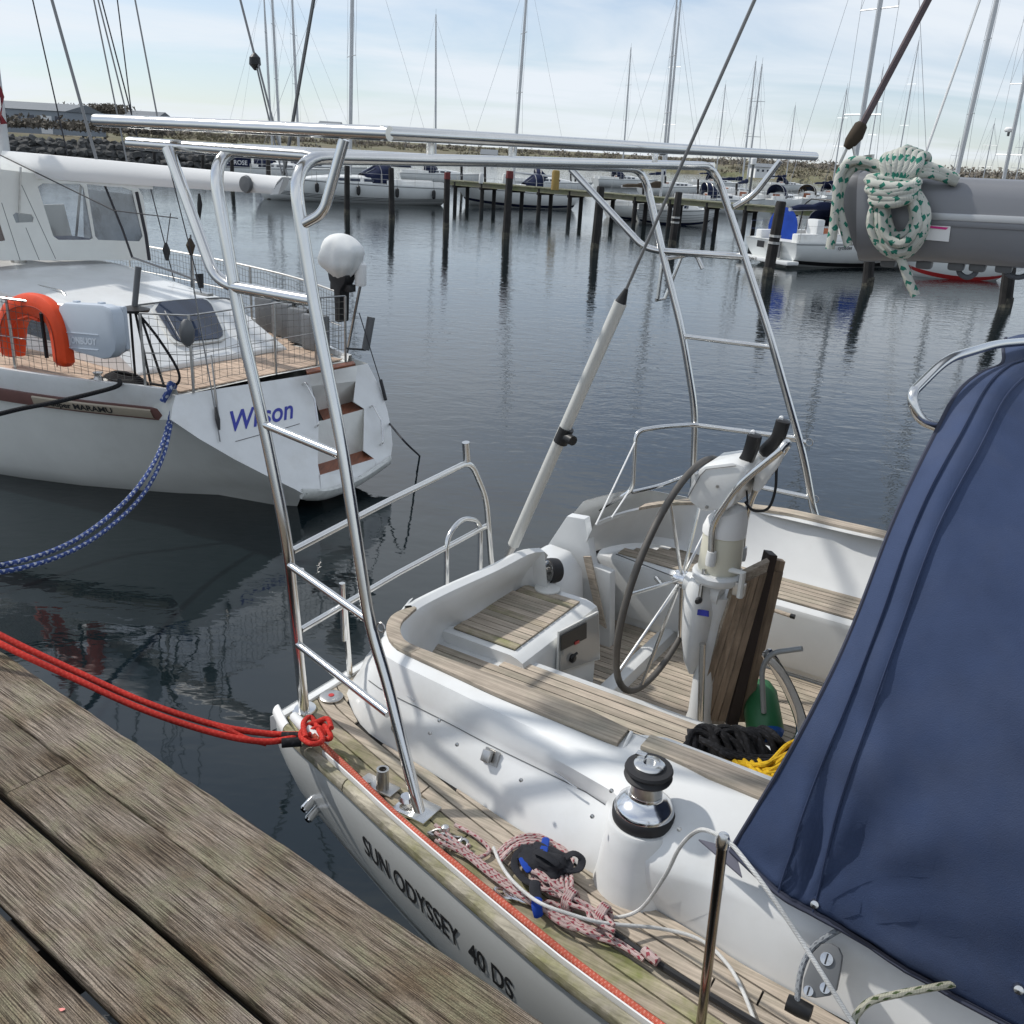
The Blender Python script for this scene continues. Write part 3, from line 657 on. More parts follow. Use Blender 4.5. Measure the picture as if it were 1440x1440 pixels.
# behind the walkway
s2 = UZ(806, 294, WATER); h2 = UZ(664, 288, WATER); hd2 = math.atan2(h2.y - s2.y, h2.x - s2.x)
far_boat('white yacht with navy sprayhood moored behind the walkway, bow to the left', s2, hd2, 8.6, 2.9, 1.0, 1.3, boot=NAVY, mast=4.55, mast_h=15.0, mast_r=.10, hood=(NAVY, 1), furl=None, boom=(3., None))
s3 = UZ(858, 309, WATER)
far_boat('small white yacht behind the walkway with a brown boom cover', UZ(848, 306, WATER), R(8), 6.6, 2.4, .8, 1.05, boot=NAVY, mast=3.6, mast_h=13.0, mast_r=.08, boom=(2.6, R_BROWN), rail=False)
far_boat('small clinker-lined white boat with a cream boom tent behind the walkway', UZ(890, 312, WATER), R(5), 5.4, 2.2, .8, 1.05, stripe=[(2.0, 2.12, GREYP), (3.0, 3.12, GREYP), (4.0, 4.12, GREYP)], boot=NAVY, mast=None, rail=True)
far_boat('dark-hulled boat with a red boot stripe moored beside the lamp post', UZ(1030, 292, WATER), R(60), 7.5, 2.6, .9, 1.2, stripe=[(.2, 4.6, INK)], boot=REDM, mast=3.2, mast_h=12.2, mast_r=.08, boom=(2.6, NAVY))
far_boat('white motor-sailer with blue hood moored beyond the walkway', UZ(1070, 296, WATER), R(50), 7.5, 2.8, .95, 1.2, mast=None, hood=(NAVY, 1), rail=False)
far_boat('white yacht with a brown canvas canopy beyond the walkway', UZ(1120, 293, WATER), R(58), 8., 2.8, .95, 1.2, mast=None, hood=(R_BROWN, 1))
# the yacht seen from its stern with the blue wheel cover
s5 = UZ(1078, 372, WATER)
def stern5(F, t, pt, hd):
    c = F(1.15, .55, 1.35)
    mb = MB().lathe(c, [(0, -.05), (.5, -.05), (.78, 0), (.5, .05), (0, .05)], hd, 20).build('wheel_cover', BLUEC, t)
    MB().fbox(F, -.32, .3, -1.35, 1.35, .12, .26).build('bathing_platform', GEL, t, True, .04)
    MB().fbox(F, -.06, -.02, -.62, -.05, .32, .92).build('transom_opening', GREYP, t, False)
    MB().fbox(F, -.05, -.03, .25, .62, .62, .86).build('transom_locker', INK, t, False)
    for n in (-.75, .55): MB().fbox(F, 1.35, 1.75, n - .28, n + .28, 1.0, 1.78).build('helm_console', GEL, t, True, .06)
    fr = MB()
    for q in (2.8, 3.7): fr.tube([F(q, -1.25, 1.2), F(q, -1.15, 2.2), F(q, -.8, 2.45), F(q, .8, 2.45), F(q, 1.15, 2.2), F(q, 1.25, 1.2)], .03, 6)
    fr.tube([F(2.8, -1.15, 2.2), F(3.7, -1.15, 2.2)], .03, 6); fr.tube([F(2.8, 1.15, 2.2), F(3.7, 1.15, 2.2)], .03, 6); fr.build('canopy_frame', BLACK, t)
    plate('canopy_side', [F(3.0, -1.28, 1.2), F(4.6, -1.3, 1.2), F(4.3, -1.2, 2.2), F(3.1, -1.22, 2.2)], pt * .02, BLUEC, t)
    plate('windscreen', [F(3.72, -1.0, 1.5), F(3.72, 1.0, 1.5), F(3.72, .85, 2.35), F(3.72, -.85, 2.35)], hd * .012, FILM, t)
    words('stern_lettering', 'Grety II', .16, lambda x, y: F(-.335, .75 - x, .14 + y), INK, t, .002)
    words('hull_lettering', 'cyclades', .2, lambda x, y: F(2.0 + x, -(1.62 + .05 * x / 3), .74 + y), INK, t, .002, 1, 1.2)
    MB().fbox(F, 3.3, 6.5, -1.86, -1.80, .79, .825).build('hull_line', INK, t, False)
far_boat('white yacht with a blue wheel cover, its open stern toward the cockpit arch', s5, R(32), 9.8, 3.35, .95, 1.2, boot=INK, mast=4.1, mast_h=16.2, mast_r=.10, boom=(3.3, NAVY), hood=(NAVY, 1), extra=stern5, spread=(.3, .55, .75))
# red-striped hull below the grey boom, bow to the left
s6 = UZ(1402, 392, WATER); h6 = UZ(1228, 384, WATER); hd6 = math.atan2(h6.y - s6.y, h6.x - s6.x); L6 = (h6 - s6).length + .6
far_boat('small white boat with a red waterline lying below the grey boom', UZ(1404, 393, WATER), hd6, 4.3, 2.0, .85, 1.0, boot=REDM, windows=True, rail=False)
far_boat('white yacht with a furled white headsail, its hull hidden behind the grey boom', UZ(1424, 346, WATER), math.atan2(.12, -1), 6.6, 2.6, 1.0, 1.25, mast=4.0, mast_h=20.5, mast_r=.14, furl=True, spread=(.3, .5, .75))
far_boat('white cruising yacht with a navy hood moored between the walkway and the lamp post', UZ(948, 296, WATER), R(14), 7.6, 2.6, .95, 1.2, mast=None, hood=(NAVY, 1), fend=3, fside=-1)
far_boat('white yacht with bare boom on the far side of the dark-hulled boat', UZ(985, 282, WATER), R(20), 8.5, 2.8, .95, 1.2, mast=4.6, mast_h=13.5, mast_r=.09, boom=(3.2, NAVY))
far_boat('white yacht with a navy sail cover astern of the brown-canopied yacht', UZ(1135, 285, WATER), R(30), 9.0, 2.9, .95, 1.2, mast=3.6, mast_h=12.5, mast_r=.08, boom=(3.0, NAVY), hood=(NAVY, 1))
far_boat('white yacht moored beyond the bare far piles with a navy boom cover', UZ(715, 268, WATER), R(8), 8.5, 2.8, .95, 1.2, mast=None, hood=(NAVY, 1))
far_boat('yacht far right whose mast carries a white radar dome above the grey boom', UZ(1330, 345, WATER), R(25), 10.5, 3.3, 1.0, 1.3, mast=3.4, mast_h=16.0, mast_r=.11, radar=.33, boom=(3., NAVY), spread=(.25, .5, .75))
far_boat('yacht with a tall thin mast standing behind the far walkway', UZ(905, 275, WATER), R(40), 10., 3.2, 1.0, 1.3, mast=3.0, mast_h=20., mast_r=.12, boom=(3., NAVY), spread=(.32, .62))
FB = [('white yacht with a short mast far behind the ochre service post', 835, 262, 20, 13.5, .10), ('yacht with a bare mast far behind the tied pile', 975, 266, 30, 11.5, .08), ('yacht with a stubby mast far behind the lamp post', 1075, 268, 24, 10.5, .08), ('distant yacht beyond the navy boom cover of the stern-on yacht', 1190, 276, 35, 15., .09), ('distant yacht with a tall mast between the lashed topping lift and the furled headsail', 1225, 282, 28, 16.5, .09), ('distant white yacht moored past the striped yacht\'s stern', 560, 256, 12, 13., .10), ('distant white yacht whose mast rises near the topping-lift block', 330, 244, 6, 14.5, .10)]
for lab, px, py, hd_, h_, r_ in FB:
    far_boat(lab, UZ(px, py, WATER), R(hd_), 9.2, 3.0, 1., 1.25, mast=3.9, mast_h=h_ * 1.25, mast_r=r_, boom=(3.2, NAVY), hood=(NAVY, 1))
for i, (px, py, h_) in enumerate(((1372, 300, 9.5), (1425, 300, 9.8), (1345, 285, 9.))):
    far_boat('yacht with a thin mast in the crowd of masts behind the grey boom', UZ(px - 20, py, WATER), R(40 + 8 * i), 9., 3., 1., 1.25, mast=3.2, mast_h=h_, mast_r=.06, group='thin masts behind the grey boom')

# ================================================================== THE PIER UNDERFOOT
def pier_mat():
    m = bpy.data.materials.new('pier_planks'); m.use_nodes = True; t = m.node_tree; b = t.nodes['Principled BSDF']; L = t.links.new
    b.inputs['Roughness'].default_value = .9; b.inputs['Specular IOR Level'].default_value = .15
    c = N('ShaderNodeTexCoord', t); oi = N('ShaderNodeObjectInfo', t); cx = N('ShaderNodeCombineXYZ', t); L(oi.outputs['Random'], cx.inputs[0]); L(oi.outputs['Random'], cx.inputs[2])
    s = N('ShaderNodeVectorMath', t, operation='SCALE'); s.inputs[3].default_value = 37.; L(cx.outputs[0], s.inputs[0])
    a = N('ShaderNodeVectorMath', t, operation='ADD'); L(c.outputs['Object'], a.inputs[0]); L(s.outputs[0], a.inputs[1]); vec = a.outputs[0]
    def nz(stretch, sc_, det, rough, dist=0.):
        mp = N('ShaderNodeMapping', t); mp.inputs['Scale'].default_value = stretch; L(vec, mp.inputs[0])
        n = N('ShaderNodeTexNoise', t); n.inputs['Scale'].default_value = sc_; n.inputs['Detail'].default_value = det; n.inputs['Roughness'].default_value = rough; n.inputs['Distortion'].default_value = dist; L(mp.outputs[0], n.inputs['Vector']); return n.outputs[0]
    def ramp(f, lo, hi, a_=0., b_=1.):
        r_ = N('ShaderNodeMapRange', t); r_.inputs[1].default_value = lo; r_.inputs[2].default_value = hi; r_.inputs[3].default_value = a_; r_.inputs[4].default_value = b_; L(f, r_.inputs[0]); return r_.outputs[0]
    def mix(f, c1, c2):
        x = N('ShaderNodeMix', t, data_type='RGBA'); L(f, x.inputs[0])
        for i, q in ((6, c1), (7, c2)):
            if isinstance(q, tuple): x.inputs[i].default_value = (*q, 1)
            else: L(q, x.inputs[i])
        return x.outputs[2]
    # growth rings: warped coordinate across the plank
    warp = nz((1.6, 3., 1), 1.6, 3, .5); wv = N('ShaderNodeMath', t, operation='MULTIPLY'); wv.inputs[1].default_value = 5.; L(warp, wv.inputs[0])
    sp = N('ShaderNodeSeparateXYZ', t); L(vec, sp.inputs[0]); yy = N('ShaderNodeMath', t, operation='MULTIPLY_ADD'); yy.inputs[1].default_value = 350.; L(sp.outputs[1], yy.inputs[0]); L(wv.outputs[0], yy.inputs[2])
    cx2 = N('ShaderNodeCombineXYZ', t); L(yy.outputs[0], cx2.inputs[0]); xs = N('ShaderNodeMath', t, operation='MULTIPLY'); xs.inputs[1].default_value = 5.; L(sp.outputs[0], xs.inputs[0]); L(xs.outputs[0], cx2.inputs[1])
    gn = N('ShaderNodeTexNoise', t); gn.inputs['Scale'].default_value = 1.; gn.inputs['Detail'].default_value = 6; gn.inputs['Roughness'].default_value = .72; L(cx2.outputs[0], gn.inputs['Vector']); g = gn.outputs[0]
    big = nz((1, 1.6, 1), 3.2, 5, .6, .4); fine = nz((30, 60, 30), 9., 3, .7)
    wood = mix(ramp(g, .42, .58), (.050, .038, .029), (.385, .325, .265))
    brown = mix(ramp(g, .42, .58), (.032, .022, .015), (.235, .175, .115))
    col = mix(ramp(big, .42, .66), wood, brown)
    lich = nz((1.4, 2.2, 1), 4.1, 8, .75, .3); lm = N('ShaderNodeMath', t, operation='MULTIPLY'); L(ramp(lich, .48, .64), lm.inputs[0]); L(ramp(g, .42, .58, .12, .75), lm.inputs[1])
    col = mix(lm.outputs[0], col, (.255, .255, .155))
    st = nz((1.2, 2, 1), 1.9, 6, .6); sm = N('ShaderNodeMath', t, operation='MULTIPLY'); L(ramp(st, .60, .74), sm.inputs[0]); sm.inputs[1].default_value = .55
    col = mix(sm.outputs[0], col, (.15, .088, .04))
    vm = N('ShaderNodeMapping', t); vm.inputs['Scale'].default_value = (2.3, 6.5, 0); L(vec, vm.inputs[0]); vo = N('ShaderNodeTexVoronoi', t); vo.inputs['Scale'].default_value = 1.; L(vm.outputs[0], vo.inputs['Vector'])
    dd = N('ShaderNodeMath', t, operation='MULTIPLY_ADD'); dd.inputs[1].default_value = .12; L(g, dd.inputs[0]); L(vo.outputs['Distance'], dd.inputs[2])
    col = mix(ramp(dd.outputs[0], .09, .16, .85, 0.), col, (.04, .026, .016))
    f2 = N('ShaderNodeVectorMath', t, operation='SCALE'); L(col, f2.inputs[0]); pv = N('ShaderNodeMath', t, operation='MULTIPLY'); L(ramp(fine, .3, .7, .55, 1.45), pv.inputs[0]); L(ramp(oi.outputs['Random'], 0, 1, .85, 1.15), pv.inputs[1]); L(pv.outputs[0], f2.inputs[3]); L(f2.outputs[0], b.inputs['Base Color'])
    bp = N('ShaderNodeBump', t); bp.inputs['Strength'].default_value = .9; bp.inputs['Distance'].default_value = .006; L(g, bp.inputs['Height'])
    bp2 = N('ShaderNodeBump', t); bp2.inputs['Strength'].default_value = .5; bp2.inputs['Distance'].default_value = .004; L(fine, bp2.inputs['Height']); L(bp.outputs[0], bp2.inputs['Normal']); L(bp2.outputs[0], b.inputs['Normal'])
    return m
PIERW = pier_mat()
PZ = 1.6
e0, e1 = UZ(0, 915, PZ), UZ(770, 1440, PZ); pd = (e1 - e0).normalized(); pp = Vector((pd.y, -pd.x, 0))       # along, and toward the walker
pr = thing('pier', 'weathered grey plank pier with green lichen in the foreground', 'pier', e0 + pp * .5 - UPV * 1.2)
ang = math.atan2(pd.y, pd.x)
def off(px, py): return (UZ(px, py, PZ) - e0).dot(pp)
g1, g2, g3 = off(280, 1210), off(195, 1280), off(85, 1358)
edges = [0, g1, g2, g3, g3 + .20, g3 + .40, g3 + .60, g3 + .80]; gaps = [0, .005, .021, .020, .014, .012, .012, .012]
xj = (UZ(50, 1096, PZ) - e0).dot(pd)
def plank(x0, x1, y0, y1, ragged=0., seed=0):
    """a board: x along the pier, y toward the walker; top edges worn round"""
    n = max(8, int((x1 - x0) / .035)); prof = []
    w_ = y1 - y0; ys = [0, .002, .008, w_ * .3, w_ * .5, w_ * .7, w_ - .008, w_ - .002, w_]; zs = [-.010, -.002, 0, .001, .0015, .001, 0, -.002, -.010]
    rings = []
    for i in range(n + 1):
        x = x0 + (x1 - x0) * i / n; ring = []
        for k, (yy, zz) in enumerate(zip(ys, zs)):
            j = mnoise.noise(Vector((x * 3.1, seed * 5.3, 1))) * .5 + mnoise.noise(Vector((x * 13, seed * 5.3, 7))) * .35
            dy = (ragged * j if k < 4 else .004 * mnoise.noise(Vector((x * 5, seed * 3.1, 4)))) * (1 if k != 3 else .5)
            dz = .0025 * mnoise.noise(Vector((x * 4, yy * 25, seed)))
            ring.append(Vector((x, y0 + yy + dy, zz + dz)))
        ring += [Vector((x, y1 - .02, -.075)), Vector((x, y0 + .02, -.075))]
        rings.append(ring)
    b = MB().rings(rings, True, True); me_o = b.build('plank', PIERW, pr)
    M_ = Matrix.Translation(Vector((e0.x, e0.y, PZ))) @ Matrix(((pd.x, pp.x, 0, 0), (pd.y, pp.y, 0, 0), (0, 0, 1, 0), (0, 0, 0, 1)))
    me_o.matrix_parent_inverse = Matrix.Translation(-pr.location); me_o.matrix_basis = M_
    return me_o
XE = 3.8
for i in range(len(edges) - 1):
    y0, y1 = edges[i] + gaps[i] / 2, edges[i + 1] - gaps[i + 1] / 2 if i + 1 < len(gaps) else edges[i + 1]
    if i == 1: plank(-2.2, xj - .002, y0, y1, .004, 1.5); plank(xj + .002, XE, y0, y1, .004, 2.5)
    else: plank(-2.2, XE, y0, y1, .012 if i == 0 else .004, i * 1.7)
for x in (-1.6, -.2, 1.2, 2.6):
    MB().box(e0 + pd * x + pp * .72 - UPV * .178, (.14, 1.3, .2), (pd, pp, UPV)).build('joist', PILE, pr, False)
for y_b in (.2, .62): MB().box(e0 + pd * .8 + pp * y_b - UPV * .385, (6., .22, .2), (pd, pp, UPV)).build('beam', PILE, pr, False)
for x in (-1.6, 2.6):
    c = e0 + pd * x + pp * .35; MB().tube([Vector((c.x, c.y, WATER - 1.2)), Vector((c.x, c.y, PZ - .27))], .14, 10).build('post', PILE, pr)
p = UZ(87, 1420, PZ + .004); rp_ = tag(plate('red_fleck', [p + Vector((.006 * math.cos(a) * (1 + .4 * math.sin(3 * a)), .004 * math.sin(a), 0)) for a in [k * .7 for k in range(9)]], UPV * .001, mat('pink_fleck', (.75, .25, .22), .6)), 'tiny pink fleck lying on a pier plank', 'fleck')

# ================================================================== THE NEIGHBOUR: white ketch with its stern toward us
wt = thing('ketch', 'white ketch moored with its name on the broad transom', 'sailboat', W(2, 0, WATER))
ss = [.15, .57, 1.15, 2, 3.5, 6, 9, 12, 14.5, 15.8]; bdk = [1.21, 1.36, 1.6, 1.85, 2.12, 2.3, 2.25, 1.6, .7, .05]; bwl = [.25, .62, .98, 1.42, 1.9, 2.15, 2.0, 1.2, .3, .02]
def WB(s): return xsmooth(s, ss, bdk)
def WT(px, py):
    """pixel on the raked transom: s = .12 - .74*(1 - z)"""
    d = ray(px, py); f = lambda p: (W.loc(p).x - .12 + .74 * (1 - p.z)); a = f(CAM); b_ = f(CAM + d); return CAM + d * (a / (a - b_))
tn = -(W.f + UPV * -.74 * -1).normalized() if False else None
q0, q1, q2 = WT(320, 600), WT(420, 580), WT(330, 560); TNRM = (q1 - q0).cross(q2 - q0).normalized()
if TNRM.dot(W.f) > 0: TNRM = -TNRM
def wcol(s, side):
    bd, wl_ = WB(s), xsmooth(s, ss, bwl)
    return [W(s, side * (wl_ + (bd - wl_) * ((z + .25) / 1.25) ** .62), z) for z in (1.0, .85, .7, .5, .3, .1, -.08, -.25)] + [W(s, side * wl_ * .6, -.6), W(s, 0, -.8)]
near_edge = resample(spline([WT(247, 556), WT(241, 590), WT(330, 646), WT(420, 690)], 6), 8)
near_edge = [WT(247, 556), WT(243, 572), WT(240, 590), WT(280, 617), WT(330, 646), WT(375, 669), WT(415, 688), WT(425, 694)] + [W(-.3, -.15, -.35), W(.0, 0, -.6)]
far_edge = [WT(517, 511), WT(528, 532), WT(538, 555), WT(545, 578), WT(550, 603), WT(552, 625), WT(550, 640), WT(546, 652)] + [W(-.3, .5, -.35), W(0, 0, -.6)]
hb = MB()
cols = [near_edge] + [wcol(s, -1) for s in (.45, .8, 1.2, 1.7, 2.3, 3, 4, 5.5, 7.5, 9.5, 11.5, 13.2, 14.6, 15.8)]; hb.rings(cols, False, False)
colsf = [far_edge] + [wcol(s, 1) for s in (.45, .8, 1.2, 1.7, 2.3, 3, 4, 5.5, 7.5, 9.5, 11.5, 13.2, 14.6, 15.8)]; hb.rings(colsf, False, False)
KH = mat('ketch_hull', (.70, .71, .68), .3, var=.1, vscale=1.2, coat=.2, col2=(.58, .58, .53), thresh=(.55, .8))
hull_w = hb.build('hull', KH, wt)
# bulwark above the deck edge and the rub strip
def wside(s, side, z, o=0.): 
    wl_ = xsmooth(s, ss, bwl); bd = WB(s); return W(s, side * (wl_ + (bd - wl_) * ((min(z, 1.0) + .25) / 1.25) ** .62 + o), z)
SL = [.16 + (15.2 - .16) * (i / 40) ** 1.4 for i in range(41)]
for side in (-1, 1):
    MB().rings([[wside(s, side, .80, .004), wside(s, side, .98, .012), wside(s, side, 1.05, .0), wside(s, side, 1.05, -.05), wside(s, side, .99, -.06)] for s in SL], False, False).build('bulwark', GEL, wt)
    MB().rings([[wside(s, side, .84, .0), wside(s, side, .84, .04), wside(s, side, .78, .055), wside(s, side, .71, .04), wside(s, side, .70, .0)] for s in SL], False, True).build('rub_strip', MAROON, wt)
pn = thing  # alias kept short below
s0p, s1p = 1.62, .42
MB().rings([[wside(s, -1, z, .048 + .012 * (z < .82 and z > .73)) for z in (.825, .81, .74, .725)] for s in [s0p + (s1p - s0p) * i / 8 for i in range(9)]], False, False).build('name_plate', TANP, wt)
words('plate_lettering', 'Super MARAMU', .078, lambda x, y: wside(1.42 - x, -1, .745 + y, .066), INK, wt, .002, 1.0, 1.18)
# transom: two flat sides, steps let into it between them
Lst = [WT(434, 527), WT(438, 543), WT(446, 577), WT(448, 592), WT(447, 653), WT(450, 668)]
Rst = [WT(503, 514), WT(500, 536), WT(497, 565), WT(512, 575), WT(511, 634), WT(526, 645)]
mesh('transom', near_edge[:8] + list(reversed([WT(434, 527), WT(438, 543), WT(446, 577), WT(448, 592), WT(447, 653), WT(450, 668), WT(452, 692)])), [tuple(range(15))], GEL, wt, False)
mesh('transom_side', [WT(503, 514)] + far_edge[:8] + [WT(530, 660), WT(526, 645), WT(511, 634), WT(512, 575), WT(497, 565), WT(500, 536)], [tuple(range(15))], GEL, wt, False)
z1 = WT(455, 591).z; z2 = WT(450, 667).z
T1 = [UZ(x, y, z1) for x, y in ((448, 577), (495, 565), (512, 575), (455, 591))]; T2 = [UZ(x, y, z2) for x, y in ((447, 653), (509, 634), (526, 645), (450, 668))]
mesh('step_riser', [Lst[0], Rst[0], Rst[1], T1[1], T1[0], Lst[1]], [tuple(range(6))], GEL2, wt, False)
mesh('step_riser', [T1[3], T1[2], T2[1], T2[0]], [(0, 1, 2, 3)], GEL2, wt, False)
mesh('step_side', [Rst[1], Rst[2], T1[1]], [(0, 1, 2)], GEL2, wt, False); mesh('step_side', [Rst[3], Rst[4], T2[1], T1[2]], [(0, 1, 2, 3)], GEL2, wt, False)
mesh('step_side', [Lst[3], T1[3], T2[0], Lst[4]], [(0, 1, 2, 3)], GEL2, wt, False)
plate('step_tread', T1, UPV * -.02, WOODR, wt); plate('step_tread', T2, UPV * -.02, WOODR, wt)
plate('deck_step', [UZ(432, 527, 1.02), UZ(500, 514, 1.02), UZ(497, 510, 1.02), UZ(430, 522, 1.02)], UPV * .02, WOODR, wt)
for a, c, e_ in (((425, 541), (437, 565), (443, 601)), ((520, 573), (531, 595), (534, 626))):
    pts = [WT(*a), WT(*a) + TNRM * .06, WT(*c) + TNRM * .07, WT(*e_) + TNRM * .06, WT(*e_)]; tube('grab_handle', fillet(pts, .03), .011, STEEL, wt)
mesh('step_side', [T2[3], T2[2], WT(530, 662), WT(452, 694)], [(0, 1, 2, 3)], GEL, wt, False)
lip = MB(); lp = resample(spline([WT(424, 690), WT(459, 690), WT(505, 672), WT(548, 643)], 6), 14)
lip.rings([[p + TNRM * .1 * math.cos(a) * (1 if .05 < i / 13 < .97 else .4) + UPV * (.055 * math.sin(a) - .035) for a in [2 * math.pi * k / 10 for k in range(10)]] for i, p in enumerate(lp)])
lip.build('bathing_step', mat('scuffed_white', (.66, .67, .64), .6, var=.2, vscale=14., col2=(.18, .19, .16), thresh=(.62, .7)), wt)
# name on the transom
o_, x_, y_ = WT(321, 608), (WT(415, 587) - WT(321, 608)), (WT(315, 578) - WT(321, 608)).normalized()
wn_ = x_.length; x_.normalize()
words('name_lettering', 'Wilson', .30, lambda x, y: o_ + x_ * x * (wn_ / .90) + y_ * y + TNRM * .004, INKB, wt, .005, 1.0, 1.0, .35)
for (a, c) in (((331, 621), (385, 606)), ((398, 603), (421, 596))): tube('underline', [WT(*a) + TNRM * .003, WT(*c) + TNRM * .003], .003, INK, wt, 4)
# decks
dv = [[W(s, -(WB(s) - .05), .985) for s in SL], [W(s, 0, 1.0) for s in SL], [W(s, WB(s) - .05, .985) for s in SL]]
MB().rings(dv, False, False).build('deck', GEL2, wt)
for i in range(21):     # teak deck planks round the after cabin
    n0 = -1.22 + i * .116; s1_ = .98 if abs(n0 + .058) < 1.02 else 5.5
    if abs(n0 + .058) > 1.12: s1_ = 4
    MB().fbox(W, .20 if abs(n0 + .058) < 1.05 else .45, s1_, n0 + .004, n0 + .112, 1.0, 1.012).build('deck_plank', TEAKW, wt, False)
for side in (-1, 1):
    for k in range(5):
        a_ = [W(s, side * (WB(s) - .16 - .11 * k), 1.006) for s in (1.2, 1.7, 2.3, 3, 4, 5)]; b_ = [W(s, side * (WB(s) - .16 - .11 * k - .104), 1.006) for s in (1.2, 1.7, 2.3, 3, 4, 5)]
        if k * .11 + .3 < .95: strip('deck_plank', [a_, b_], TEAKW, wt)
# after cabin
def cab(s, n, z): return W(s, n, z)
cs = [(.98, 1.0, 1.0, 1.06), (1.9, 1.0, .96, 1.51), (4.0, 1.15, 1.08, 1.68), (5.6, 1.25, 1.15, 1.70)]
MB().rings([[W(s, -nb_, 1.0), W(s if i else s, -nt_, z - .04 if i else z - .03), W(s, -nt_ * .8, z), W(s, 0, z + (.02 if i else .004)), W(s, nt_ * .8, z), W(s, nt_, z - .04 if i else z - .03), W(s, nb_, 1.0)] for i, (s, nb_, nt_, z) in enumerate(cs)], True, True).build('after_cabin', GEL, wt, False, .03)
def WC(px, py, o=0.):
    d = ray(px, py); f = lambda p: (W.loc(p).x - .98 - (p.z - 1.065) * (.92 / .44)); a = f(CAM); b_ = f(CAM + d); return CAM + d * (a / (a - b_))
cn = (W.n.cross((W.f * .92 + UPV * .44).normalized())); cn = cn if cn.z > 0 else -cn
wpoly = [WC(*p) for p in ((217, 440), (222, 432), (228, 429), (284, 425), (290, 427), (296, 433), (312, 470), (312, 476), (306, 480), (254, 485), (246, 482), (240, 476))]
cpt = sum(wpoly, Vector()) / len(wpoly)
plate('hatch_frame', [cpt + (p - cpt) * 1.1 + cn * .002 for p in wpoly], cn * .03, GEL2, wt); plate('hatch_glass', [p + cn * .034 for p in wpoly], cn * .012, GLASSD, wt)
MB().tube(fillet([WC(230, 445) + cn * .07, WC(250, 482) + cn * .07, WC(262, 495) + cn * .05, WC(310, 486) + cn * .05], .05), .006, 5).build('hatch_cable', GREYP, wt)
plate('cabin_window', [W(2.3, -1.0, 1.15), W(3.3, -1.05, 1.2), W(3.3, -1.01, 1.42), W(2.3, -.97, 1.36)], W.n * -.03, GLASSD, wt)
tube('roof_edge', spline([W(1.86, -.97, 1.475), W(1.88, -.78, 1.512), W(1.88, 0, 1.535), W(1.88, .78, 1.512), W(1.86, .97, 1.475)], 6), .010, GREYP, wt, 6)
# handrail on the cabin top
hr = [W.loc(UZ(-20, 385, 1.62)), W.loc(UZ(88, 410, 1.6)), W.loc(UZ(100, 428, 1.5))]
tube('cabin_handrail', fillet([W(*hr[0]), W(*hr[1]), W(*hr[2])], .05), .016, STEEL, wt)
# spray dodger with clear panels
SD = 4.0
VIN = mat('vinyl_window', (.30, .33, .37), .06, var=.5, vscale=2.2, spec=.6, col2=(.13, .14, .16), thresh=(.48, .56))
dpoly = [W.S(x, y, SD) for x, y in ((-130, 222), (0, 238), (120, 252), (192, 262), (200, 275), (212, 366), (100, 366), (0, 366), (-130, 362))]
CREAMC = mat('dodger_cloth', (.74, .75, .71), .8, var=.06, vscale=3.)
wins = (((52, 262), (60, 257), (112, 258), (118, 264), (131, 335), (126, 338), (82, 338), (74, 332)), ((121, 258), (170, 262), (186, 268), (201, 332), (196, 340), (138, 338), (133, 332)), ((17, 302), (22, 298), (44, 301), (48, 306), (46, 313), (22, 314)), ((-110, 240), (-30, 250), (-4, 300), (8, 338), (2, 340), (-110, 335)))
bm = bmesh.new(); es = []
for lp_ in [dpoly] + [[W.S(x, y, SD) for x, y in w_] for w_ in wins]:
    vv = [bm.verts.new(p) for p in lp_]; es += [bm.edges.new((vv[k], vv[(k + 1) % len(vv)])) for k in range(len(vv))]
bmesh.ops.triangle_fill(bm, use_beauty=True, use_dissolve=False, edges=es, normal=W.f)
me = bpy.data.meshes.new('dodger'); bm.to_mesh(me); bm.free(); dg_ = link('dodger', me, CREAMC, wt, False); md = dg_.modifiers.new('thickness', 'SOLIDIFY'); md.thickness = .012
for w_ in wins: tube('window_binding', [W.S(x, y, SD - .006) for x, y in list(w_) + [w_[0]]], .007, CREAMC, wt, 6)
plate('bulkhead', [W(5.5, n_, z_) for n_, z_ in ((-1.2, 1.7), (1.3, 1.7), (1.2, 2.3), (-1.1, 2.3))], W.f * .04, CREAMC, wt)
MB().fbox(W, 5.3, 5.45, -.3, .35, 1.7, 2.35).build('companion_door', WOODR, wt, False); MB().fbox(W, 4.6, 5.2, -1.05, -.5, 1.7, 1.95).build('seat_cushion', NAVY, wt, True, .04); MB().fbox(W, 4.7, 5.2, .6, 1.1, 1.7, 1.92).build('seat_cushion', NAVY, wt, True, .04)
for n_ in (-.95, .25, 1.1): tube('dodger_hoop', [W(5.2, n_, 1.7), W(4.9, n_, 2.6)], .018, STEELD, wt, 8)
MB().lathe(W(4.5, -.1, 1.7), [(.09, 0), (.09, .12), (.06, .16), (.07, .2), (0, .2)], seg=14).build('cockpit_winch', STEELD, wt)
MB().rings([[p + W.f * (1.3 * k) - UPV * .05 * k for p in dpoly[:4]] for k in (0, 1)], False, False).build('dodger_roof', CREAMC, wt)
MB().rings([[dpoly[4] + W.f * 1.3 * k, dpoly[5] + W.f * 1.5 * k] for k in (0, 1)], False, False).build('dodger_side', VIN, wt)
for poly in wins: mesh('dodger_window', [W.S(x, y, SD + .004) for x, y in poly], [tuple(range(len(poly)))], FILM, wt, False)
for (a, c) in (((30, 260), (78, 364)), ((2, 285), (28, 366)), ((36, 320), (55, 366))): tube('dodger_seam', [W.S(*a, SD - .008), W.S(*c, SD - .008)], .006, GREYP, wt, 5)
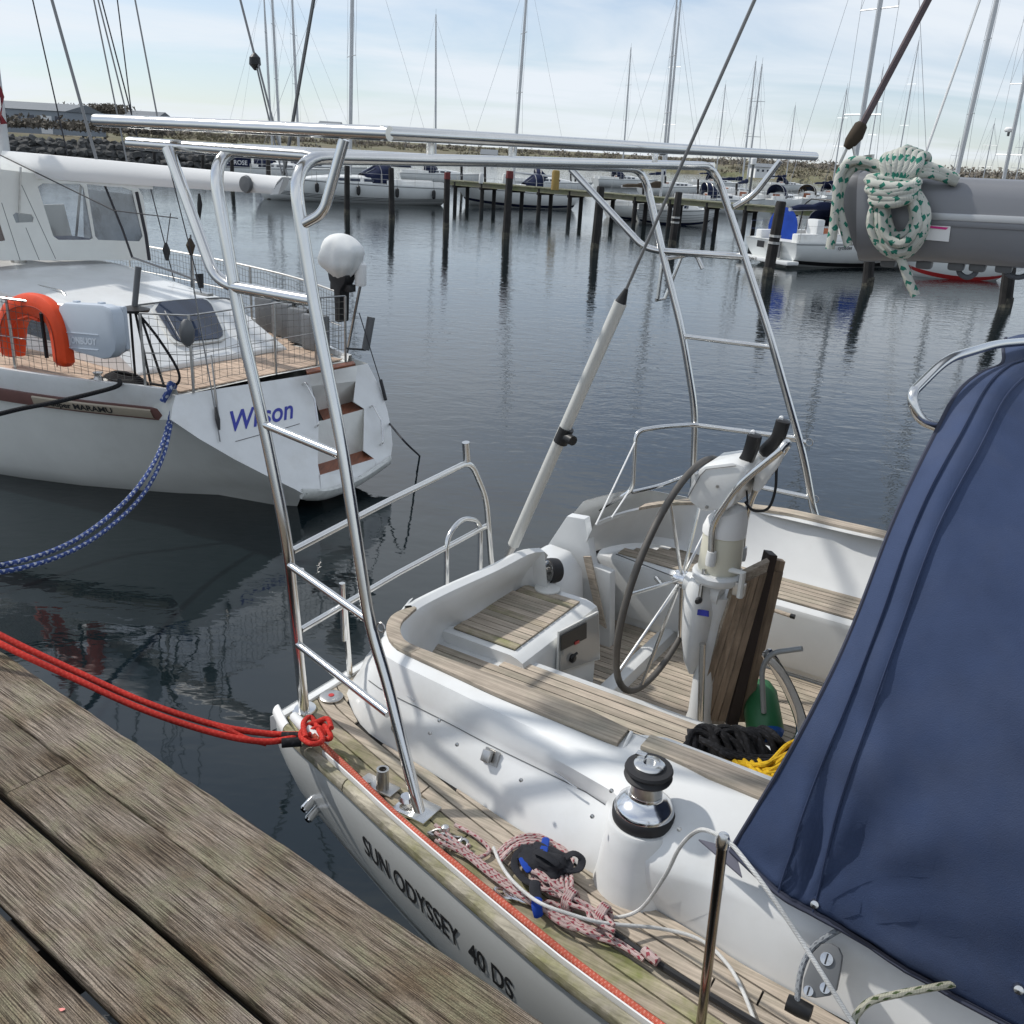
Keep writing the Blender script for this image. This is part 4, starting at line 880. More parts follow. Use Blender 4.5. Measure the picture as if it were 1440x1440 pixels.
tube('dodger_pole', [W.S(29, 235, SD - .05), W.S(27, 300, SD - .05)], .012, STEELD, wt, 6)
# mizzen mast and boom
tube('mizzen_mast', [W(4.72, 0, 1.6), W(4.72, 0, 9), W(4.70, 0, 12.5)], .085, ALU, wt, 12)
bmA = [W.loc(W.N(x, y, 0)) for x, y in ((8, 212), (8, 248), (401, 249), (390, 273))]
ring = []
for q in (0, .1, .5, .9, 1):
    t_ = bmA[0].lerp(bmA[2], q); b_ = bmA[1].lerp(bmA[3], q); w_ = .075; ring.append([W(*(t_ + Vector((0, n, dz)))) for n, dz in ((-w_ * .6, 0), (w_ * .6, 0))] + [W(*(t_.lerp(b_, .3) + Vector((0, w_, 0)))), W(*(t_.lerp(b_, .7) + Vector((0, w_, 0)))), W(*(b_ + Vector((0, w_ * .5, 0)))), W(*(b_ + Vector((0, -w_ * .5, 0)))), W(*(t_.lerp(b_, .7) + Vector((0, -w_, 0)))), W(*(t_.lerp(b_, .3) + Vector((0, -w_, 0))))])
bo = MB().rings(ring).build('mizzen_boom', WHITEP, wt)
MB().rings([[W.N(x, y, -.02) for x, y in p_] + [W.N(x, y, .03) for x, y in reversed(p_)] for p_ in (((12, 222), (12, 236)), ((60, 228), (55, 250)), ((150, 250), (150, 262)), ((215, 262), (215, 266)))]).build('kicker_strut', GEL2, wt)
c = W.N(347, 259, -.085); MB().lathe(c, [(0, 0), (.085, .0), (.075, .03), (0, .035)], -W.n, 14).build('cheek_block', GREYP, bo)
MB().rings([[W.N(388, 262, -.09), W.N(399, 250, -.09), W.N(391, 273, -.09), W.N(380, 274, -.09)], [W.N(388, 262, .09), W.N(399, 250, .09), W.N(391, 273, .09), W.N(380, 274, .09)]]).build('boom_end_cap', ALU, bo)
for (px, py, l_) in ((131, 250, 8), (280, 272, 38)):
    pts = [W.N(px, py, 0), W.N(px + 1, py + l_ * .4, 0), W.N(px, py + l_, 0)]
    MB().tube(pts, [.012, .03, .014], 6).build('hanging_block', BLACK, wt)
rig = [((46, 0), (95, 218), 0, .008), ((73, 0), (136, 226), 0, .018), ((132, 0), (180, 235), .2, .009), ((138, 0), (178, 160), .2, .009), ((143, 0), (186, 165), .2, .008), ((165, 0), (185, 160), .1, .007), ((190, 0), (222, 168), -.1, .009), ((338, 0), (357, 74), 0, .012), ((359, 86), (397, 246), 0, .009), ((362, 86), (404, 248), 0, .011), ((441, 0), (399, 246), 0, .018), ((232, 210), (283, 412), -.3, .006), ((185, 160), (245, 395), .9, .007), ((0, 218), (160, 296), -.1, .008), ((160, 296), (250, 307), -.1, .006)]
for a, c, n, r_ in rig:
    A_, C_ = W.N(*a, n), W.N(*c, n)
    if a[1] == 0: A_ = C_ + (A_ - C_) * 2.2
    tube('rigging_line', [A_, C_], r_, WIRE if r_ > .008 else LINED, wt, 6)
MB().lathe(W.N(358, 74, 0), [(.01, 0), (.05, -.04), (.055, -.10), (.01, -.15)], seg=10).build('block', BLACK, wt)
# ensign on the mizzen
fl = []
for i in range(7):
    r_ = []
    for j in range(6):
        q = j / 5; p = W.N(-26 + 24 * q + (i / 6) * 22 - 8, 92 + 82 * (i / 6) ** .9 + 6 * (1 - q), -.25); p += W.n * .05 * math.sin(i * 1.3 + j * .9); r_.append(p)
    fl.append(r_)
fo = tag(strip('ensign', fl, mat('flag_red', (.17, .012, .02), .8, var=.15), None, .004), 'dark red ensign hanging limp at the ketch\'s mizzen', 'flag')
strip('white_cross', [[p - W.n * .012 for p in r_[3:5]] for r_ in fl], WHITEP, fo)
# guard rails, posts and netting
def rail_line(side, s0, s1, z, n_=22): return [W(s0 + (s1 - s0) * i / n_, side * (WB(s0 + (s1 - s0) * i / n_) - .07), z) for i in range(n_ + 1)]
posts = [(22, 520), (205, 545), (272, 548), (388, 522), (445, 510), (486, 505)]
pb_ = [UZ(x, y, 1.03) for x, y in posts]
for i, p in enumerate(pb_): tube('guard_post', [p - UPV * .03, p + UPV * (.70 if i else .72)], .014, STEELD, wt, 8)
for s in (2.6, 4.0, 5.6):
    p = W(s, WB(s) - .07, 1.0); tube('guard_post', [p, p + UPV * .74], .014, STEELD, wt, 8)
    p = W(s + .4, -(WB(s + .4) - .07), 1.0); tube('guard_post', [p, p + UPV * .74], .014, STEELD, wt, 8)
near_run = [p for p in reversed(rail_line(-1, .62, 6, 0))]; stern_run = [pb_[1], pb_[2], pb_[3], pb_[4], pb_[5]]; far_run = rail_line(1, .3, 6, 0)
def net(run, name='netting', zb=1.08, zt=1.71, step=.075):
    P = resample([Vector((p.x, p.y, 0)) for p in run], max(3, int(sum((Vector((b.x, b.y, 0)) - Vector((a.x, a.y, 0))).length for a, b in zip(run, run[1:])) / step))); mb = MB()
    for k in range(int((zt - zb) / step) + 1):
        z = zb + k * step; mb.tube([Vector((p.x, p.y, z + .012 * math.sin(i * .7 + k))) for i, p in enumerate(P)], .0026, 3)
    for i, p in enumerate(P): mb.tube([Vector((p.x + .008 * math.sin(i * 3.), p.y, zb)), Vector((p.x, p.y + .008 * math.sin(i * 1.7), zt))], .0026, 3)
    mb.build(name, NETM, wt)
    for z, r_ in ((zt + .02, .013 if run is not stern_run else .010), (1.36, .005)): tube('rail_wire', [Vector((p.x, p.y, z)) for p in P], r_, STEELD, wt, 6)
net(near_run); net(stern_run); net(far_run)
# fittings on the rail
c = pb_[2] + UPV * .52; MB().lathe(c - W.n * .03, [(.02, -.1), (.06, -.06), (.075, .05), (.05, .12), (.02, .15)], seg=10).build('rail_winch', GREYP, wt)
c = W(.62, -1.22, 1.75); MB().lathe(c - UPV * .03, [(0, 0), (.13, .0), (.14, .025), (.05, .05), (0, .05)], seg=16).build('pole_collar', BLACK, wt)
tube('pole', [c, c + W.n * .05 - W.f * .04 + UPV * .38], .028, GREYP, wt, 10)
for a in ((.0, .0), (.07, -.02), (-.06, .02)): tube('pole_leg', [c + W.f * a[0], W(.55 + a[0] * 3, -1.16 + a[1], 1.02)], .013, BLACK, wt, 6)
MB().lathe(W(1.0, -1.42, 1.03), [(0, 0), (.05, .0), (.03, .05), (.05, .08), (0, .09)], seg=10).build('deck_cleat', STEELD, wt)
for (px, py, s) in ((258, 408, 2.1), (205, 335, 3.9), (118, 325, 3.9)):   # mizzen shroud tensioners and blocks
    pass
tube('backstay_tensioner', [WT(297, 500) + W.n * .0, WT(307, 600) + TNRM * .02], .010, WIRE, wt, 6)
tube('backstay_wire', [W.S(268, 380, .1), WT(297, 560) + TNRM * .03, WT(308, 622) + TNRM * .02], .007, WIRE, wt, 6)
MB().tube([WT(301, 575) + TNRM * .03, WT(304, 592) + TNRM * .03, WT(306, 606) + TNRM * .03], [.012, .024, .012], 8).build('rigging_screw', BLACK, wt)
MB().tube([WT(529, 537) + TNRM * .03 + W.n * .05, WT(536, 565) + TNRM * .03 + W.n * .05], .02, 8).build('rigging_screw', BLACK, wt)
tube('backstay_wire', [W.S(505, 440, .0), WT(535, 560) + TNRM * .03 + W.n * .05], .006, LINED, wt, 5)
for (a, b_, c_) in (((235, 205), (283, 395), (283, 412)),): MB().tube([W.N(280, 385, .3), W.N(283, 405, .3)], [.05, .03], 8).build('deck_block', BLACK, wt); MB().box(W.N(286, 413, .3), (.24, .08, .03), (W.f, W.n, UPV)).build('deck_fitting', STEELD, wt)
tube('sheet', [W.N(145, 255, .05), W.N(172, 322, .05), W.N(186, 362, .05)], .013, LINED, wt); tube('sheet', [W.N(186, 362, .05), W.N(280, 395, .35)], .012, WIRE, wt)
tube('sheet', [W.N(192, 270, .6), W.N(205, 330, .6), W.N(210, 366, .6)], .02, LINED, wt)
for (px, py, n, r_) in ((234, 352, .8, .05), (268, 345, 1.2, .06)):
    c = W.N(px, py, n); MB().tube([c + UPV * .09, c, c - UPV * .12], [.015, r_, .02], 8).build('rigging_block', BLACK if px < 250 else R_BROWN, wt)
tube('boom_guy', [W.N(234, 345, .8), W.N(240, 300, .6)], .006, LINED, wt, 5); tube('boom_guy', [W.N(270, 420, 1.2), W.N(268, 330, 1.2)], .012, GREYP, wt, 6)
# antenna pole, rod holder
ap = W(.02, 1.22, 1.0); tube('antenna_pole', [UZ(487, 500, 1.0), W.S(507, 400, .05)], .016, STEELD, wt)
MB().lathe(W.S(507, 402, .05), [(0, 0), (.055, .0), (.066, .02), (.066, .23), (.05, .25), (0, .255)], seg=16).build('antenna', WHITEP, wt)
MB().tube([W.S(514, 492, .0), W.S(522, 446, -.02)], .045, 10).build('rod_holder', GREYP, wt)
MB().tube([W.S(488, 490, .02), W.S(514, 492, .0)], .012, 6).build('rod_bracket', BLACK, wt)
# outboard under a white cover on the far rail
ob_ = thing('outboard_motor', 'outboard motor under a gathered white cover on the ketch\'s rail', 'outboard', W.S(478, 400, .25))
bm = bmesh.new(); bmesh.ops.create_icosphere(bm, subdivisions=4, radius=1)
cc = W.S(480, 362, .25)
for v in bm.verts:
    a = math.atan2(v.co.y, v.co.x); z = v.co.z; fold = 1 + (.055 * math.sin(a * 9 + z * 1.5) + .04 * math.sin(a * 16 + 1 - z)) * (.3 + .9 * (1 - z) / 2) + .20 * mnoise.noise(v.co * 1.2 + Vector((3, 1, 0))); k = 1.0 if z > -.3 else 1 - (-.3 - z) * .55
    v.co = cc + W.f * (v.co.x * .27 * fold * k) + W.n * (v.co.y * .22 * fold * k) + UPV * (z * .255)
me = bpy.data.meshes.new('cover'); bm.to_mesh(me); bm.free(); soft(link('cover', me, COVER, ob_))
MB().rings([[cc + W.f * x * w_ + W.n * y * .08 - UPV * h_ for x, y in ((-1, -1), (1, -1), (1, 1), (-1, 1))] for w_, h_ in ((.14, .17), (.12, .25), (.05, .34), (.035, .7))]).build('motor_leg', BLACK, ob_, True, .02)
MB().box(cc - UPV * .32 + W.n * .02, (.3, .1, .08), (W.f, W.n, UPV)).build('clamp_bracket', BLACK, ob_, True, .01)
# plastic deck boxes (jerrycans) lashed inside the far rail
jc = mat('jerrycan_grey', (.16, .17, .18), .6, var=.2)
for i in range(4):
    c = W(.75 + i * .42, WB(.75 + i * .42) - .2, 1.0)
    t_ = thing('jerrycan', ['grey jerrycan lashed inside the ketch\'s netting, next to the covered outboard', 'grey jerrycan second from the covered outboard inside the netting', 'grey jerrycan third from the covered outboard inside the netting', 'grey jerrycan farthest from the covered outboard inside the netting'][i], 'jerrycan', c, 'jerrycans inside the netting')
    MB().box(c + UPV * .22, (.32, .17, .42), (W.f, W.n, UPV)).build('body', jc, t_, True, .04); MB().tube([c + UPV * .43 - W.f * .1, c + UPV * .49, c + UPV * .43 + W.f * .1], .012, 6).build('handle', jc, t_); MB().lathe(c + UPV * .43 + W.f * .1, [(.03, 0), (.03, .04), (0, .045)], seg=8).build('screw_cap', BLACK, t_)
# horseshoe lifebuoy
def flat_sweep(mb, pts, nrm, w_, h_, seg=12):
    pts = [Vector(p) for p in pts]; nrm = Vector(nrm).normalized(); rings = []
    for i, p in enumerate(pts):
        t = (pts[min(i + 1, len(pts) - 1)] - pts[max(i - 1, 0)]).normalized(); x = t.cross(nrm).normalized(); e = min(1, min(i, len(pts) - 1 - i) / 2 + .62)
        rings.append([p + x * w_ * e * math.copysign(abs(math.cos(a)) ** .7, math.cos(a)) + nrm * h_ * e * math.copysign(abs(math.sin(a)) ** .8, math.sin(a)) for a in [2 * math.pi * k / seg for k in range(seg)]])
    return mb.rings(rings)
LBN = -1.62
lb = thing('lifebuoy', 'orange-red horseshoe lifebuoy hanging on the ketch\'s rail', 'lifebuoy', W.N(50, 500, LBN))
cp = spline([W.N(x, y, LBN) for x, y in ((14, 500), (11, 462), (18, 440), (36, 430), (58, 431), (75, 444), (85, 470), (91, 514))], 5)
flat_sweep(MB(), cp, W.n, .118, .075).build('foam_ring', ORANGE, lb)
tube('piping', spline([p - W.n * .078 for p in cp], 1) if False else [p - W.n * .076 for p in cp], .006, mat('piping_dark', (.30, .03, .01), .6), lb, 5)
flat_sweep(MB(), [W.N(x, y, LBN - .0) for x, y in ((30, 500), (29, 460), (34, 448), (48, 444), (58, 450))], W.n, .03, .07, 8).build('inner_lining', ORANGE, lb)
tube('strap', [W.N(58, 440, LBN - .08), W.N(62, 470, LBN - .05), W.N(66, 503, LBN - .04)], .02, BLACK, lb, 6)
# grey rescue-buoy case
jb = thing('rescue_buoy_case', 'pale grey plastic case with a raised maker\'s panel on the ketch\'s rail', 'case', W.N(140, 500, LBN + .2))
JN = -1.50
def JW(x, y, o=0.): return W.N(x, y, JN) - W.n * o
poly = [JW(x, y) for x, y in ((97, 438), (99, 428), (106, 424), (160, 427), (170, 431), (175, 440), (179, 478), (178, 492), (171, 501), (160, 503), (122, 493), (109, 486), (104, 478))]
plate('shell', poly, -W.n * .12, GREYBOX, jb, .03, True)
plate('lid_rim', [JW(*p, .0) for p in ((100, 427), (172, 431), (178, 492), (160, 503), (108, 487))], W.n * .05, GREYBOX, jb, .02, True)
words('raised_lettering', 'JONBUOY', .085, lambda x, y: JW(115, 480, .124) + (JW(156, 483, .124) - JW(115, 480, .124)).normalized() * x + UPV * y, mat('case_grey_raised', (.54, .59, .65), .4), jb, .004, 1.0, 1.1)
for y_ in (465, 486): tube('raised_line', [JW(108, y_, .122), JW(155, y_ + 4, .122)], .005, GREYBOX, jb, 4)
for k in (0, 1): MB().box(JW(115 + 35 * k, 424.5 + 2.0 * k, .05), (.06, .05, .035), (W.f, W.n, UPV)).build('hinge', GREYBOX, jb, True, .008)
# lines of the ketch
def along(pxy, ys): return [UY(x, y, d) for (x, y), d in zip(pxy, ys)]
bl = [((246, 556), 8.75), ((238, 590), 8.45), ((222, 640), 8.0), ((190, 690), 7.45), ((140, 737), 6.8), ((80, 772), 6.2), (( -5, 796), 5.6), ((-130, 805), 5.0), ((-330, 780), 4.5)]
mr_ = thing('mooring_line', 'doubled blue and white mooring line sagging from the ketch\'s quarter', 'rope', W(.2, -1.2, .9))
for k, dx in ((0, 0), (1, 1)):
    rope('strand', [UY(x + 9 * k * min(1, i / 3), y + 8 * k * min(1, i / 3), d) for i, ((x, y), d) in enumerate(bl)], .0185, R_BLUE, mr_)
rope('turn', [W(.25, -1.12, 1.05), W(.2, -1.2, 1.1), W(.16, -1.25, 1.05), W(.2, -1.3, .95)], .03, R_BLUE, mr_)
ml = tag(rope('mooring_line', [W(.75, -1.36, 1.06), UY(160, 545, 8.6), UY(80, 565, 8.3), UY(0, 582, 8.0), UY(-200, 640, 7.0)], .022, R_BLACK), 'black mooring line leading off the ketch past its name plate', 'rope')
cl = thing('coiled_line', 'flat black coil of line lying on the ketch\'s quarter deck', 'rope', W(.85, -1.25, 1.02))
for k in range(5): rope('coil', [W(.85 + (.30 - .03 * k) * math.cos(a), -1.22 + (.10 - .01 * k) * math.sin(a), 1.03 + .012 * k) for a in [2 * math.pi * j / 14 for j in range(15)]], .014, R_BLACK, cl)
hl = thing('hanging_line', 'black line looped down from the pole collar on the ketch\'s rail', 'rope', W(.5, -1.2, 1.05))
rope('loop', [W(.58, -1.24, 1.74), W(.35, -1.18, 1.5), W(.2, -1.1, 1.2), W(.25, -1.12, 1.06), W(.5, -1.2, 1.05)], .013, R_BLACK, hl)
ql = tag(rope('stern_line', [WT(548, 596), UY(570, 622, 9.6), UZ(590, 641, WATER + .005), UZ(596, 648, WATER - .1)], .011, LINED), 'thin dark stern line dipping into the water off the ketch', 'rope')

# ================================================================== THE YACHT ALONGSIDE
jt = thing('sailing_yacht', 'white sailing yacht alongside the pier with stainless arch and teak cockpit', 'sailboat', J(1.5, 0, WATER))
bs = [-.54, -.40, -.23, -.03, .2, .45, .7, .96, 1.6, 2.5, 4, 6, 8, 9.5, 10.6]; bb_ = [1.39, 1.468, 1.52, 1.578, 1.648, 1.716, 1.782, 1.842, 1.94, 2.0, 2.02, 1.8, 1.25, .65, .03]
def JB(s): return xsmooth(s, bs, bb_)
def JK(s): return xsmooth(s, [-.54, 0, 1, 4, 8, 10.6], [.30, -.12, -.42, -.7, -.6, -.2])
ZT = 1.325
def jhull(s, u):
    """u = 0 at the deck edge .. 1 at the keel, near side"""
    k = JK(s); rake = -.10 * u * (1 - min(1, max(0, (s + .54) / .6))) 
    return J(s - rake * -1.2, -JB(s) * (max(0, 1 - u ** 1.9)) ** .72, ZT - (ZT - k) * u)
SJ = [-.54 + (10.6 + .54) * (i / 46) ** 1.6 for i in range(47)]
us = [0, .03, .07, .12, .18, .25, .32, .4, .5, .6, .7, .8, .88, .94, .98, 1]
hr_ = []
for s in SJ:
    nr = [jhull(s, u) for u in us]; fr = []
    for u in reversed(us[:-1]):
        l = J.loc(jhull(s, u)); fr.append(J(l.x, -l.y, l.z))
    hr_.append(nr + fr)
hm_ = MB().rings(hr_, False, False); hm_.add(hr_[0], [tuple(range(len(hr_[0])))])
jh = hm_.build('hull', HULLW, jt)
# styling line low on the topside
MB().rings([[jhull(s, u) + (jhull(s, u) - J(s, 0, .6)).normalized() * .003 for u in (.255, .268)] for s in [-.45 + .1 * i for i in range(30)]], False, False).build('hull_line', GREYP, jh)
def hull_place(s0, u0, size):
    def f(x, y):
        s = s0 + x; h = (ZT - JK(s)); p = jhull(s, u0 - y / h); q = jhull(s, u0 - y / h + .02); e = jhull(s + .02, u0 - y / h); n = (q - p).cross(e - p).normalized()
        if n.dot(J.n) > 0: n = -n
        return p + n * .0012
    return f
words('hull_lettering', 'SUN ODYSSEY  40 DS', .125, hull_place(.05, .140, .1), INK, jh, .0022, 1.0, 1., fit=.70)
MB().rings([[hull_place(.79, .145, .1)(x, y) for y in (.0, .012 + .04 * x)] for x in (.0, .1, .2, .3, .5)], False, False).build('hull_flash', INK, jh)
for dz, (px, py) in ((0, (440, 1122)), (.0, (446, 1136))):
    c = J.N(px, py, -1.47); MB().lathe(c + J.n * .02, [(.016, 0), (.016, .07), (.011, .075), (.011, .05), (0, .05)], -J.n - UPV * .3, 12).build('exhaust_outlet', CHROME, jh)
MB().lathe(J.N(462, 1098, -1.50) , [(.0, 0), (.022, .0), (.018, .012), (0, .013)], -J.n, 12).build('hull_vent', STEEL, jh)
MB().lathe(hull_place(1.08, .09, .1)(0, 0), [(0, 0), (.04, 0), (.035, .015), (.02, .02), (0, .015)], -J.n, 14).build('hull_fairlead', STEELD, jh)
# wooden gunwale in lengths, aluminium toe rail, deck
def gun(s0, s1, m, name, parent=jt):
    rr = []
    n = max(4, int((s1 - s0) / .06))
    for i in range(n + 1):
        s = s0 + (s1 - s0) * i / n; b = JB(s)
        rr.append([J(s, -(b + d), z) for d, z in ((-.004, 1.318), (.009, 1.322), (.013, 1.338), (.009, 1.353), (-.002, 1.361), (-.014, 1.362), (-.020, 1.358), (-.022, 1.30))])
    return MB().rings(rr, True, True).build(name, m, parent)
gun(-.535, -.42, WHITEP, 'gunwale_end'); gun(-.415, -.04, GUN, 'gunwale'); gun(-.034, 3.2, GUN, 'gunwale'); gun(3.206, 10.3, GUN, 'gunwale')
fg = MB()
fg.rings([[J(s, JB(s) + d, z) for d, z in ((-.004, 1.28), (.018, 1.315), (-.005, 1.362), (-.055, 1.36), (-.058, 1.30))] for s in SJ[:-1]], True, True).build('gunwale', GUN, jt)
MB().rings([[J(s, -(JB(s) + d), z) for d, z in ((-.024, 1.30), (-.024, 1.372), (-.029, 1.372), (-.029, 1.30))] for s in [-.2 + .1 * i for i in range(60)]], True, True).build('toe_rail', WHITEP, jt)
for s in (.35, .95, 1.35, 1.75, 2.2): MB().rings([[J(s + dx, -(JB(s) - .030) , z) for dx, z in ((-.06, 1.335), (-.045, 1.32), (.045, 1.32), (.06, 1.335), (.045, 1.352), (-.045, 1.352))], [J(s + dx, -(JB(s) - .033), z) for dx, z in ((-.06, 1.335), (-.045, 1.32), (.045, 1.32), (.06, 1.335), (.045, 1.352), (-.045, 1.352))]]).build('toe_rail_slot', STEELD, jt, False)
dkr = [[J(s, -(JB(s) - .05), 1.30) for s in SJ[:-2]], [J(s, 0, 1.30) for s in SJ[:-2]], [J(s, JB(s) - .05, 1.30) for s in SJ[:-2]]]
# side deck base stops at the coaming; caulking shows between the planks
P0 = [J.loc(UZ(x, y, 1.305)) for x, y in ((505, 925), (494, 959), (491, 985), (503, 1013), (525, 1036), (575, 1067), (647, 1112), (735, 1170), (817, 1219), (900, 1267), (990, 1320), (1090, 1382))]
P0 += [Vector((2.2, P0[-1].y - .04, 1.305)), Vector((3.2, P0[-1].y - .04, 1.305))]
p0s = spline(P0, 6)
def CB(s):
    """outer edge of the coaming at deck level (n), near side"""
    if s <= p0s[12].x: return None
    for a, b in zip(p0s[12:], p0s[13:]):
        if a.x <= s <= b.x: return a.y + (b.y - a.y) * (s - a.x) / max(1e-6, b.x - a.x)
    return p0s[-1].y
SD_ = [-.52 + .04 * i for i in range(96)]
for side in (-1, 1):
    ra, rb = [], []
    for s in SD_:
        c_ = CB(s); inner = (c_ if c_ is not None else -.6) + .06 if s > -.3 else -.4
        ra.append(J(s, side * (JB(s) - .055), 1.302)); rb.append(J(s, side * -inner, 1.302))
    MB().rings([ra, rb], False, False).build('side_deck', CAULK, jt)
MB().rings([[J(s, -(JB(s) - .05), 1.300) for s in SJ[20:-1]], [J(s, (JB(s) - .05), 1.300) for s in SJ[20:-1]]], False, False).build('foredeck', GEL2, jt)
PW = .054
sd_parent = MB().rings([[J(s, -(JB(s) - .03), 1.3025), J(s, -(JB(s) - .046), 1.3025)] for s in SD_], False, False).build('deck_margin', CAULK, jt)
for k in range(10):
    runs, cur = [], []
    for s in SD_:
        c_ = CB(s); lim = -c_ if c_ is not None else (1.16 if s > -.42 else .9)
        o1 = JB(s) - .048 - k * PW; o2 = o1 - PW + .0065; o2 = max(o2, lim + .004)
        if o1 - o2 > .006: cur.append((s, o1, o2))
        else:
            if len(cur) > 2: runs.append(cur)
            cur = []
    if len(cur) > 2: runs.append(cur)
    for run in runs:
        cuts = [0]; x = 12 + (k * 17) % 23
        while x < len(run) - 6: cuts.append(x); x += 26 + (k * 7) % 15
        cuts.append(len(run) - 1)
        for a, b in zip(cuts, cuts[1:]):
            seg = run[a:b + 1]
            rr = [[J(s + (.003 if i == 0 else -.003 if i == len(seg) - 1 else 0), -o1, 1.303), J(s + (.003 if i == 0 else -.003 if i == len(seg) - 1 else 0), -o1, 1.310), J(s + (.003 if i == 0 else -.003 if i == len(seg) - 1 else 0), -o2, 1.310), J(s + (.003 if i == 0 else -.003 if i == len(seg) - 1 else 0), -o2, 1.303)] for i, (s, o1, o2) in enumerate(seg)]
            MB().rings(rr, True, True).build('deck_plank', TEAKG if k < 3 else TEAK, jt, False)
# after deck edge, white transom lip
tl = [J(-.525, -1.40 + i * .28, 1.30) for i in range(11)]
MB().rings([[p + J.f * a + UPV * b for a, b in ((-.03, -.05), (-.03, .012), (-.015, .022), (.015, .02), (.02, -.01))] for p in tl], True, True).build('transom_lip', GEL, jt)
c = UZ(466, 980, 1.315); MB().lathe(c, [(0, 0), (.045, 0), (.045, .004), (.038, .008), (.016, .008), (0, .008)], seg=20).build('filler_cap', STEELD, jt); MB().lathe(c + UPV * .0085, [(0, 0), (.012, 0), (.01, .002), (0, .002)], seg=10).build('filler_mark', REDM, jt)

# ---- coaming moulding, near side, from deck to the cockpit
NS = 60
Pcap = [J.loc(UZ(x, y, 1.6)) for x, y in ((583, 856), (562, 862), (548, 872), (543, 888), (552, 908), (577, 923), (640, 952), (700, 980), (790, 1017), (868, 1049))]
Pcin = [J.loc(UZ(x, y, 1.6)) for x, y in ((586, 858), (575, 868), (566, 877), (563, 889), (570, 904), (592, 915), (650, 937), (746, 971), (825, 1000), (884, 1029))]
isl = [Vector((.84, -1.165, 1.608)), Vector((.95, -1.165, 1.61)), Vector((1.2, -1.19, 1.61)), Vector((1.7, -1.2, 1.61)), Vector((3.2, -1.2, 1.61))]
PU = [Vector((-.44, -.72, 1.54))] + [J.loc(UZ(x, y, 1.54)) for x, y in ((540, 902), (530, 915), (528, 925), (532, 935), (553, 949), (607, 977), (647, 997), (780, 1067), (852, 1108))] + [Vector((.84, -1.335, 1.54)), Vector((.91, -1.40, 1.532)), Vector((1.0, -1.425, 1.53)), Vector((1.10, -1.40, 1.535)), Vector((1.22, -1.36, 1.55)), Vector((1.8, -1.38, 1.56)), Vector((3.2, -1.36, 1.56))]
PV = [Vector((-.48, -.70, 1.475))] + [J.loc(UZ(x, y, 1.475)) for x, y in ((520, 915), (514, 930), (514, 945), (522, 960), (557, 980), (610, 1006), (690, 1048), (780, 1092), (850, 1130))] + [Vector((.86, -1.41, 1.48)), Vector((.92, -1.45, 1.475)), Vector((1.0, -1.468, 1.47)), Vector((1.10, -1.455, 1.475)), Vector((1.22, -1.44, 1.485)), Vector((1.8, -1.46, 1.49)), Vector((3.2, -1.42, 1.49))]
capO = [Vector((-.40, -.75, 1.6))] + Pcap[1:] + isl
def RS(P, n=NS): return resample(spline(P, 5), n)
def byS(P, ref):
    """re-space a polyline so that points line up across the moulding"""
    return P
def bands(parts, name, m, parent, flip=1):
    rows_ = [[J(p.x, p.y * flip, p.z) for p in r] for r in parts]
    return MB().rings(rows_, False, False).build(name, m, parent)
def align(P):
    """sample at fixed stations of s along the straight run, by arc length round the stern quarter"""
    P = spline(P, 6); k = min(range(len(P)), key=lambda i: P[i].x + (0 if i < len(P) * .6 else 9)); head = resample(P[:k + 1], 8) if k else [P[0]] * 8; o = head[:-1]
    for i in range(46):
        s = P[k].x + (3.1 - P[k].x) * (i / 45) ** 1.15
        for a, b in zip(P[k:], P[k + 1:]):
            if a.x <= s <= b.x + 1e-6: o.append(a.lerp(b, (s - a.x) / max(1e-6, b.x - a.x))); break
        else: o.append(P[-1])
    return o
aP0, aPV, aPU, aCO = align([Vector((-.36, -.70, 1.305)), *P0[1:]]), align(PV), align(PU), align(capO)
aCO_ = [p - UPV * .004 for p in aCO]
mid1 = [a.lerp(b, .5) + Vector((0, -.012, .008)) for a, b in zip(aP0, aPV)]
lip1 = [a.lerp(b, .88) + Vector((0, -.004, -.0)) for a, b in zip(aP0, aPV)]
mid2 = [a.lerp(b, .5) + Vector((0, -.014, .014)) for a, b in zip(aPU, aCO_)]
for fl_ in (1, -1):
    bands([aP0, mid1, lip1, aPV, [a.lerp(b, .4) for a, b in zip(aPV, aPU)], aPU, mid2, aCO_], 'coaming_side', GEL, jt, fl_)
jl = [p for p in aPV if -.28 < p.x < .80]
tube('moulding_joint', [J(*(p + Vector((0, -.0015, .001)))) for p in jl], .0016, GREYP, jt, 5)
# inner wall: cap to bench
inn_top = [Vector((3.1 - i * .1, -1.03, 1.6)) for i in range(31)]
capI_run = Pcin[::-1]
inT = [Vector((3.1, -1.10, 1.6)), Vector((1.2, -1.09, 1.6)), Vector((.95, -1.085, 1.6))] + [p.copy() for p in capI_run]
crest = [J.loc(UZ(x, y, 1.585)) for x, y in ((600, 849), (640, 829), (700, 802), (745, 779), (766, 776))]
inT = inT + crest
inB = [Vector((3.1, -1.0, 1.33)), Vector((1.2, -1.0, 1.33)), Vector((.3, -1.0, 1.33)), Vector((-.1, -.96, 1.33)), Vector((-.28, -.86, 1.33))] + [J.loc(UZ(x, y, zz)) for x, y, zz in ((608, 918, 1.33), (618, 903, 1.335), (636, 886, 1.345), (655, 874, 1.38), (700, 845, 1.38), (748, 815, 1.38), (764, 806, 1.38))]
rT, rB = resample(spline(inT, 6), 70), resample(spline(inB, 6), 70)
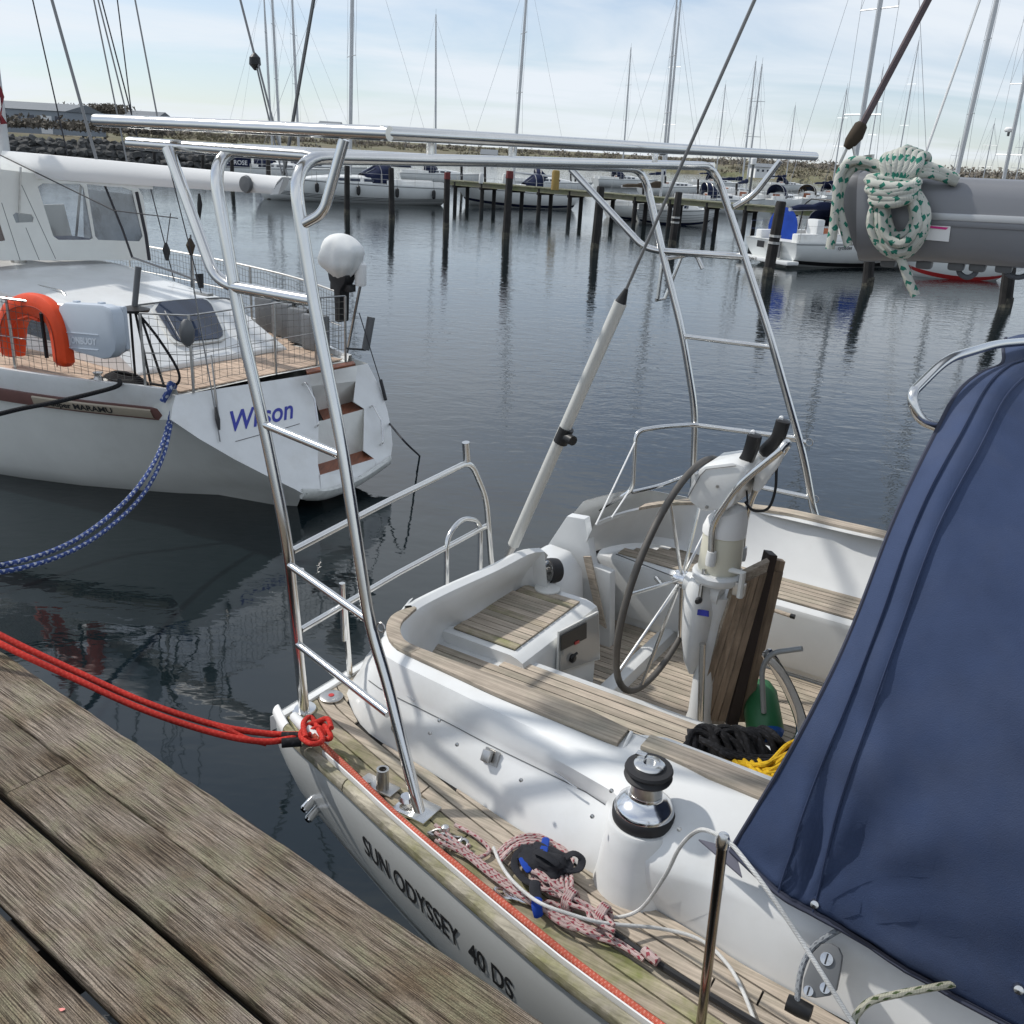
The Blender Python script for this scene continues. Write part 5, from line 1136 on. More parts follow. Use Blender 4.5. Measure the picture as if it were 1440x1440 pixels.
# pair them by matching the corner: simple arc-length pairing per segment
def pair(T, B, marks, n):
    oT, oB = [], []
    for (a, b), (c, d), k in zip(zip(marks[0], marks[0][1:]), zip(marks[1], marks[1][1:]), n):
        oT += resample(T[a:b + 1], k)[:-1]; oB += resample(B[c:d + 1], k)[:-1]
    return oT + [T[-1]], oB + [B[-1]]
inTs, inBs = spline(inT, 6), spline(inB, 6)
iT, iB = pair(inTs, inBs, ([0, 6 * 7, 6 * 10, 6 * 12, len(inTs) - 1], [0, 6 * 3, 6 * 5, 6 * 6, len(inBs) - 1]), (22, 10, 8, 24))
MB().rings([[J(*p) for p in iT], [J(*(a.lerp(b, .12) + Vector((.012, .012, -.004)))) for a, b in zip(iT, iB)], [J(*(a.lerp(b, .6))) for a, b in zip(iT, iB)], [J(*(a.lerp(b, .93))) for a, b in zip(iT, iB)], [J(*(b + (b - a) * .04 + Vector((0.012, .012, 0)))) for a, b in zip(iT, iB)]], False, False).build('seat_back', GEL, jt)
# crest thickness and outer face of the after coaming
cr_ = resample(spline([Pcin[0]] + crest, 6), 20)
MB().rings([[J(*(p + Vector((dx, 0, dz)))) for dx, dz in ((.0, 0), (-.03, .012), (-.06, .0), (-.09, -.28))] for p in cr_] + [[J(*(cr_[-1] + Vector((dx, .02, dz)))) for dx, dz in ((0.02, -.2), (-.03, -.2), (-.06, -.2), (-.09, -.28))]], False, False).build('aft_coaming', GEL, jt)
# wooden caps
def cap_piece(name, O, I, n, z0=.0, th=.012):
    O, I = resample(O, n), resample(I, n)
    return MB().rings([[J(*(o + UPV * -.004)), J(*(o + UPV * th)), J(*(i + UPV * th)), J(*(i + UPV * -.004))] for o, i in zip(O, I)], True, True).build(name, TEAK, jt, True, .003)
cap_piece('coaming_cap', spline(Pcap[:6], 6), spline(Pcin[:6], 6), 26)
cap_piece('coaming_cap', Pcap[5:], Pcin[5:], 12)
cap_piece('coaming_cap', [Vector((.80, -1.165, 1.606)), Vector((.93, -1.160, 1.606)), Vector((.98, -1.18, 1.606)), Vector((1.3, -1.195, 1.606)), Vector((1.8, -1.2, 1.606))], [Vector((.80, -1.09, 1.606)), Vector((.95, -1.085, 1.606)), Vector((1.0, -1.085, 1.606)), Vector((1.3, -1.10, 1.606)), Vector((1.8, -1.10, 1.606))], 14)
# end of the raised after section by the winch
tube('locker_joint', spline([UZ(888, 1030, 1.603), UZ(874, 1058, 1.585), UZ(861, 1086, 1.54), UZ(852, 1110, 1.505)], 6), .007, GEL, jt, 8)
MB().rings([[J(*(p + UPV * -.006)) for p in [Pcap[5]] + Pcap[6:] + isl], [J(*(p + UPV * -.006)) for p in [Pcin[5]] + Pcin[6:] + [Vector((.84, -1.05, 1.606)), Vector((.95, -1.05, 1.606)), Vector((1.2, -1.05, 1.606)), Vector((1.7, -1.05, 1.606)), Vector((3.2, -1.05, 1.606))]]], False, False).build('coaming_top', GEL, jt)
for x, y in ((605, 1031), (618, 1013), (643, 1047), (733, 1097), (860, 1112), (833, 1148), (955, 1166)):
    p = J(*[q for q in J.loc(UZ(x, y, 1.42))]); 
    MB().lathe(J.N(x, y, -1.385 if x < 800 else -1.46) - J.n * .0, [(0, 0), (.007, .0), (.006, .004), (0, .005)], -J.n + UPV * .4, 8).build('screw_head', STEELD, jt)
def on_side(px, py):
    """pixel on the lower coaming side: the plane through aP0 and aPV near s=.4"""
    k = min(range(len(aP0)), key=lambda i: abs(aP0[i].x - .35) + (9 if i < 10 else 0)); a, b, c = J(*aP0[k]), J(*aPV[k]), J(*aP0[k + 6]); n = (b - a).cross(c - a).normalized(); d = ray(px, py)
    if n.dot(J.n) > 0: n = -n
    return CAM + d * ((a - CAM).dot(n) / d.dot(n)), n
cp_ = [on_side(x, y) for x, y in ((687, 1050), (706, 1059), (701, 1079), (683, 1072))]
plate('clip_plate', [p + n * .006 for p, n in cp_], cp_[0][1] * .008, STEELD, jt)
p, n = on_side(692, 1063); MB().box(p + n * .03, (.03, .02, .04), (J.f, n, n.cross(J.f))).build('clip_hook', STEELD, jt, True, .004)
for a, c in (((565, 970), (588, 986)), ((785, 1086), (816, 1108))): 
    A_, C_ = on_side(*a), on_side(*c); tube('drain_slot', [A_[0] + A_[1] * .02, C_[0] + C_[1] * .02], .003, STEELD, jt, 5)

# ---- near bench, helm seat, sole (white base with teak slats set on it)
SW = .046
bench = MB().rings([[J(s, n, z) for n, z in ((-1.0, 1.33), (-.485, 1.33), (-.465, 1.318), (-.455, 1.29), (-.455, .93))] for s in (-.42, 0, 1, 2, 3.1)], False, False).build('bench', GEL, jt)
MB().rings([[J(s, n, 1.3315) for n in (-.985, -.62)] for s in (-.37, 3.0)], False, False).build('caulking', CAULK, bench); MB().rings([[J(s, n, 1.3315) for n in (-.62, -.527)] for s in (-.055, 3.0)], False, False).build('caulking', CAULK, bench)
for i in range(10):
    n0 = -.985 + i * SW
    s0 = -.365 if i < 8 else -.06
    MB().fbox(J, s0 - .0, 2.2, n0 + .003, n0 + SW - .003, 1.332, 1.3405).build('slat', TEAK, bench, False)
# helm seat
hs = MB().rings([[J(s, n, z) for s, z in ((-.42, .93), (-.42, 1.37), (-.36, 1.38), (-.03, 1.38), (.0, 1.373), (.028, 1.36), (.040, 1.33), (.045, .93))] for n in (-.575, -.565, .06, .08, .085)], False, False)
hs.add([J(s, .085, z) for s, z in ((-.42, .93), (-.42, 1.37), (-.36, 1.38), (-.03, 1.38), (.0, 1.373), (.028, 1.36), (.040, 1.33), (.045, .93))], [tuple(range(8))]); hs.add([J(s, -.575, z) for s, z in ((-.42, .93), (-.42, 1.37), (-.36, 1.38), (-.03, 1.38), (.0, 1.373), (.028, 1.36), (.040, 1.33), (.045, .93))], [tuple(range(8))])
seat = hs.build('helm_seat', GEL, jt)
MB().rings([[J(s, n, 1.3815) for n in (-.535, .03)] for s in (-.345, -.035)], False, False).build('caulking', CAULK, seat)
for i in range(12):
    n0 = -.535 + i * .0471; MB().fbox(J, -.345 + (.02 if i > 9 else 0), -.035, n0 + .0025, n0 + .0446, 1.382, 1.390).build('slat', TEAKG if i % 5 == 0 else TEAK, seat, False)
c = UZ(770, 828, 1.392); MB().lathe(c, [(0, 0), (.062, 0), (.060, .006), (.01, .008), (0, .006)], seg=24).build('deck_plate', GEL2, seat)
# instrument recess in the seat front
def JF(px, py, s=.047): return J.S(px, py, s)
pn_ = [JF(x, y, .05) for x, y in ((786, 889), (838, 862), (840, 925), (784, 943))]
plate('panel_frame', [sum(pn_, Vector()) / 4 + (p - sum(pn_, Vector()) / 4) * 1.07 for p in pn_], J.f * .008, GEL2, seat); pf = plate('engine_panel', [p + J.f * .009 for p in pn_], J.f * .004, mat('panel_smoke', (.36, .36, .35), .12), seat)
plate('gauge_strip', [JF(x, y, .065) for x, y in ((788, 894), (824, 875), (824, 897), (788, 915))], J.f * .004, BLACK, pf); plate('warning_lamp', [JF(x, y, .070) for x, y in ((808, 903), (814, 900), (814, 904), (808, 907))], J.f * .003, REDM, pf)
MB().lathe(JF(803, 925, .062), [(.018, 0), (.022, .012), (.014, .02), (0, .021)], J.f, 14).build('throttle_boss', BLACK, pf); MB().tube([JF(803, 925, .085), JF(812, 918, .1)], .006, 6).build('key', BLACK, pf)
# drum by the gate, white step block and far end of the coaming
c = UZ(771, 803, 1.44); ax_ = (J.f * -.35 - J.n * .0 + J.n * -.8 + UPV * .1).normalized()
dr = MB().lathe(c, [(0, -.05), (.058, -.05), (.062, -.02), (.062, .01), (.05, .012), (.05, -.01), (.0, -.01)], ax_, 24).build('shower_hatch', RUBBER, jt)
MB().lathe(c, [(.045, .0), (.05, .016), (.058, .016), (.056, .0)], ax_, 24).build('chrome_ring', CHROME, dr); MB().lathe(c, [(0, .0), (.02, .0), (.016, .02), (0, .022)], ax_, 12).build('hub', STEELD, dr)
MB().rings([[J(s, n, z) for s, z in ((-.50, 1.0), (-.48, 1.40), (-.42, 1.45), (-.30, 1.44), (-.22, 1.36), (-.18, 1.0))] for n in (.12, .42)], True, True).build('transom_step', GEL, jt, True, .02)
# gate jambs with a grey wood strip
plate('gate_jamb', [J(-.50, .44, 1.0), J(-.46, .44, 1.40), J(-.36, .46, 1.60), J(-.27, .48, 1.60), J(-.20, .48, 1.36), J(-.10, .48, 1.35), J(-.06, .48, .93)], J.n * .06, GEL, jt, .006, True)
plate('gate_strip', [J.N(x, y, .435) for x, y in ((820, 783), (830, 783), (852, 884), (841, 876))], J.n * .012, TEAK, jt)
# ---- far side of the cockpit
fcap = [J.loc(UZ(x, y, 1.6)) for x, y in ((836, 737), (860, 727), (887, 719), (925, 712), (965, 709), (1000, 711), (1100, 723), (1180, 741), (1262, 760))] + [Vector((2.0, 1.23, 1.6)), Vector((3.1, 1.2, 1.6))]
fbot = [Vector((-.30, .50, 1.36)), Vector((-.28, .70, 1.36)), Vector((-.22, .86, 1.36)), Vector((-.12, .97, 1.36)), Vector((.02, 1.03, 1.35)), Vector((.2, 1.05, 1.34)), Vector((.5, 1.05, 1.33)), Vector((.8, 1.05, 1.33)), Vector((1.1, 1.05, 1.33)), Vector((2.0, 1.05, 1.33)), Vector((3.1, 1.05, 1.33))]
ft, fb2 = spline(fcap, 6), spline(fbot, 6)
fsb = MB().rings([[J(*(p + Vector((0, .05 if p.x > .1 else .03, -.02)))) for p in ft], [J(*(p + Vector((0, .02, .008)))) for p in ft], [J(*p) for p in ft], [J(*(a.lerp(b, .15))) for a, b in zip(ft, fb2)], [J(*(a.lerp(b, .85))) for a, b in zip(ft, fb2)], [J(*(b + Vector((0, -.03, 0)))) for b in fb2]], False, False).build('seat_back', GEL, jt)
MB().rings([[J(*(p + Vector((0, d, dz)))) for d, dz in ((-.004, -.004), (-.004, .012), (.07, .012), (.07, -.004))] for p in ft[14:]], True, True).build('coaming_cap', TEAK, jt)
fbench = MB().rings([[J(s, n, z) for n, z in ((1.1, 1.328), (.76, 1.328), (.735, 1.315), (.725, 1.29), (.765, .99), (.785, .985), (.785, .93))] for s in (-.30, 0, 1, 2, 3.1)], False, False).build('bench', GEL, jt)
fbench_end = mesh('bench_end', [J(-.30, n, z) for n, z in ((1.1, 1.328), (.76, 1.328), (.725, 1.29), (.765, .93), (1.1, .93))], [tuple(range(5))], GEL, jt, False)
MB().rings([[J(s, n, 1.3295) for n in (.775, .99)] for s in (.02, 3.0)], False, False).build('caulking', CAULK, fbench)
for i in range(6):
    n0 = .775 + i * .0425; MB().fbox(J, -.20 + .05 * max(0, i - 1), 2.2, n0 + .0025, n0 + .04, 1.330, 1.338).build('slat', TEAK, fbench, False)
# locker lid lines and catch on the far bench front
for (a, c) in (((866, 779), (935, 806)), ((935, 806), (1000, 830)),): tube('locker_joint', [J.N(*a, .722) , J.N(*c, .722)], .003, GREYP, fbench, 4)
for (a, c) in (((955, 862), (955, 895)), ((955, 895), (1015, 905)), ((1010, 872), (1015, 905)), ((1098, 942), (1175, 966))): tube('locker_joint', [J.N(*a, .745), J.N(*c, .745)], .003, GREYP, fbench, 4)
MB().tube([J.N(922, 812, .71), J.N(930, 822, .69)], .012, 8).build('catch', STEEL, fbench)
tube('seat_bolster', [J.N(1088, 858, .70), J.N(1112, 866, .66)], .010, TEAK, fbench); MB().lathe(J.N(1112, 866, .66), [(0, 0), (.012, .0), (.012, .02), (0, .02)], J.f, 10).build('stopper', BLACK, fbench)
# sole
sole = MB().rings([[J(s, n, .932) for n in (-.46, .79)] for s in (-.45, 3.1)], False, False).build('cockpit_sole', CAULK, jt)
for i in range(27):
    n0 = -.45 + i * .0455
    MB().fbox(J, .185, 2.3, n0 + .0025, n0 + .043, .933, .942).build('slat', TEAK, sole, False)
    if n0 > .06: MB().fbox(J, -.2, .085, n0 + .0025, n0 + .043, .933, .942).build('slat', TEAK, sole, False)
MB().rings([[J(s, n, z) for s, z in ((.08, .93), (.10, .985), (.14, .995), (.17, .985), (.19, .93))] for n in (-.46, .78)], True, True).build('foot_brace', GEL, jt)
MB().rings([[J(s, n, .934) for n in (.70, .79)] for s in (.2, 3.1)], False, False).build('sole_margin', GEL, jt)

# ---- winch on its pad
wc = UZ(904, 1150, 1.535)
pad = MB().lathe(Vector((wc.x, wc.y, 1.30)), [(.128, -.01), (.116, .06), (.106, .16), (.101, .22), (.096, .232), (0, .236)], seg=36).build('winch_pad', GEL, jt)
wn = MB().lathe(wc, [(0, 0), (.088, 0), (.090, .01), (.090, .030), (.086, .036), (0, .036)], seg=40).build('winch_base', RUBBER, jt)
MB().lathe(wc, [(.086, .034), (.086, .042), (.080, .054), (.062, .066), (.051, .074), (.047, .080), (.047, .09)], seg=40).build('winch_drum', mat('polished_alloy', (.70, .71, .73), .16, 1.), wn); MB().lathe(wc, [(.0475, .08), (.046, .09), (.046, .136), (.05, .143)], seg=40).build('winch_neck', STEELD, wn)
MB().lathe(wc, [(.045, .138), (.066, .140), (.069, .147), (.060, .156), (.060, .160), (.069, .168), (.066, .176), (.04, .179), (0, .179)], seg=40).build('self_tailer', RUBBER, wn)
MB().lathe(wc, [(.044, .176), (.044, .184), (.036, .189), (.018, .190), (.018, .180), (.0, .180)], seg=30).build('winch_top', STEEL, wn)
MB().box(wc + J.f * -.035 + J.n * .02 + UPV * .187, (.03, .022, .016), (J.f, J.n, UPV)).build('line_guide', STEEL, wn, True, .003)
# ---- rope clutch organiser on the coaming forward
oc = J.loc(UZ(1155, 1372, 1.47)); 
def org(px, py, o=0.):
    n_ = (-J.n * .75 + UPV * .66).normalized(); c0 = UZ(1155, 1372, 1.44); d = ray(px, py); return CAM + d * ((c0 - CAM).dot(n_) / d.dot(n_)) + n_ * o
ON = (-J.n * .75 + UPV * .66).normalized()
opoly = [org(*p, .0) for p in ((1158, 1328), (1170, 1327), (1181, 1333), (1186, 1345), (1184, 1362), (1178, 1392), (1168, 1400), (1150, 1403), (1136, 1400), (1132, 1390), (1133, 1376), (1146, 1340))]
og = plate('organiser', opoly, ON * .05, GREYP, jt, .004, True)
for x, y, r_ in ((1165, 1349, .017), (1140, 1393, .013), (1163, 1389, .014)): MB().lathe(org(x, y, .05), [(0, 0), (r_, 0), (r_ * .9, .006), (0, .007)], ON, 16).build('sheave_bolt', STEEL, og); MB().box(org(x, y, .0575), (.004, r_ * 1.5, .002), (J.f, ON.cross(J.f), ON)).build('bolt_slot', INK, og, False)
MB().lathe(org(1125, 1417, .02), [(.02, -.03), (.022, 0), (.02, .03), (.012, .03), (.012, -.03)], J.f, 16).build('lead_bush', BLACK, jt)
# white coachroof forward, under the hood
MB().rings([[J(s, n, z) for n, z in ((-1.53, 1.30), (-1.50, 1.46), (-1.42, 1.56), (-1.3, 1.60), (0, 1.66), (1.3, 1.60), (1.5, 1.46), (1.53, 1.3))] for s in (2.05, 3.0, 5.5, 7.2)], False, True).build('coachroof', GEL, jt)

# ---- stanchion with a white line
st = UZ(1018, 1178, 1.9); sf = J(1.27, -1.80, 1.31)
sf = J.N(985, 1450, -1.75)
tube('stanchion', [J.N(982, 1470, -1.75), J.N(1017, 1180, -1.75)], [.0125, .0125], mat('steel_dark_reflection', (.36, .32, .28), .2, 1., var=.2, vscale=14.), jt, 14)  # brown tone painted in for the dark pier mirrored in clean steel
MB().lathe(J.N(1017, 1180, -1.75), [(.015, -.02), (.016, 0), (.012, .012), (0, .014)], seg=12).build('stanchion_cap', STEEL, jt)

# ---- the steering wheel
hub = J(.45, -.01, 1.66); ax = (-J.f + UPV * .10).normalized(); e1_ = J.n; e2_ = ax.cross(e1_).normalized(); RW = .52
wh = MB().tube([hub + ax * .03 + (e1_ * math.cos(a) + e2_ * math.sin(a)) * RW for a in [2 * math.pi * k / 72 for k in range(73)]], .0142, 12, False).build('steering_wheel', mat('wheel_leather', (.085, .078, .07), .6, var=.12, vscale=30.), jt)
for k in range(8):
    a = 2 * math.pi * (k + .27) / 8; d_ = e1_ * math.cos(a) + e2_ * math.sin(a); tube('spoke', [hub + d_ * .03, hub + ax * .03 + d_ * (RW - .01)], .0075, STEEL, wh, 8)
MB().lathe(hub, [(0, -.03), (.035, -.03), (.04, 0), (.03, .03), (0, .035)], ax, 20).build('hub', CHROME, wh)
# ---- pedestal
ped = MB().rings([[J(.60 + dx * (w_), .02 + dn * w_, z) for dx, dn in [(math.cos(a), math.sin(a)) for a in [2 * math.pi * k / 16 for k in range(16)]]] for w_, z in ((.13, .93), (.12, .95), (.065, .98), (.05, 1.05), (.048, 1.5), (.07, 1.63))]).build('pedestal', GEL, jt)
MB().rings([[J(.545 + .5 * .0 + math.cos(a) * rs, math.sin(a) * rn, z) for a in [2 * math.pi * k / 18 for k in range(18)]] for rs, rn, z in ((.012, .015, 1.235), (.04, .05, 1.30), (.062, .082, 1.42), (.07, .10, 1.55), (.068, .10, 1.64), (.05, .08, 1.70), (.02, .03, 1.72))]).build('pedestal_cowl', GEL, ped)
plate('cowl_badge', [J.N(x, y, -.09) for x, y in ((979, 856), (997, 859), (997, 867), (979, 864))], -J.n * .004, INKB, ped)
MB().lathe(J.N(984, 843, -.10), [(.012, 0), (.014, .01), (.01, .03), (0, .032)], -J.n, 12).build('throttle_knob', BLACK, ped); MB().tube([J.N(984, 843, -.10), J.N(990, 800, -.09)], [.010, .007], 8).build('throttle_lever', STEEL, ped)
MB().lathe(hub - ax * .02, [(0, 0), (.04, .0), (.045, -.05), (.05, -.16), (0, -.16)], ax, 18).build('wheel_shaft', GEL, ped)
tube('pedestal_tube', [J.N(985, 1012, -.08), J.N(988, 905, -.08)], .014, STEEL, ped)
MB().rings([[J(.60 + math.cos(a) * .105 * w_, math.sin(a) * .12 * w_, z) for a in [2 * math.pi * k / 20 for k in range(20)]] for w_, z in ((.9, 1.70), (1, 1.715), (1, 1.735), (.9, 1.745))]).build('binnacle_plate', GEL, ped)
bc = J(.60, 0, 1.745)
MB().lathe(bc, [(0, 0), (.085, 0), (.088, .01), (.084, .155), (.088, .16)], seg=28).build('compass_housing', CREAM, ped)
MB().rings([[bc + J.f * math.cos(a) * rr * .088 + J.n * math.sin(a) * rr * .088 + UPV * (z + .05 * math.cos(a) * k_) for a in [2 * math.pi * k / 24 for k in range(24)]] for rr, z, k_ in ((1, .16, 0), (1.0, .20, .4), (.85, .25, .6), (.4, .275, .4), (.1, .28, 0))]).build('compass_hood', WHITEP, ped)
# guard tubes: rise straight, then lean forward
for n in (-.10, .13):
    px0, px1 = ((1000, 785), (1002, 735)) if n < 0 else ((1043, 778), (1046, 735))
    pts = [J.N(*px0, n), J.N(*px1, n)] + ([J.N(1040, 680, n), J.N(1100, 632, n)] if n < 0 else [J.N(1060, 690, n), J.N(1107, 628, n)])
    tube('guard_tube', fillet(pts, .06), .0145, STEEL, ped, 12)
    MB().lathe(J.N(*px0, n), [(.02, -.03), (.022, 0), (.019, .03), (0, .03)], seg=14).build('tube_socket', GEL, ped)
tube('guard_top', fillet([J.N(1096, 636, -.10), J.N(1106, 622, -.08), J.N(1109, 624, .11), J.N(1104, 632, .13)], .03), .0145, STEEL, ped, 12)
# instrument pod
def pod_pts(n): return [J.N(x, y, n) for x, y in ((969, 706), (965, 697), (968, 688), (981, 662), (990, 655), (1030, 650), (1045, 655), (1052, 664), (1040, 690), (1030, 712), (1020, 719), (985, 720))]
A_ = pod_pts(-.11); off_ = J.n * .20
po = plate('instrument_pod', A_, off_, GEL, ped, .02, True)
cA = sum(A_, Vector()) / len(A_)
plate('pod_lid', [cA + (p - cA) * 1.02 + J.n * .19 for p in A_], J.n * .04, GEL, po, .008, True)
for x, y in ((1009, 684), (994, 713)): MB().lathe(J.N(x, y, -.112), [(0, 0), (.007, 0), (.006, .004), (0, .004)], -J.n, 8).build('pod_screw', STEELD, po)
tube('pod_seam', [J.N(x, y, -.112) for x, y in ((967, 700), (985, 668), (993, 660), (1035, 655))], .0018, GREYP, po, 4)
MB().rings([[J.N(x, y, n) for x, y in ((1062, 664), (1098, 634), (1104, 640), (1096, 655), (1068, 692), (1058, 690))] for n in (-.04, .09)]).build('display_back', GEL, ped, True, .012)
# two navy-sleeved holders with orange feet
for k, (b0, b1, b2, n) in enumerate((((1040, 660), (1052, 642), (1062, 610), -.02), ((1072, 638), (1092, 618), (1102, 590), .08))):
    h_ = MB(); P_ = spline([J.N(*b0, n), J.N(*b1, n), J.N((b1[0] * .4 + b2[0] * .6), (b1[1] * .5 + b2[1] * .5), n), J.N(*b2, n)], 5)
    flat_sweep(h_, P_, J.n, .028, .03, 10); ho = h_.build('holder', BLACK, ped)
    MB().tube([P_[-1] + J.n * -.012 - J.f * .01, P_[-1] + J.n * .02 - J.f * .015], .010, 8).build('holder_clip', WHITEP, ho)
    if k == 0: MB().box(J.N(1040, 661, n), (.06, .06, .03), (J.f, J.n, UPV)).build('holder_foot', ORANGEP, ho, True, .006)
cb = rope('cable', [J.N(1048, 706, 0), J.N(1060, 718, -.02), J.N(1080, 715, -.03), J.N(1090, 690, -.02), J.N(1092, 660, 0), J.N(1094, 645, .0)], .0055, BLACK, ped); rope('cable', [J.N(1050, 690, .0), J.N(1051, 715, .02), J.N(1045, 722, .05), J.N(1038, 710, .05)], .004, BLACK, ped)
# ---- folded table leaves on the pedestal
def board(name, TL, TR, BR, BL, nTL, nTR, m, th, planks=0):
    tl_, tr_, br_, bl_ = J.N(*TL, nTL), J.N(*TR, nTR), J.N(*BR, nTR), J.N(*BL, nTL); nrm = (tr_ - tl_).cross(bl_ - tl_).normalized()
    if nrm.dot(CAM - tl_) < 0: nrm = -nrm
    o = plate(name, [tl_, tr_, br_, bl_], -nrm * th, m, ped, .004, False)
    for i in range(planks):
        a, b_ = (i + .06) / planks, (i + .94) / planks; A_, B_ = tl_.lerp(tr_, a), tl_.lerp(tr_, b_); C_, D_ = bl_.lerp(br_, a), bl_.lerp(br_, b_)
        plate('slat', [A_.lerp(C_, .06) + nrm * .0, B_.lerp(D_, .06), B_.lerp(D_, .97), A_.lerp(C_, .97)], nrm * .006, TEAKB, o)
    return o
board('table_leaf', (1036, 812), (1083, 789), (1018, 1020), (972, 1016), -.02, .07, TEAK, .03, 4)
board('gap_shade', (1082, 780), (1094, 782), (1038, 1020), (1022, 1020), .08, .11, mat('dark_gap', (.03, .02, .018), .6), .05)  # dark board painted as the shade in the gap between the leaves
board('table_leaf', (1088, 787), (1105, 790), (1052, 1016), (1038, 1016), .14, .18, TEAKB, .03, 1)
MB().box(J.N(1040, 828, -.04), (.05, .03, .06), (J.f, J.n, UPV)).build('table_bracket', STEELD, ped, True, .006)
tube('table_bracket', [J.N(1022, 800, -.05), J.N(1045, 806, -.05), J.N(1040, 840, -.05)], .014, GEL2, ped)
arc = spline([J.N(x, y, n) for x, y, n in ((1076, 915, .15), (1090, 935, .16), (1110, 970, .18), (1124, 1005, .18), (1128, 1030, .16), (1118, 1048, .12), (1108, 1052, .1))], 5)
fs_o = MB(); flat_sweep(fs_o, arc, (-J.n * .8 + UPV * .5).normalized(), .026, .006, 8); fs_o.build('table_hoop', CHROME, ped)

# ---- arch: two hoops, rungs, davit arms, upper frame
arch = MB().box(J(.2, -1.50, 1.315), (.13, .10, .012), (J.f, J.n, UPV)).build('arch', STEEL, jt, True, .004)
TR_ = .0195
def LNp(pts): return [J.N(x, y, n) for x, y, n in pts]
h_aft = LNp([(428, 1000, -1.30), (404, 760, -1.36), (370, 592, -1.37), (338, 455, -1.38), (302, 262, -1.38), (298, 205, -1.38)]) 
zt_ = J.loc(J.N(300, 214, -1.38)).z
far_aft = LNp([(897, 240, 1.32), (935, 370, 1.34), (960, 470, 1.36), (978, 580, 1.38), (975, 690, 1.40)])
pA = fillet(h_aft[:4] + [J.N(296, 209, -1.38)] + [J.N(905, 238, 1.32)] + far_aft[1:] + [J(-.03, 1.42, 1.31)], .13, 8)
tube('hoop', pA, TR_, STEEL, arch, 16)
h_fwd = LNp([(592, 1152, -1.51), (545, 960, -1.44), (520, 880, -1.43), (480, 620, -1.41), (440, 420, -1.40), (417, 270, -1.40)])
far_fwd = LNp([(1010, 237, 1.32), (1040, 340, 1.36), (1085, 480, 1.38), (1130, 640, 1.42), (1147, 735, 1.44)])
pF = fillet(h_fwd[:5] + [J.N(409, 221, -1.40)] + [J.N(1004, 233, 1.30)] + far_fwd[1:] + [J(.80, 1.47, 1.31)], .13, 8)
tube('hoop', pF, TR_, STEEL, arch, 16)
for p in (J(-.495, -1.29, 1.312), J(-.03, 1.42, 1.312), J(.80, 1.47, 1.312)): MB().lathe(p, [(0, 0), (.05, 0), (.048, .006), (.022, .01), (.0, .01)], seg=18).build('foot_plate', STEEL, arch)
for a, c in (((368, 595, -1.37), (478, 640, -1.41)), ((408, 795, -1.36), (515, 870, -1.43)), ((418, 905, -1.33), (546, 1004, -1.45))): tube('rung', LNp([a, c]), .0135, STEEL, arch, 12)
for a, c in (((957, 472, 1.36), (1083, 488, 1.38)), ((972, 597, 1.38), (1128, 617, 1.42)), ((976, 665, 1.39), (1140, 700, 1.43))): tube('rung', LNp([a, c]), .0135, STEEL, arch, 12)
tube('davit_brace', fillet(LNp([(236, 208, -1.38), (300, 385, -1.38), (322, 402, -1.38), (445, 424, -1.40)]), .09), TR_ * .95, STEEL, arch, 14)
tube('davit_brace', fillet(LNp([(803, 238, 1.33), (903, 346, 1.34), (925, 353, 1.34), (1046, 361, 1.36)]), .10), TR_ * .95, STEEL, arch, 14)
da = J.N(182, 201, -1.38); 
def prj(p):
    v = p - CAM; q = v.dot(fw); return (720 + FPX * v.dot(rt) / q, 720 - FPX * v.dot(up) / q)
hp_ = min(pF, key=lambda p: (prj(p)[0] - 442) ** 2 + (prj(p)[1] - 221) ** 2)
tube('davit_arm', [J.N(182, 201, -1.36), J.N(430, 219, J.loc(hp_).y), hp_ + J.f * .004], [TR_, TR_, TR_ * .8], STEEL, arch, 14)
sda = J.loc(da).x; tube('davit_arm', [J(sda, 1.33, J.loc(J.N(905, 238, 1.33)).z), J.N(1004, 234, 1.31)], TR_, STEEL, arch, 14)
# upper frame: near rail, forward rail, far rail, after rail
u0_, u1_, u2_ = J.N(135, 169, -1.42), J.N(548, 188, -1.36), J.N(1146, 220, 1.40)
l0, l1, l2 = J.loc(u0_), J.loc(u1_), J.loc(u2_)
u3_ = J(l0.x, 1.40, l2.z); zf = J(l1.x, l1.y, l1.z)
tube('frame_rail', [u0_, u1_], TR_, STEEL, arch, 14); tube('frame_rail', [J.N(536, 187, -1.37), u2_], TR_, STEELD if False else STEEL, arch, 14); tube('frame_rail', [u2_, u3_], TR_, STEEL, arch, 14); tube('frame_rail', [u3_ + J.f * .25, u0_ + J.f * .25], TR_, STEEL, arch, 14)
MB().tube([J.N(926, 210, .5), J.N(934, 210.5, .53)], TR_ * 1.25, 12).build('tube_clamp', CHROME, arch)
tube('frame_strut', fillet([J.N(428, 314, -1.40), J.N(455, 300, -1.38), J.N(484, 196, -1.36)], .08), .0155, STEEL, arch, 12)
tube('frame_strut', fillet([J.N(1032, 291, 1.35), J.N(1060, 275, 1.37), J.N(1097, 226, 1.39)], .08), .0155, STEEL, arch, 12)
for (a, c, n) in (((605, 194), (605, 217), -1.0), ((720, 200), (720, 220), -.55), ((921, 212), (921, 228), .45)): tube('frame_stub', LNp([(*a, n), (*c, n)]), .013, STEEL, arch, 10)
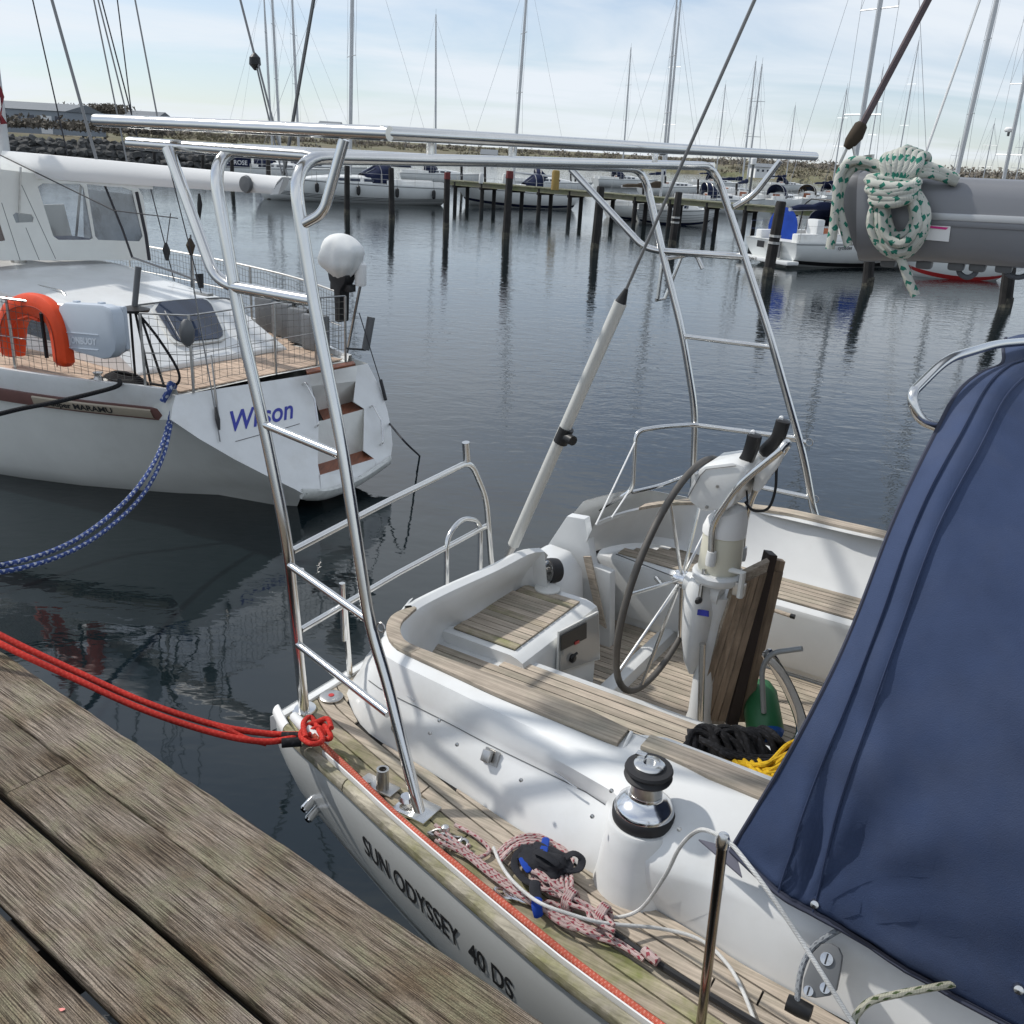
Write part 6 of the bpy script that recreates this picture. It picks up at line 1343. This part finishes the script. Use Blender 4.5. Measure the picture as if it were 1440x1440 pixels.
# outboard bracket on the far legs
tube('outboard_bracket', fillet(LNp([(925, 420, 1.35), (932, 365, 1.35), (978, 356, 1.45), (988, 378, 1.45)]), .03), .012, STEEL, arch, 10); tube('outboard_bracket', LNp([(958, 362, 1.42), (935, 420, 1.4), (922, 422, 1.35)]), .010, STEEL, arch, 8)
for (x, y) in ((548, 1022), (527, 879)): MB().tube([J.N(x, y, -1.44) + (J.f * math.cos(a) + UPV * math.sin(a)) * .016 + J.f * .025 for a in [k * .7 for k in range(10)]], .003, 5).build('ring_clip', STEELD, arch)
for (x, y, n) in ((1138, 622, 1.43), (1146, 702, 1.44)): MB().tube([J.N(x, y, n) + (J.f * math.cos(a) + UPV * math.sin(a)) * .02 for a in [k * .7 for k in range(10)]], .003, 5).build('ring_clip', STEELD, arch)
MB().lathe(J(.16, -1.50, 1.335), [(0, 0), (.028, .0), (.02, .012), (0, .012)], seg=12).build('foot_bolt', STEEL, arch)

# ---- pushpit, near and far
push = tube('pushpit', fillet([J.N(411, 775, -1.33), J.S(540, 708, -.50), J.S(662, 648, -.50), J.S(684, 700, -.48), J.S(691, 795, -.46), J(-.45, -.03, 1.40)], .07), .0135, STEEL, jt, 12)
tube('mid_rail', [J.N(423, 886, -1.31), J.S(560, 806, -.50), J.S(685, 739, -.48)], .0125, STEEL, push, 10)
tube('lower_rail', [J.N(424, 800, -1.33), J.N(424, 802, -1.33)], .01, STEEL, push, 6)
tube('grab_loop', fillet([J.S(628, 830, -.47), J.S(628, 755, -.49), J.S(650, 728, -.5), J.S(676, 733, -.49), J.S(675, 805, -.46)], .06), .0115, STEEL, push, 10)
tube('antenna_socket', [J.S(657, 648, -.50), J.S(655, 622, -.50)], .017, STEEL, push, 12)
tube('post', [J.S(484, 900, -.48), J.S(481, 820, -.48)], .012, STEEL, push, 10)
tube('post', [J(-.52, -1.0, 1.31), J.S(484, 852, -.48)], .012, STEEL, push, 8)
fpush = tube('pushpit', fillet([J(-.46, .95, 1.45), J.N(890, 690, .98), J.N(894, 606, 1.0), J.N(930, 600, 1.15), J.N(975, 597, 1.36), J.N(1060, 608, 1.42), J.N(1134, 622, 1.43)], .06), .0125, STEEL, jt, 12)
tube('mid_rail', spline([J.N(889, 692, .98), J.N(930, 682, 1.15), J.N(972, 666, 1.36)], 5), .011, STEEL, fpush, 10)
for a, c in (((893, 622), (838, 738)), ((885, 690), (860, 728))): tube('gate_wire', [J.N(*a, .97), UZ(*c, 1.62)], .0045, WHITEP, fpush, 6)
# ---- backstay with its white tensioner
bt = tube('backstay_tensioner', [J.N(722, 766, 0), J.N(873, 425, 0)], .027, mat('tensioner_grey', (.58, .58, .55), .4, .2), jt, 18)
MB().tube([J.N(873, 425, 0), J.N(881, 406, 0)], [.024, .008], 12).build('end_cone', BLACK, bt); MB().tube([J.N(722, 766, 0), J.N(713, 783, 0)], [.02, .016], 10).build('toggle', STEELD, bt); MB().tube([J.N(715, 778, 0), J(-.46, 0, 1.40)], .014, 8).build('chain_plate', STEELD, bt)
MB().tube([J.N(788, 622, 0), J.N(797, 602, 0)], [.033, .033], 14).build('clamp', BLACK, bt); MB().tube([J.N(793, 613, 0), J.N(806, 620, -.03)], [.026, .022], 10).build('clamp_knob', BLACK, bt)
bw_ = [J.N(880, 408, 0), J.N(1062, -2, 0)]; tube('backstay', [bw_[0], bw_[0] + (bw_[1] - bw_[0]) * 9], .0065, WIRE, jt, 8)

# ---- boom
def BN(x, y, n=0.): return J.N(x, y, n)
bm_dir = None
def boom_ring(xt, yt, xb, yb, w_, m_=.5):
    t_, b_ = BN(xt, yt), BN(xb, yb); o = []
    for k in range(16):
        a = 2 * math.pi * k / 16; v = .5 - .5 * math.cos(a) ; n = math.sin(a)
        o.append(t_.lerp(b_, .5 - .5 * math.copysign(abs(math.cos(a)) ** .6, math.cos(a))) - J.n * w_ * math.copysign(abs(n) ** .6, n))
    return o
boom = MB().rings([boom_ring(1213, 240, 1212, 368, .085), boom_ring(1300, 247, 1300, 368, .085), boom_ring(1440, 253, 1440, 377, .085)] + [[p + (BN(1440, 253) - BN(1300, 247)).normalized() * 2.6 for p in boom_ring(1440, 253, 1440, 377, .085)]]).build('boom', BOOMM, jt)
MB().rings([boom_ring(1190, 240, 1192, 278, .05), boom_ring(1181, 248, 1190, 308, .065), boom_ring(1192, 240, 1206, 350, .075), boom_ring(1214, 238, 1214, 366, .078)]).build('boom_end', BOOMD, boom)
zz_ = [J.N(x, y, -.093) for x, y in ((1290, 298), (1352, 302), (1352, 301), (1440, 306))]
gr_ = (BN(1440, 310) - BN(1290, 303)).normalized()
MB().box(J.N(1290, 303, -.088) + gr_ * 1.6, (3.2, .012, .022), (gr_, J.n, gr_.cross(J.n))).build('sail_track', ALU, boom, True, .003)
MB().box(J.N(1290, 312, -.086) + gr_ * 1.6, (3.2, .010, .02), (gr_, J.n, gr_.cross(J.n))).build('track_lip', BOOMM, boom, True, .003)
plate('sticker', [J.N(x, y, -.0905) for x, y in ((1300, 316), (1337, 318), (1334, 340), (1299, 337))], J.n * .002, WHITEP, boom); plate('sticker_print', [J.N(x, y, -.0925) for x, y in ((1302, 317), (1334, 320), (1330, 323), (1302, 320))], J.n * .001, mat('print_pink', (.62, .03, .22), .6), boom)
for x in (1250, 1300, 1345, 1375, 1412): MB().box(J.N(x, 369 + (x - 1250) * .05, 0), (.05, .05, .03), (J.f, J.n, UPV)).build('slide', GREYP, boom, True, .01)
for x0, x1, d_ in ((1347, 1374, 18), (1413, 1450, 18)): tube('reef_loop', spline([BN(x0, 372), BN(x0 + 3, 372 + d_ * .7), BN((x0 + x1) / 2, 372 + d_), BN(x1 - 3, 372 + d_ * .7), BN(x1, 374)], 6), .009, R_GREY, boom, 8)
MB().tube([BN(1222, 236), BN(1222, 218)], [.012, .018], 10).build('end_pin', STEELD, boom)
tl0, tl1 = BN(1198, 203, -.0), BN(1306, -2, 0); tube('topping_lift', [tl0, tl0 + (tl1 - tl0) * 8], .012, R_MAUVE, jt, 8)
MB().tube([BN(1190, 208), BN(1196, 200), BN(1204, 190), BN(1211, 176), BN(1213, 172)], [.012, .022, .026, .022, .013], 10).build('lashing', R_BROWN, jt)
tube('shackle', [BN(1192, 206), BN(1182, 228), BN(1190, 245)], .005, STEELD, jt, 6); tube('shackle', [BN(1200, 206), BN(1203, 222), BN(1200, 240)], .005, STEELD, jt, 6)

# ---- navy sprayhood
STITCH = mat('stitching', (.014, .024, .065), .8)
def hrow(pts): return [Vector(p) for p in pts] + [Vector((s, -n, z)) for s, n, z in reversed(pts[:-1])]
H0 = [(1.19, -1.43, 1.60), (1.275, -1.40, 1.89), (1.32, -1.35, 2.07), (1.35, -1.25, 2.24), (1.376, -1.10, 2.51), (1.395, -.85, 2.67), (1.40, -.6, 2.735), (1.42, -.3, 2.745), (1.45, 0, 2.735)]
H1 = [(1.36, -1.48, 1.575), (1.375, -1.44, 1.87), (1.40, -1.40, 2.06), (1.42, -1.31, 2.25), (1.44, -1.14, 2.53), (1.47, -.88, 2.69), (1.48, -.6, 2.76), (1.50, -.3, 2.775), (1.53, 0, 2.765)]
H1b = [(1.50, -1.50, 1.565), (1.50, -1.465, 1.85), (1.51, -1.43, 2.03), (1.52, -1.35, 2.21), (1.54, -1.19, 2.47), (1.57, -.92, 2.63), (1.58, -.62, 2.71), (1.60, -.3, 2.73), (1.62, 0, 2.725)]
H2 = [(1.95, -1.54, 1.53), (1.95, -1.53, 1.72), (1.95, -1.50, 1.88), (1.95, -1.46, 2.02), (1.97, -1.36, 2.19), (1.99, -1.02, 2.42), (2.0, -.6, 2.53), (2.0, -.3, 2.57), (2.0, 0, 2.58)]
H3 = [(2.7, -1.52, 1.49), (2.7, -1.50, 1.58), (2.7, -1.47, 1.66), (2.7, -1.42, 1.74), (2.7, -1.30, 1.83), (2.72, -1.0, 1.92), (2.75, -.6, 1.98), (2.75, -.3, 2.0), (2.75, 0, 2.0)]
H4 = [(3.3, -1.46, 1.49), (3.3, -1.43, 1.53), (3.3, -1.40, 1.57), (3.3, -1.35, 1.60), (3.3, -1.2, 1.63), (3.35, -.95, 1.66), (3.4, -.6, 1.68), (3.4, -.3, 1.69), (3.4, 0, 1.70)]
HR = [hrow(h) for h in (H0, H1, H1b, H2, H3, H4)]
cols_ = [spline([HR[r][k] for r in range(6)], 9) for k in range(17)]
rows_h = [spline([c_[i] for c_ in cols_], 7) for i in range(len(cols_[0]))]
def wrinkle(p, i, j):
    k = min(1, i / 10); v = Vector((p.x, p.y, p.z))
    a = mnoise.noise(Vector((p.x * 3.2 + p.z * 1.5, p.z * 1.1 - p.x * 2, 3))) * .026 + mnoise.noise(Vector((p.x * 9 + p.z * 5, p.z * 4 - p.x * 8, 8))) * .013 + mnoise.noise(Vector((p.x * 22 + p.z * 6, p.z * 9, 5))) * .004
    fan = 0
    d = math.hypot(p.x - 1.42, p.z - 1.58)
    if d < .6 and p.y < 0: fan = .014 * math.sin(math.atan2(p.z - 1.57, p.x - 1.40) * 15) * max(0, 1 - d / .6) * min(1, d / .12)
    return v + Vector((0, -1 if p.y < 0 else 1, .4)) * (a + fan) * k
rows_h = [[wrinkle(p, i, j) for j, p in enumerate(r)] for i, r in enumerate(rows_h)]
hood = soft(strip('sprayhood', [[J(*p) for p in r] for r in rows_h], CANVAS, jt, .004))
def hoodline(i, o=.004): return [J(*(p + Vector((0, -o if p.y < 0 else o, o)))) for p in rows_h[i]]
tube('edge_binding', hoodline(0, .0), .006, CANVASE, hood, 6)
tube('edge_binding', [J(*(r[0] + Vector((0, -.004, 0)))) for r in rows_h], .007, CANVASE, hood, 6)
strip('hem', [[J(*(r[0] + Vector((0, -.007, -.004)))) for r in rows_h], [J(*(r[0].lerp(r[1], .55) + Vector((0, -.008, 0)))) for r in rows_h]], CANVASE, hood)
for i in (8, 15): tube('seam', hoodline(i, .004), .0035, CANVASE if False else CANVAS, hood, 5); tube('seam_stitch', hoodline(i, .0068), .0011, STITCH, hood, 4)
def hood_hit(px, py):
    d = ray(px, py).normalized(); best = None
    for i, r in enumerate(rows_h):
        for p in r:
            if p.y > -1.2: continue
            w_ = J(*p); q = (w_ - CAM); e = (q - d * q.dot(d)).length
            if best is None or e < best[0]: best = (e, w_)
    return best[1]
for x, y in ((1150, 1272), (1432, 1395)):
    MB().lathe(hood_hit(x, y) - J.n * .004, [(0, -.004), (.013, -.004), (.013, .004), (.010, .010), (0, .012)], -J.n + UPV * .4, 16).build('snap_fastener', STEEL, hood)
plate('corner_flap', [J(1.20, -1.432, 1.605), J(1.24, -1.47, 1.56), J(1.10, -1.43, 1.585)], UPV * .005, mat('flap_grey', (.12, .12, .15), .8), hood)
tube('hood_frame', [J(*p) for p in [q + Vector((.03, .03 if q.y < 0 else -.03, -.03)) for q in rows_h[8]]], .0125, STEEL, hood, 10)
tube('grab_bar', fillet([J.N(1322, 602, -.80), J.N(1292, 590, -.86), J.N(1280, 555, -.86), J.N(1330, 505, -.62), J.N(1400, 484, -.2), J.N(1470, 478, .3), J.N(1560, 490, .8)], .10), .0135, STEEL, jt, 12)
# drawstring pouch by the far bench
pc = J.N(1222, 868, .80); dp = thing('drawstring_pouch', 'small navy pouch with a dangling black cord on the far cockpit bench', 'pouch', pc - UPV * .06)
bm = bmesh.new(); bmesh.ops.create_icosphere(bm, subdivisions=3, radius=1)
for v in bm.verts: v.co = pc + J.f * (v.co.x * .10 + .05) + J.n * v.co.y * .05 + UPV * (v.co.z * .045 + .01 * mnoise.noise(v.co * 4))
me = bpy.data.meshes.new('bag'); bm.to_mesh(me); bm.free(); soft(link('bag', me, NAVY, dp))
rope('cord', [J.N(1212, 862, .75), J.N(1202, 868, .71), J.N(1199, 888, .69), J.N(1195, 905, .69)], .005, R_BLACK, dp)

# ================================================================== LOOSE GEAR
# red mooring lines to the quarter cleat
cz = 1.36; cpos = UZ(432, 1030, 1.375)
ck = MB(); ck.tube([UZ(414, 1008, 1.385), UZ(425, 1020, 1.40), UZ(438, 1032, 1.40), UZ(460, 1044, 1.39)], [.018, .02, .02, .017], 10); ck.build('mooring_cleat', GEL, jt)
MB().tube([UZ(432, 1030, 1.31), UZ(432, 1030, 1.39)], .02, 8).build('cleat_foot', GEL, jt)
rl = thing('mooring_line', 'doubled bright red mooring line leading from the yacht\'s stern cleat to the pier', 'rope', cpos)
pts_r = [((-420, 650), 1.95), ((-150, 812), 1.78), ((0, 893), 1.68), ((100, 941), 1.585), ((200, 986), 1.50), ((300, 1019), 1.435), ((370, 1031), 1.40), ((415, 1033), 1.395), ((436, 1030), 1.40)]
for k, (dx, dy) in enumerate(((0, 0), (6, 12))):
    rope('strand', [UZ(x + (dx if x > 0 else 0) * .3, y + dy * (1 if x < 400 else .3), z + .012 * k) for (x, y), z in pts_r], .0108, R_RED, rl, 10, 8)
rope('splice_tail', [UZ(300, 1018, 1.455), UZ(320, 1026, 1.445), UZ(345, 1038, 1.42), UZ(375, 1046, 1.40)], .009, R_RED, rl)
for k in (0, 1): rope('chafe_sleeve', [UZ(396 + 0, 1036 + 9 * k, 1.405), UZ(424, 1036 + 7 * k, 1.405)], .0165, R_BLACK, rl, 10, raw=True)
kn = [(0, 0), (12, -8), (22, 4), (14, 16), (-4, 14), (-12, 2), (-2, -10), (16, -14), (26, -4), (30, 12), (10, 10), (-6, -4)]
rope('cleat_turns', [UZ(436 + x * .95, 1029 + y * .8, 1.40 + .012 * math.sin(i * 1.7) + .008) for i, (x, y) in enumerate(kn)], .0092, R_RED, rl, 10, 6)
rope('cleat_turns', [UZ(430 + x * .9, 1024 + y * 1.1, 1.425 + .012 * math.cos(i * 1.3)) for i, (x, y) in enumerate([(0, 12), (-4, -6), (8, -14), (20, 2), (26, 16), (8, 20), (-8, 10), (0, -2), (18, -8), (34, -12), (40, 0)])], .0092, R_RED, rl, 10, 6)
gl = thing('gunwale_line', 'faded red webbing line laid along the yacht\'s toe rail', 'rope', J(1, -(JB(1) - .1), 1.36))
P_ = [UZ(440, 1034, 1.41)] + [J(s, -(JB(s) - .041 + .003 * math.sin(s * 5)), 1.368 - .004 * math.sin(s * 7)) for s in [-.16 + .1 * i for i in range(40)]]
rope('line', P_, .0105, R_REDF, gl, 10, 3)
# stanchion socket, shackles and small deck hardware
ds = MB().box(UZ(533, 1105, 1.314), (.14, .06, .012), (J.f, J.n, UPV)).build('socket_plate', STEELD, jt, True, .004)
MB().lathe(UZ(538, 1108, 1.318), [(.022, 0), (.02, .07), (.021, .075), (.013, .075), (.013, .03), (0, .03)], seg=16).build('socket', STEELD, ds); MB().tube([UZ(519, 1098, 1.318), UZ(520, 1098, 1.395)], .006, 8).build('socket_pin', STEELD, ds)
sh = thing('shackle', 'tangle of worn shackles and a ball fitting by the arch foot', 'shackle', UZ(632, 1172, 1.31))
MB().lathe(UZ(626, 1166, 1.33), [(0, -.016), (.012, -.01), (.016, 0), (.012, .01), (0, .016)], seg=14).build('ball', STEEL, sh)
for i, (x, y) in enumerate(((612, 1172), (628, 1178), (640, 1180), (648, 1186), (634, 1188))):
    c = UZ(x, y, 1.32); a0 = i * 1.1; MB().tube([c + Vector((math.cos(a + a0) * .022, math.sin(a + a0) * .014, .006 * math.sin(2 * a))) for a in [k * .5 for k in range(13)]], .0055, 6).build('link', STEELD, sh)
s2_ = thing('snap_shackle', 'pair of bright snap shackles clipped together beside the pink rope', 'shackle', UZ(720, 1258, 1.315))
for i, (x, y) in enumerate(((708, 1256), (722, 1258), (734, 1262))):
    c = UZ(x, y, 1.325); MB().tube([c + J.f * math.cos(a) * .03 + J.n * math.sin(a) * .013 for a in [k * .5 for k in range(14)]], .005, 6).build('ring', STEEL, s2_)
# pink and white rope in a heap
rh = thing('rope_heap', 'heap of pink and white braided rope on the side deck', 'rope', UZ(780, 1250, 1.31))
def D(x, y, z=1.325): return UZ(x, y, z)
for k in range(9):
    off1, off2 = random.uniform(-12, 16), random.uniform(-20, 18); P_ = []
    for i in range(9):
        q = i / 8; x = 750 + q * 112 + random.uniform(-5, 5); y = 1232 + q * 72 + (off1 * (1 - q) + off2 * q) * .8 + random.uniform(-4, 4); P_.append(D(x, y, 1.325 + .012 * (k % 4) + random.uniform(0, .012)))
    rope('strand', P_, .0062, R_PINK, rh)
for k in range(4): rope('strand', [D(x + random.uniform(-3, 3), y + 4 * k - 4, 1.325 + .007 * k) for x, y in ((700, 1205), (722, 1185), (748, 1178), (775, 1185), (796, 1200), (800, 1225), (790, 1250), (770, 1245))], .0062, R_PINK, rh)
for k in range(3): rope('strand', [D(x, y + 5 * k, 1.325 + .005 * k) for x, y in ((612, 1160 + 6 * k), (650, 1190), (690, 1222), (730, 1250), (768, 1272), (830, 1305), (868, 1318), (905, 1340))], .0062, R_PINK, rh)
rope('strand', [D(x, y, 1.325) for x, y in ((640, 1160), (672, 1178), (688, 1196), (672, 1206), (650, 1200), (660, 1188))], .0062, R_PINK, rh)
for (x, y) in ((797, 1262), (843, 1284)):
    for k in range(4):
        c = D(x + k * 2.5, y + k * 2, 1.35); ax2 = (J.f * .8 + J.n * .2).normalized(); e_a, e_b = J.n, UPV
        rope('whipping', [c + e_a * math.cos(a) * .030 + e_b * math.sin(a) * .026 + ax2 * (.004 * a / 6) for a in [j * .52 for j in range(13)]], .006, R_PINK, rh, raw=True)
for k in range(5): rope('strand', [D(790 + 3 * k, 1262, 1.36), D(776 + 7 * k, 1240, 1.35 + .004 * k), D(782 + 5 * k, 1222, 1.335), D(786 + 5 * k, 1208, 1.33)], .006, R_PINK, rh)
rope('strand', [D(850, 1300, 1.335), D(838, 1308, 1.33), D(812, 1296, 1.33), D(790, 1276, 1.33), D(770, 1268, 1.335), D(764, 1278, 1.33), D(790, 1300, 1.33), D(830, 1312, 1.33)], .0062, R_PINK, rh)
# harness of black and blue webbing
hn = thing('safety_harness', 'black and blue webbing safety harness lying on the rope heap', 'harness', D(770, 1220, 1.33))
bm = bmesh.new(); bmesh.ops.create_icosphere(bm, subdivisions=4, radius=1); cc = D(768, 1212, 1.355)
for v in bm.verts:
    q = v.co.copy(); d_ = 1 + .28 * mnoise.noise(q * 1.8) + .12 * mnoise.noise(q * 4.5); v.co = cc + J.f * q.x * .085 * d_ + J.n * q.y * .055 * d_ + UPV * (max(-.5, q.z) * .034 * d_)
me = bpy.data.meshes.new('pouch'); bm.to_mesh(me); bm.free(); link('pouch', me, mat('webbing_black', (.018, .019, .024), .8, spec=.25, var=.3, vscale=30., bump=.2, bscale=200.), hn); WEB = MATS['webbing_black']
def webbing(name, P, w_, m): 
    b = MB(); flat_sweep(b, spline(P, 5), UPV, w_, .0035, 8); return b.build(name, m, hn)
webbing('strap', [D(790, 1210, 1.37), D(806, 1200, 1.385), D(818, 1208, 1.375), D(814, 1222, 1.36), D(798, 1224, 1.365), D(788, 1216, 1.37)], .012, WEB)
webbing('strap', [D(742, 1190, 1.345), D(728, 1200, 1.345), D(724, 1218, 1.345), D(736, 1236, 1.345), D(756, 1246, 1.35)], .012, WEB)
webbing('strap', [D(753, 1238, 1.36), D(752, 1252, 1.36), D(756, 1266, 1.36)], .016, WEB); webbing('blue_strap', [D(755, 1262, 1.365), D(755, 1276, 1.355), D(758, 1290, 1.335)], .015, BLUEC)
webbing('blue_strap', [D(764, 1200, 1.39), D(766, 1190, 1.375), D(768, 1178, 1.35)], .012, BLUEC); webbing('blue_panel', [D(734, 1206, 1.365), D(738, 1216, 1.365), D(745, 1226, 1.36)], .011, BLUEC)
webbing('strap', [D(752, 1196, 1.392), D(770, 1204, 1.402), D(786, 1216, 1.39)], .014, WEB)
# white lines
lw = thing('lifeline', 'slack white line threaded through the stanchion top', 'rope', J.N(1017, 1180, -1.75))
STP = J.N(1017, 1178, -1.75)
rope('line', [D(845, 1284, 1.34), D(868, 1290, 1.33), D(902, 1277, 1.40), D(935, 1232, 1.60), D(957, 1190, 1.76), D(985, 1167, 1.87), STP], .0052, R_WHITE, lw, 8, 8)
rope('line', [STP, J.N(1040, 1200, -1.76), J.N(1100, 1282, -1.80), J.N(1200, 1440, -1.84), J.N(1290, 1590, -1.86)], .0052, R_WHITE, lw, 8, 8)
wl2 = thing('white_line', 'thin white line running over the rope heap and forward along the deck', 'rope', D(900, 1300, 1.31))
rope('line', [D(694, 1192, 1.345), D(704, 1215, 1.35), D(722, 1240, 1.37), D(756, 1268, 1.39), D(800, 1285, 1.39), D(850, 1298, 1.37), D(930, 1306, 1.33), D(985, 1322, 1.325), D(1022, 1355, 1.325), D(1045, 1395, 1.325), D(1070, 1460, 1.325)], .0052, R_WHITE, wl2, 8, 8)
pol = tag(rope('boat_hook', [D(862, 1312, 1.33), D(920, 1352, 1.33), D(1000, 1402, 1.33), D(1100, 1462, 1.33)], .011, BLACK), 'black pole lying along the side deck forward of the rope heap', 'pole')
rope('grip', [D(905, 1336, 1.345), D(915, 1345, 1.345), D(925, 1353, 1.345)], .013, R_PINK, pol)
# rope under the hood and round the organiser
tag(rope('mossy_line', [D(1190, 1470, 1.49), D(1200, 1440, 1.50), D(1206, 1425, 1.51), D(1225, 1408, 1.53), D(1262, 1398, 1.55), D(1322, 1387, 1.57), D(1360, 1380, 1.57)], .0085, R_GREENM), 'mossy flecked line emerging from beneath the navy hood', 'rope')
tag(rope('clutch_line', [org(1190, 1303, .02), org(1165, 1318, .03), org(1146, 1332, .03), org(1134, 1350, .03), org(1127, 1372, .03), org(1124, 1395, .03), org(1123, 1412, .03)], .0075, R_GREY), 'grey braided line bent round the deck organiser', 'rope')
# cockpit clutter
bk = thing('rope_coil', 'black rope coil dumped on the cockpit bench', 'rope', UZ(1020, 1060, 1.34))
bm = bmesh.new(); bmesh.ops.create_icosphere(bm, subdivisions=3, radius=1); cc = UZ(1030, 1058, 1.37)
for v in bm.verts:
    q = v.co.copy(); d_ = 1 + .3 * mnoise.noise(q * 2); v.co = cc + J.f * q.x * .17 * d_ + J.n * q.y * .08 * d_ + UPV * max(-.4, q.z) * .06
me = bpy.data.meshes.new('tangle'); bm.to_mesh(me); bm.free(); soft(link('tangle', me, R_BLACK, bk))
rj = lambda a: random.uniform(-a, a)
for k in range(12):
    x0 = 968 + 9 * k; P_ = [UZ(x0 + rj(6), 1076 + rj(5), 1.35), UZ(x0 - 4 + rj(6), 1052 + rj(5), 1.40 + rj(.01)), UZ(x0 + 6 + rj(6), 1028 + rj(5), 1.45 + rj(.02)), UZ(x0 + 26 + rj(6), 1030 + rj(6), 1.455 + rj(.02)), UZ(x0 + 40 + rj(7), 1058 + rj(6), 1.42), UZ(x0 + 44 + rj(7), 1084 + rj(4), 1.37)]
    rope('coil', P_, .0125, R_BLACK, bk)
for k in range(3): rope('coil', [UZ(985 + 10 * k, 1040 + 4 * k, 1.47), UZ(1010 + 6 * k, 1052 + 5 * k, 1.475), UZ(1040 + 5 * k, 1062 + 4 * k, 1.46), UZ(1080, 1066 + 5 * k, 1.44), UZ(1120, 1058 + 5 * k, 1.43)], .0115, R_BLACK, bk)
yl = thing('rope_coil', 'yellow rope spilling from beneath the navy hood onto the bench', 'rope', UZ(1070, 1085, 1.34))
for k in range(10):
    P_ = [UZ(1002 + 4 * k + rj(5), 1070 + 1.8 * k + rj(3), 1.42 + rj(.012)), UZ(1038 + 2 * k + rj(6), 1073 + 2.2 * k + rj(4), 1.46 + rj(.015)), UZ(1076 + rj(6), 1072 + 3.6 * k + rj(5), 1.475 + rj(.02)), UZ(1110, 1052 + 5 * k + rj(7), 1.475 + rj(.02)), UZ(1150, 1035 + 5 * k, 1.45)]
    rope('strand', P_, .0088, R_YELLOW, yl)
for k in range(5): rope('strand', [UZ(1014 + 13 * k, 1066 + rj(4), 1.45), UZ(1030 + 13 * k, 1080 + k + rj(4), 1.485), UZ(1052 + 12 * k, 1097 + rj(4), 1.49), UZ(1074 + 10 * k, 1120, 1.46)], .0088, R_YELLOW, yl)
jg = thing('jug', 'green plastic jug with a blue base lying on the cockpit sole', 'jug', UZ(1072, 1050, .94))
jc_ = UZ(1075, 1046, .95); jx = (UZ(1064, 985, 1.06) - jc_).normalized()
MB().lathe(jc_ + UPV * .05, [(0, 0), (.075, .0), (.08, .02), (.08, .19), (.06, .235), (.02, .25), (0, .25)], jx, 20).build('body', GREENP, jg); MB().lathe(jc_ + UPV * .05, [(0, -.012), (.07, -.01), (.078, .004), (.06, .004)], jx, 20).build('base', BLUEP, jg)
MB().box(jc_ + UPV * .13 + jx * .12 - J.f * .04, (.02, .12, .025), (J.f, jx, UPV)).build('label_panel', GREYBOX, jg, True, .004)
ph = tag(tube('pump_handle', fillet([J.N(1074, 1002, .1), J.N(1071, 940, .1), J.N(1084, 918, .1), J.N(1128, 912, .1)], .05), .0115, mat('handle_grey', (.34, .36, .37), .45, .3), None, 12), 'bent grey tube handle standing beside the green jug', 'handle')
# green and white line hitched round the boom end
gc = thing('rope_coil', 'white and green flecked rope coil hitched over the end of the grey boom', 'rope', J.N(1260, 360, -.12))
GN = -.125; GR = .0155
def G(x, y, o=0.): return J.N(x, y, GN - o)
loops = [[(1240, 268), (1229, 290), (1228, 318), (1240, 344), (1262, 357), (1286, 350), (1301, 325), (1300, 298), (1288, 272), (1276, 258)],
         [(1248, 270), (1240, 292), (1241, 318), (1252, 337), (1268, 340), (1283, 330), (1290, 308), (1285, 285), (1274, 264)],
         [(1244, 270), (1234, 300), (1238, 330), (1256, 350), (1280, 348), (1296, 322), (1294, 290), (1280, 262)],
         [(1252, 268), (1247, 300), (1256, 328), (1272, 332), (1284, 312), (1282, 284), (1270, 262)]]
for i, lp_ in enumerate(loops): rope('loop', [G(x + random.uniform(-3, 3), y + random.uniform(-3, 3), .012 + .014 * ((i * 2) % 3) + random.uniform(-.004, .004)) for x, y in lp_], GR, R_GREEN, gc, 10, 6)
for i in range(5):
    y0 = 250 + i * 6.5 + random.uniform(-2, 2); tw = random.uniform(-5, 5); rope('turn', [J.N(1256 + random.uniform(-2, 2) + 35 * math.cos(a) * (1 - .05 * i), y0 + tw * math.cos(a) + 8 * math.sin(a) + 1.5 * a + (3 - i) * .6 * math.cos(a), GN - .03 - .03 * max(-.3, math.sin(a + .2))) for a in [j * .5 for j in range(13)]], GR, R_GREEN, gc, 10, 3)
for i in range(7):
    x0 = 1243 + i * 8; rope('bight', [G(1250 + i * 4, 252, .02), G(x0, 232 - 3 * math.sin(i), .02), G(x0 + 3, 214 + abs(i - 3) * 2.4, .0), G(x0 + 12, 212 + abs(i - 3) * 3, -.04), G(x0 + 10, 234, -.05)], GR, R_GREEN, gc, 10, 5)
rope('tail', [G(1256, 240, .01), G(1235, 232, .0), G(1210, 226, .0), G(1192, 230, .0), G(1180, 250, .01), G(1176, 285, .01), G(1172, 320, .01), G(1167, 350, .01)], GR, R_GREEN, gc, 10, 6)
rope('tail', [G(1246, 244, .0), G(1215, 233, -.02), G(1196, 240, -.02), G(1184, 262, -.01), G(1180, 290, .0), G(1186, 318, .0), G(1193, 346, .0)], GR * .95, R_GREEN, gc, 10, 6)
for k in range(3): rope('tail', [G(1280, 236 + 5 * k, .0), G(1302, 234 + 5 * k, -.01), G(1322, 240 + 4 * k, -.03), G(1346, 252 + 2 * k, -.05)], GR, R_GREEN, gc, 10, 5)
rope('tail', [G(1262, 352, .01), G(1270, 372, .01), G(1278, 395, .01), G(1288, 416, .01)], GR * .95, R_GREEN, gc, 10, 6)
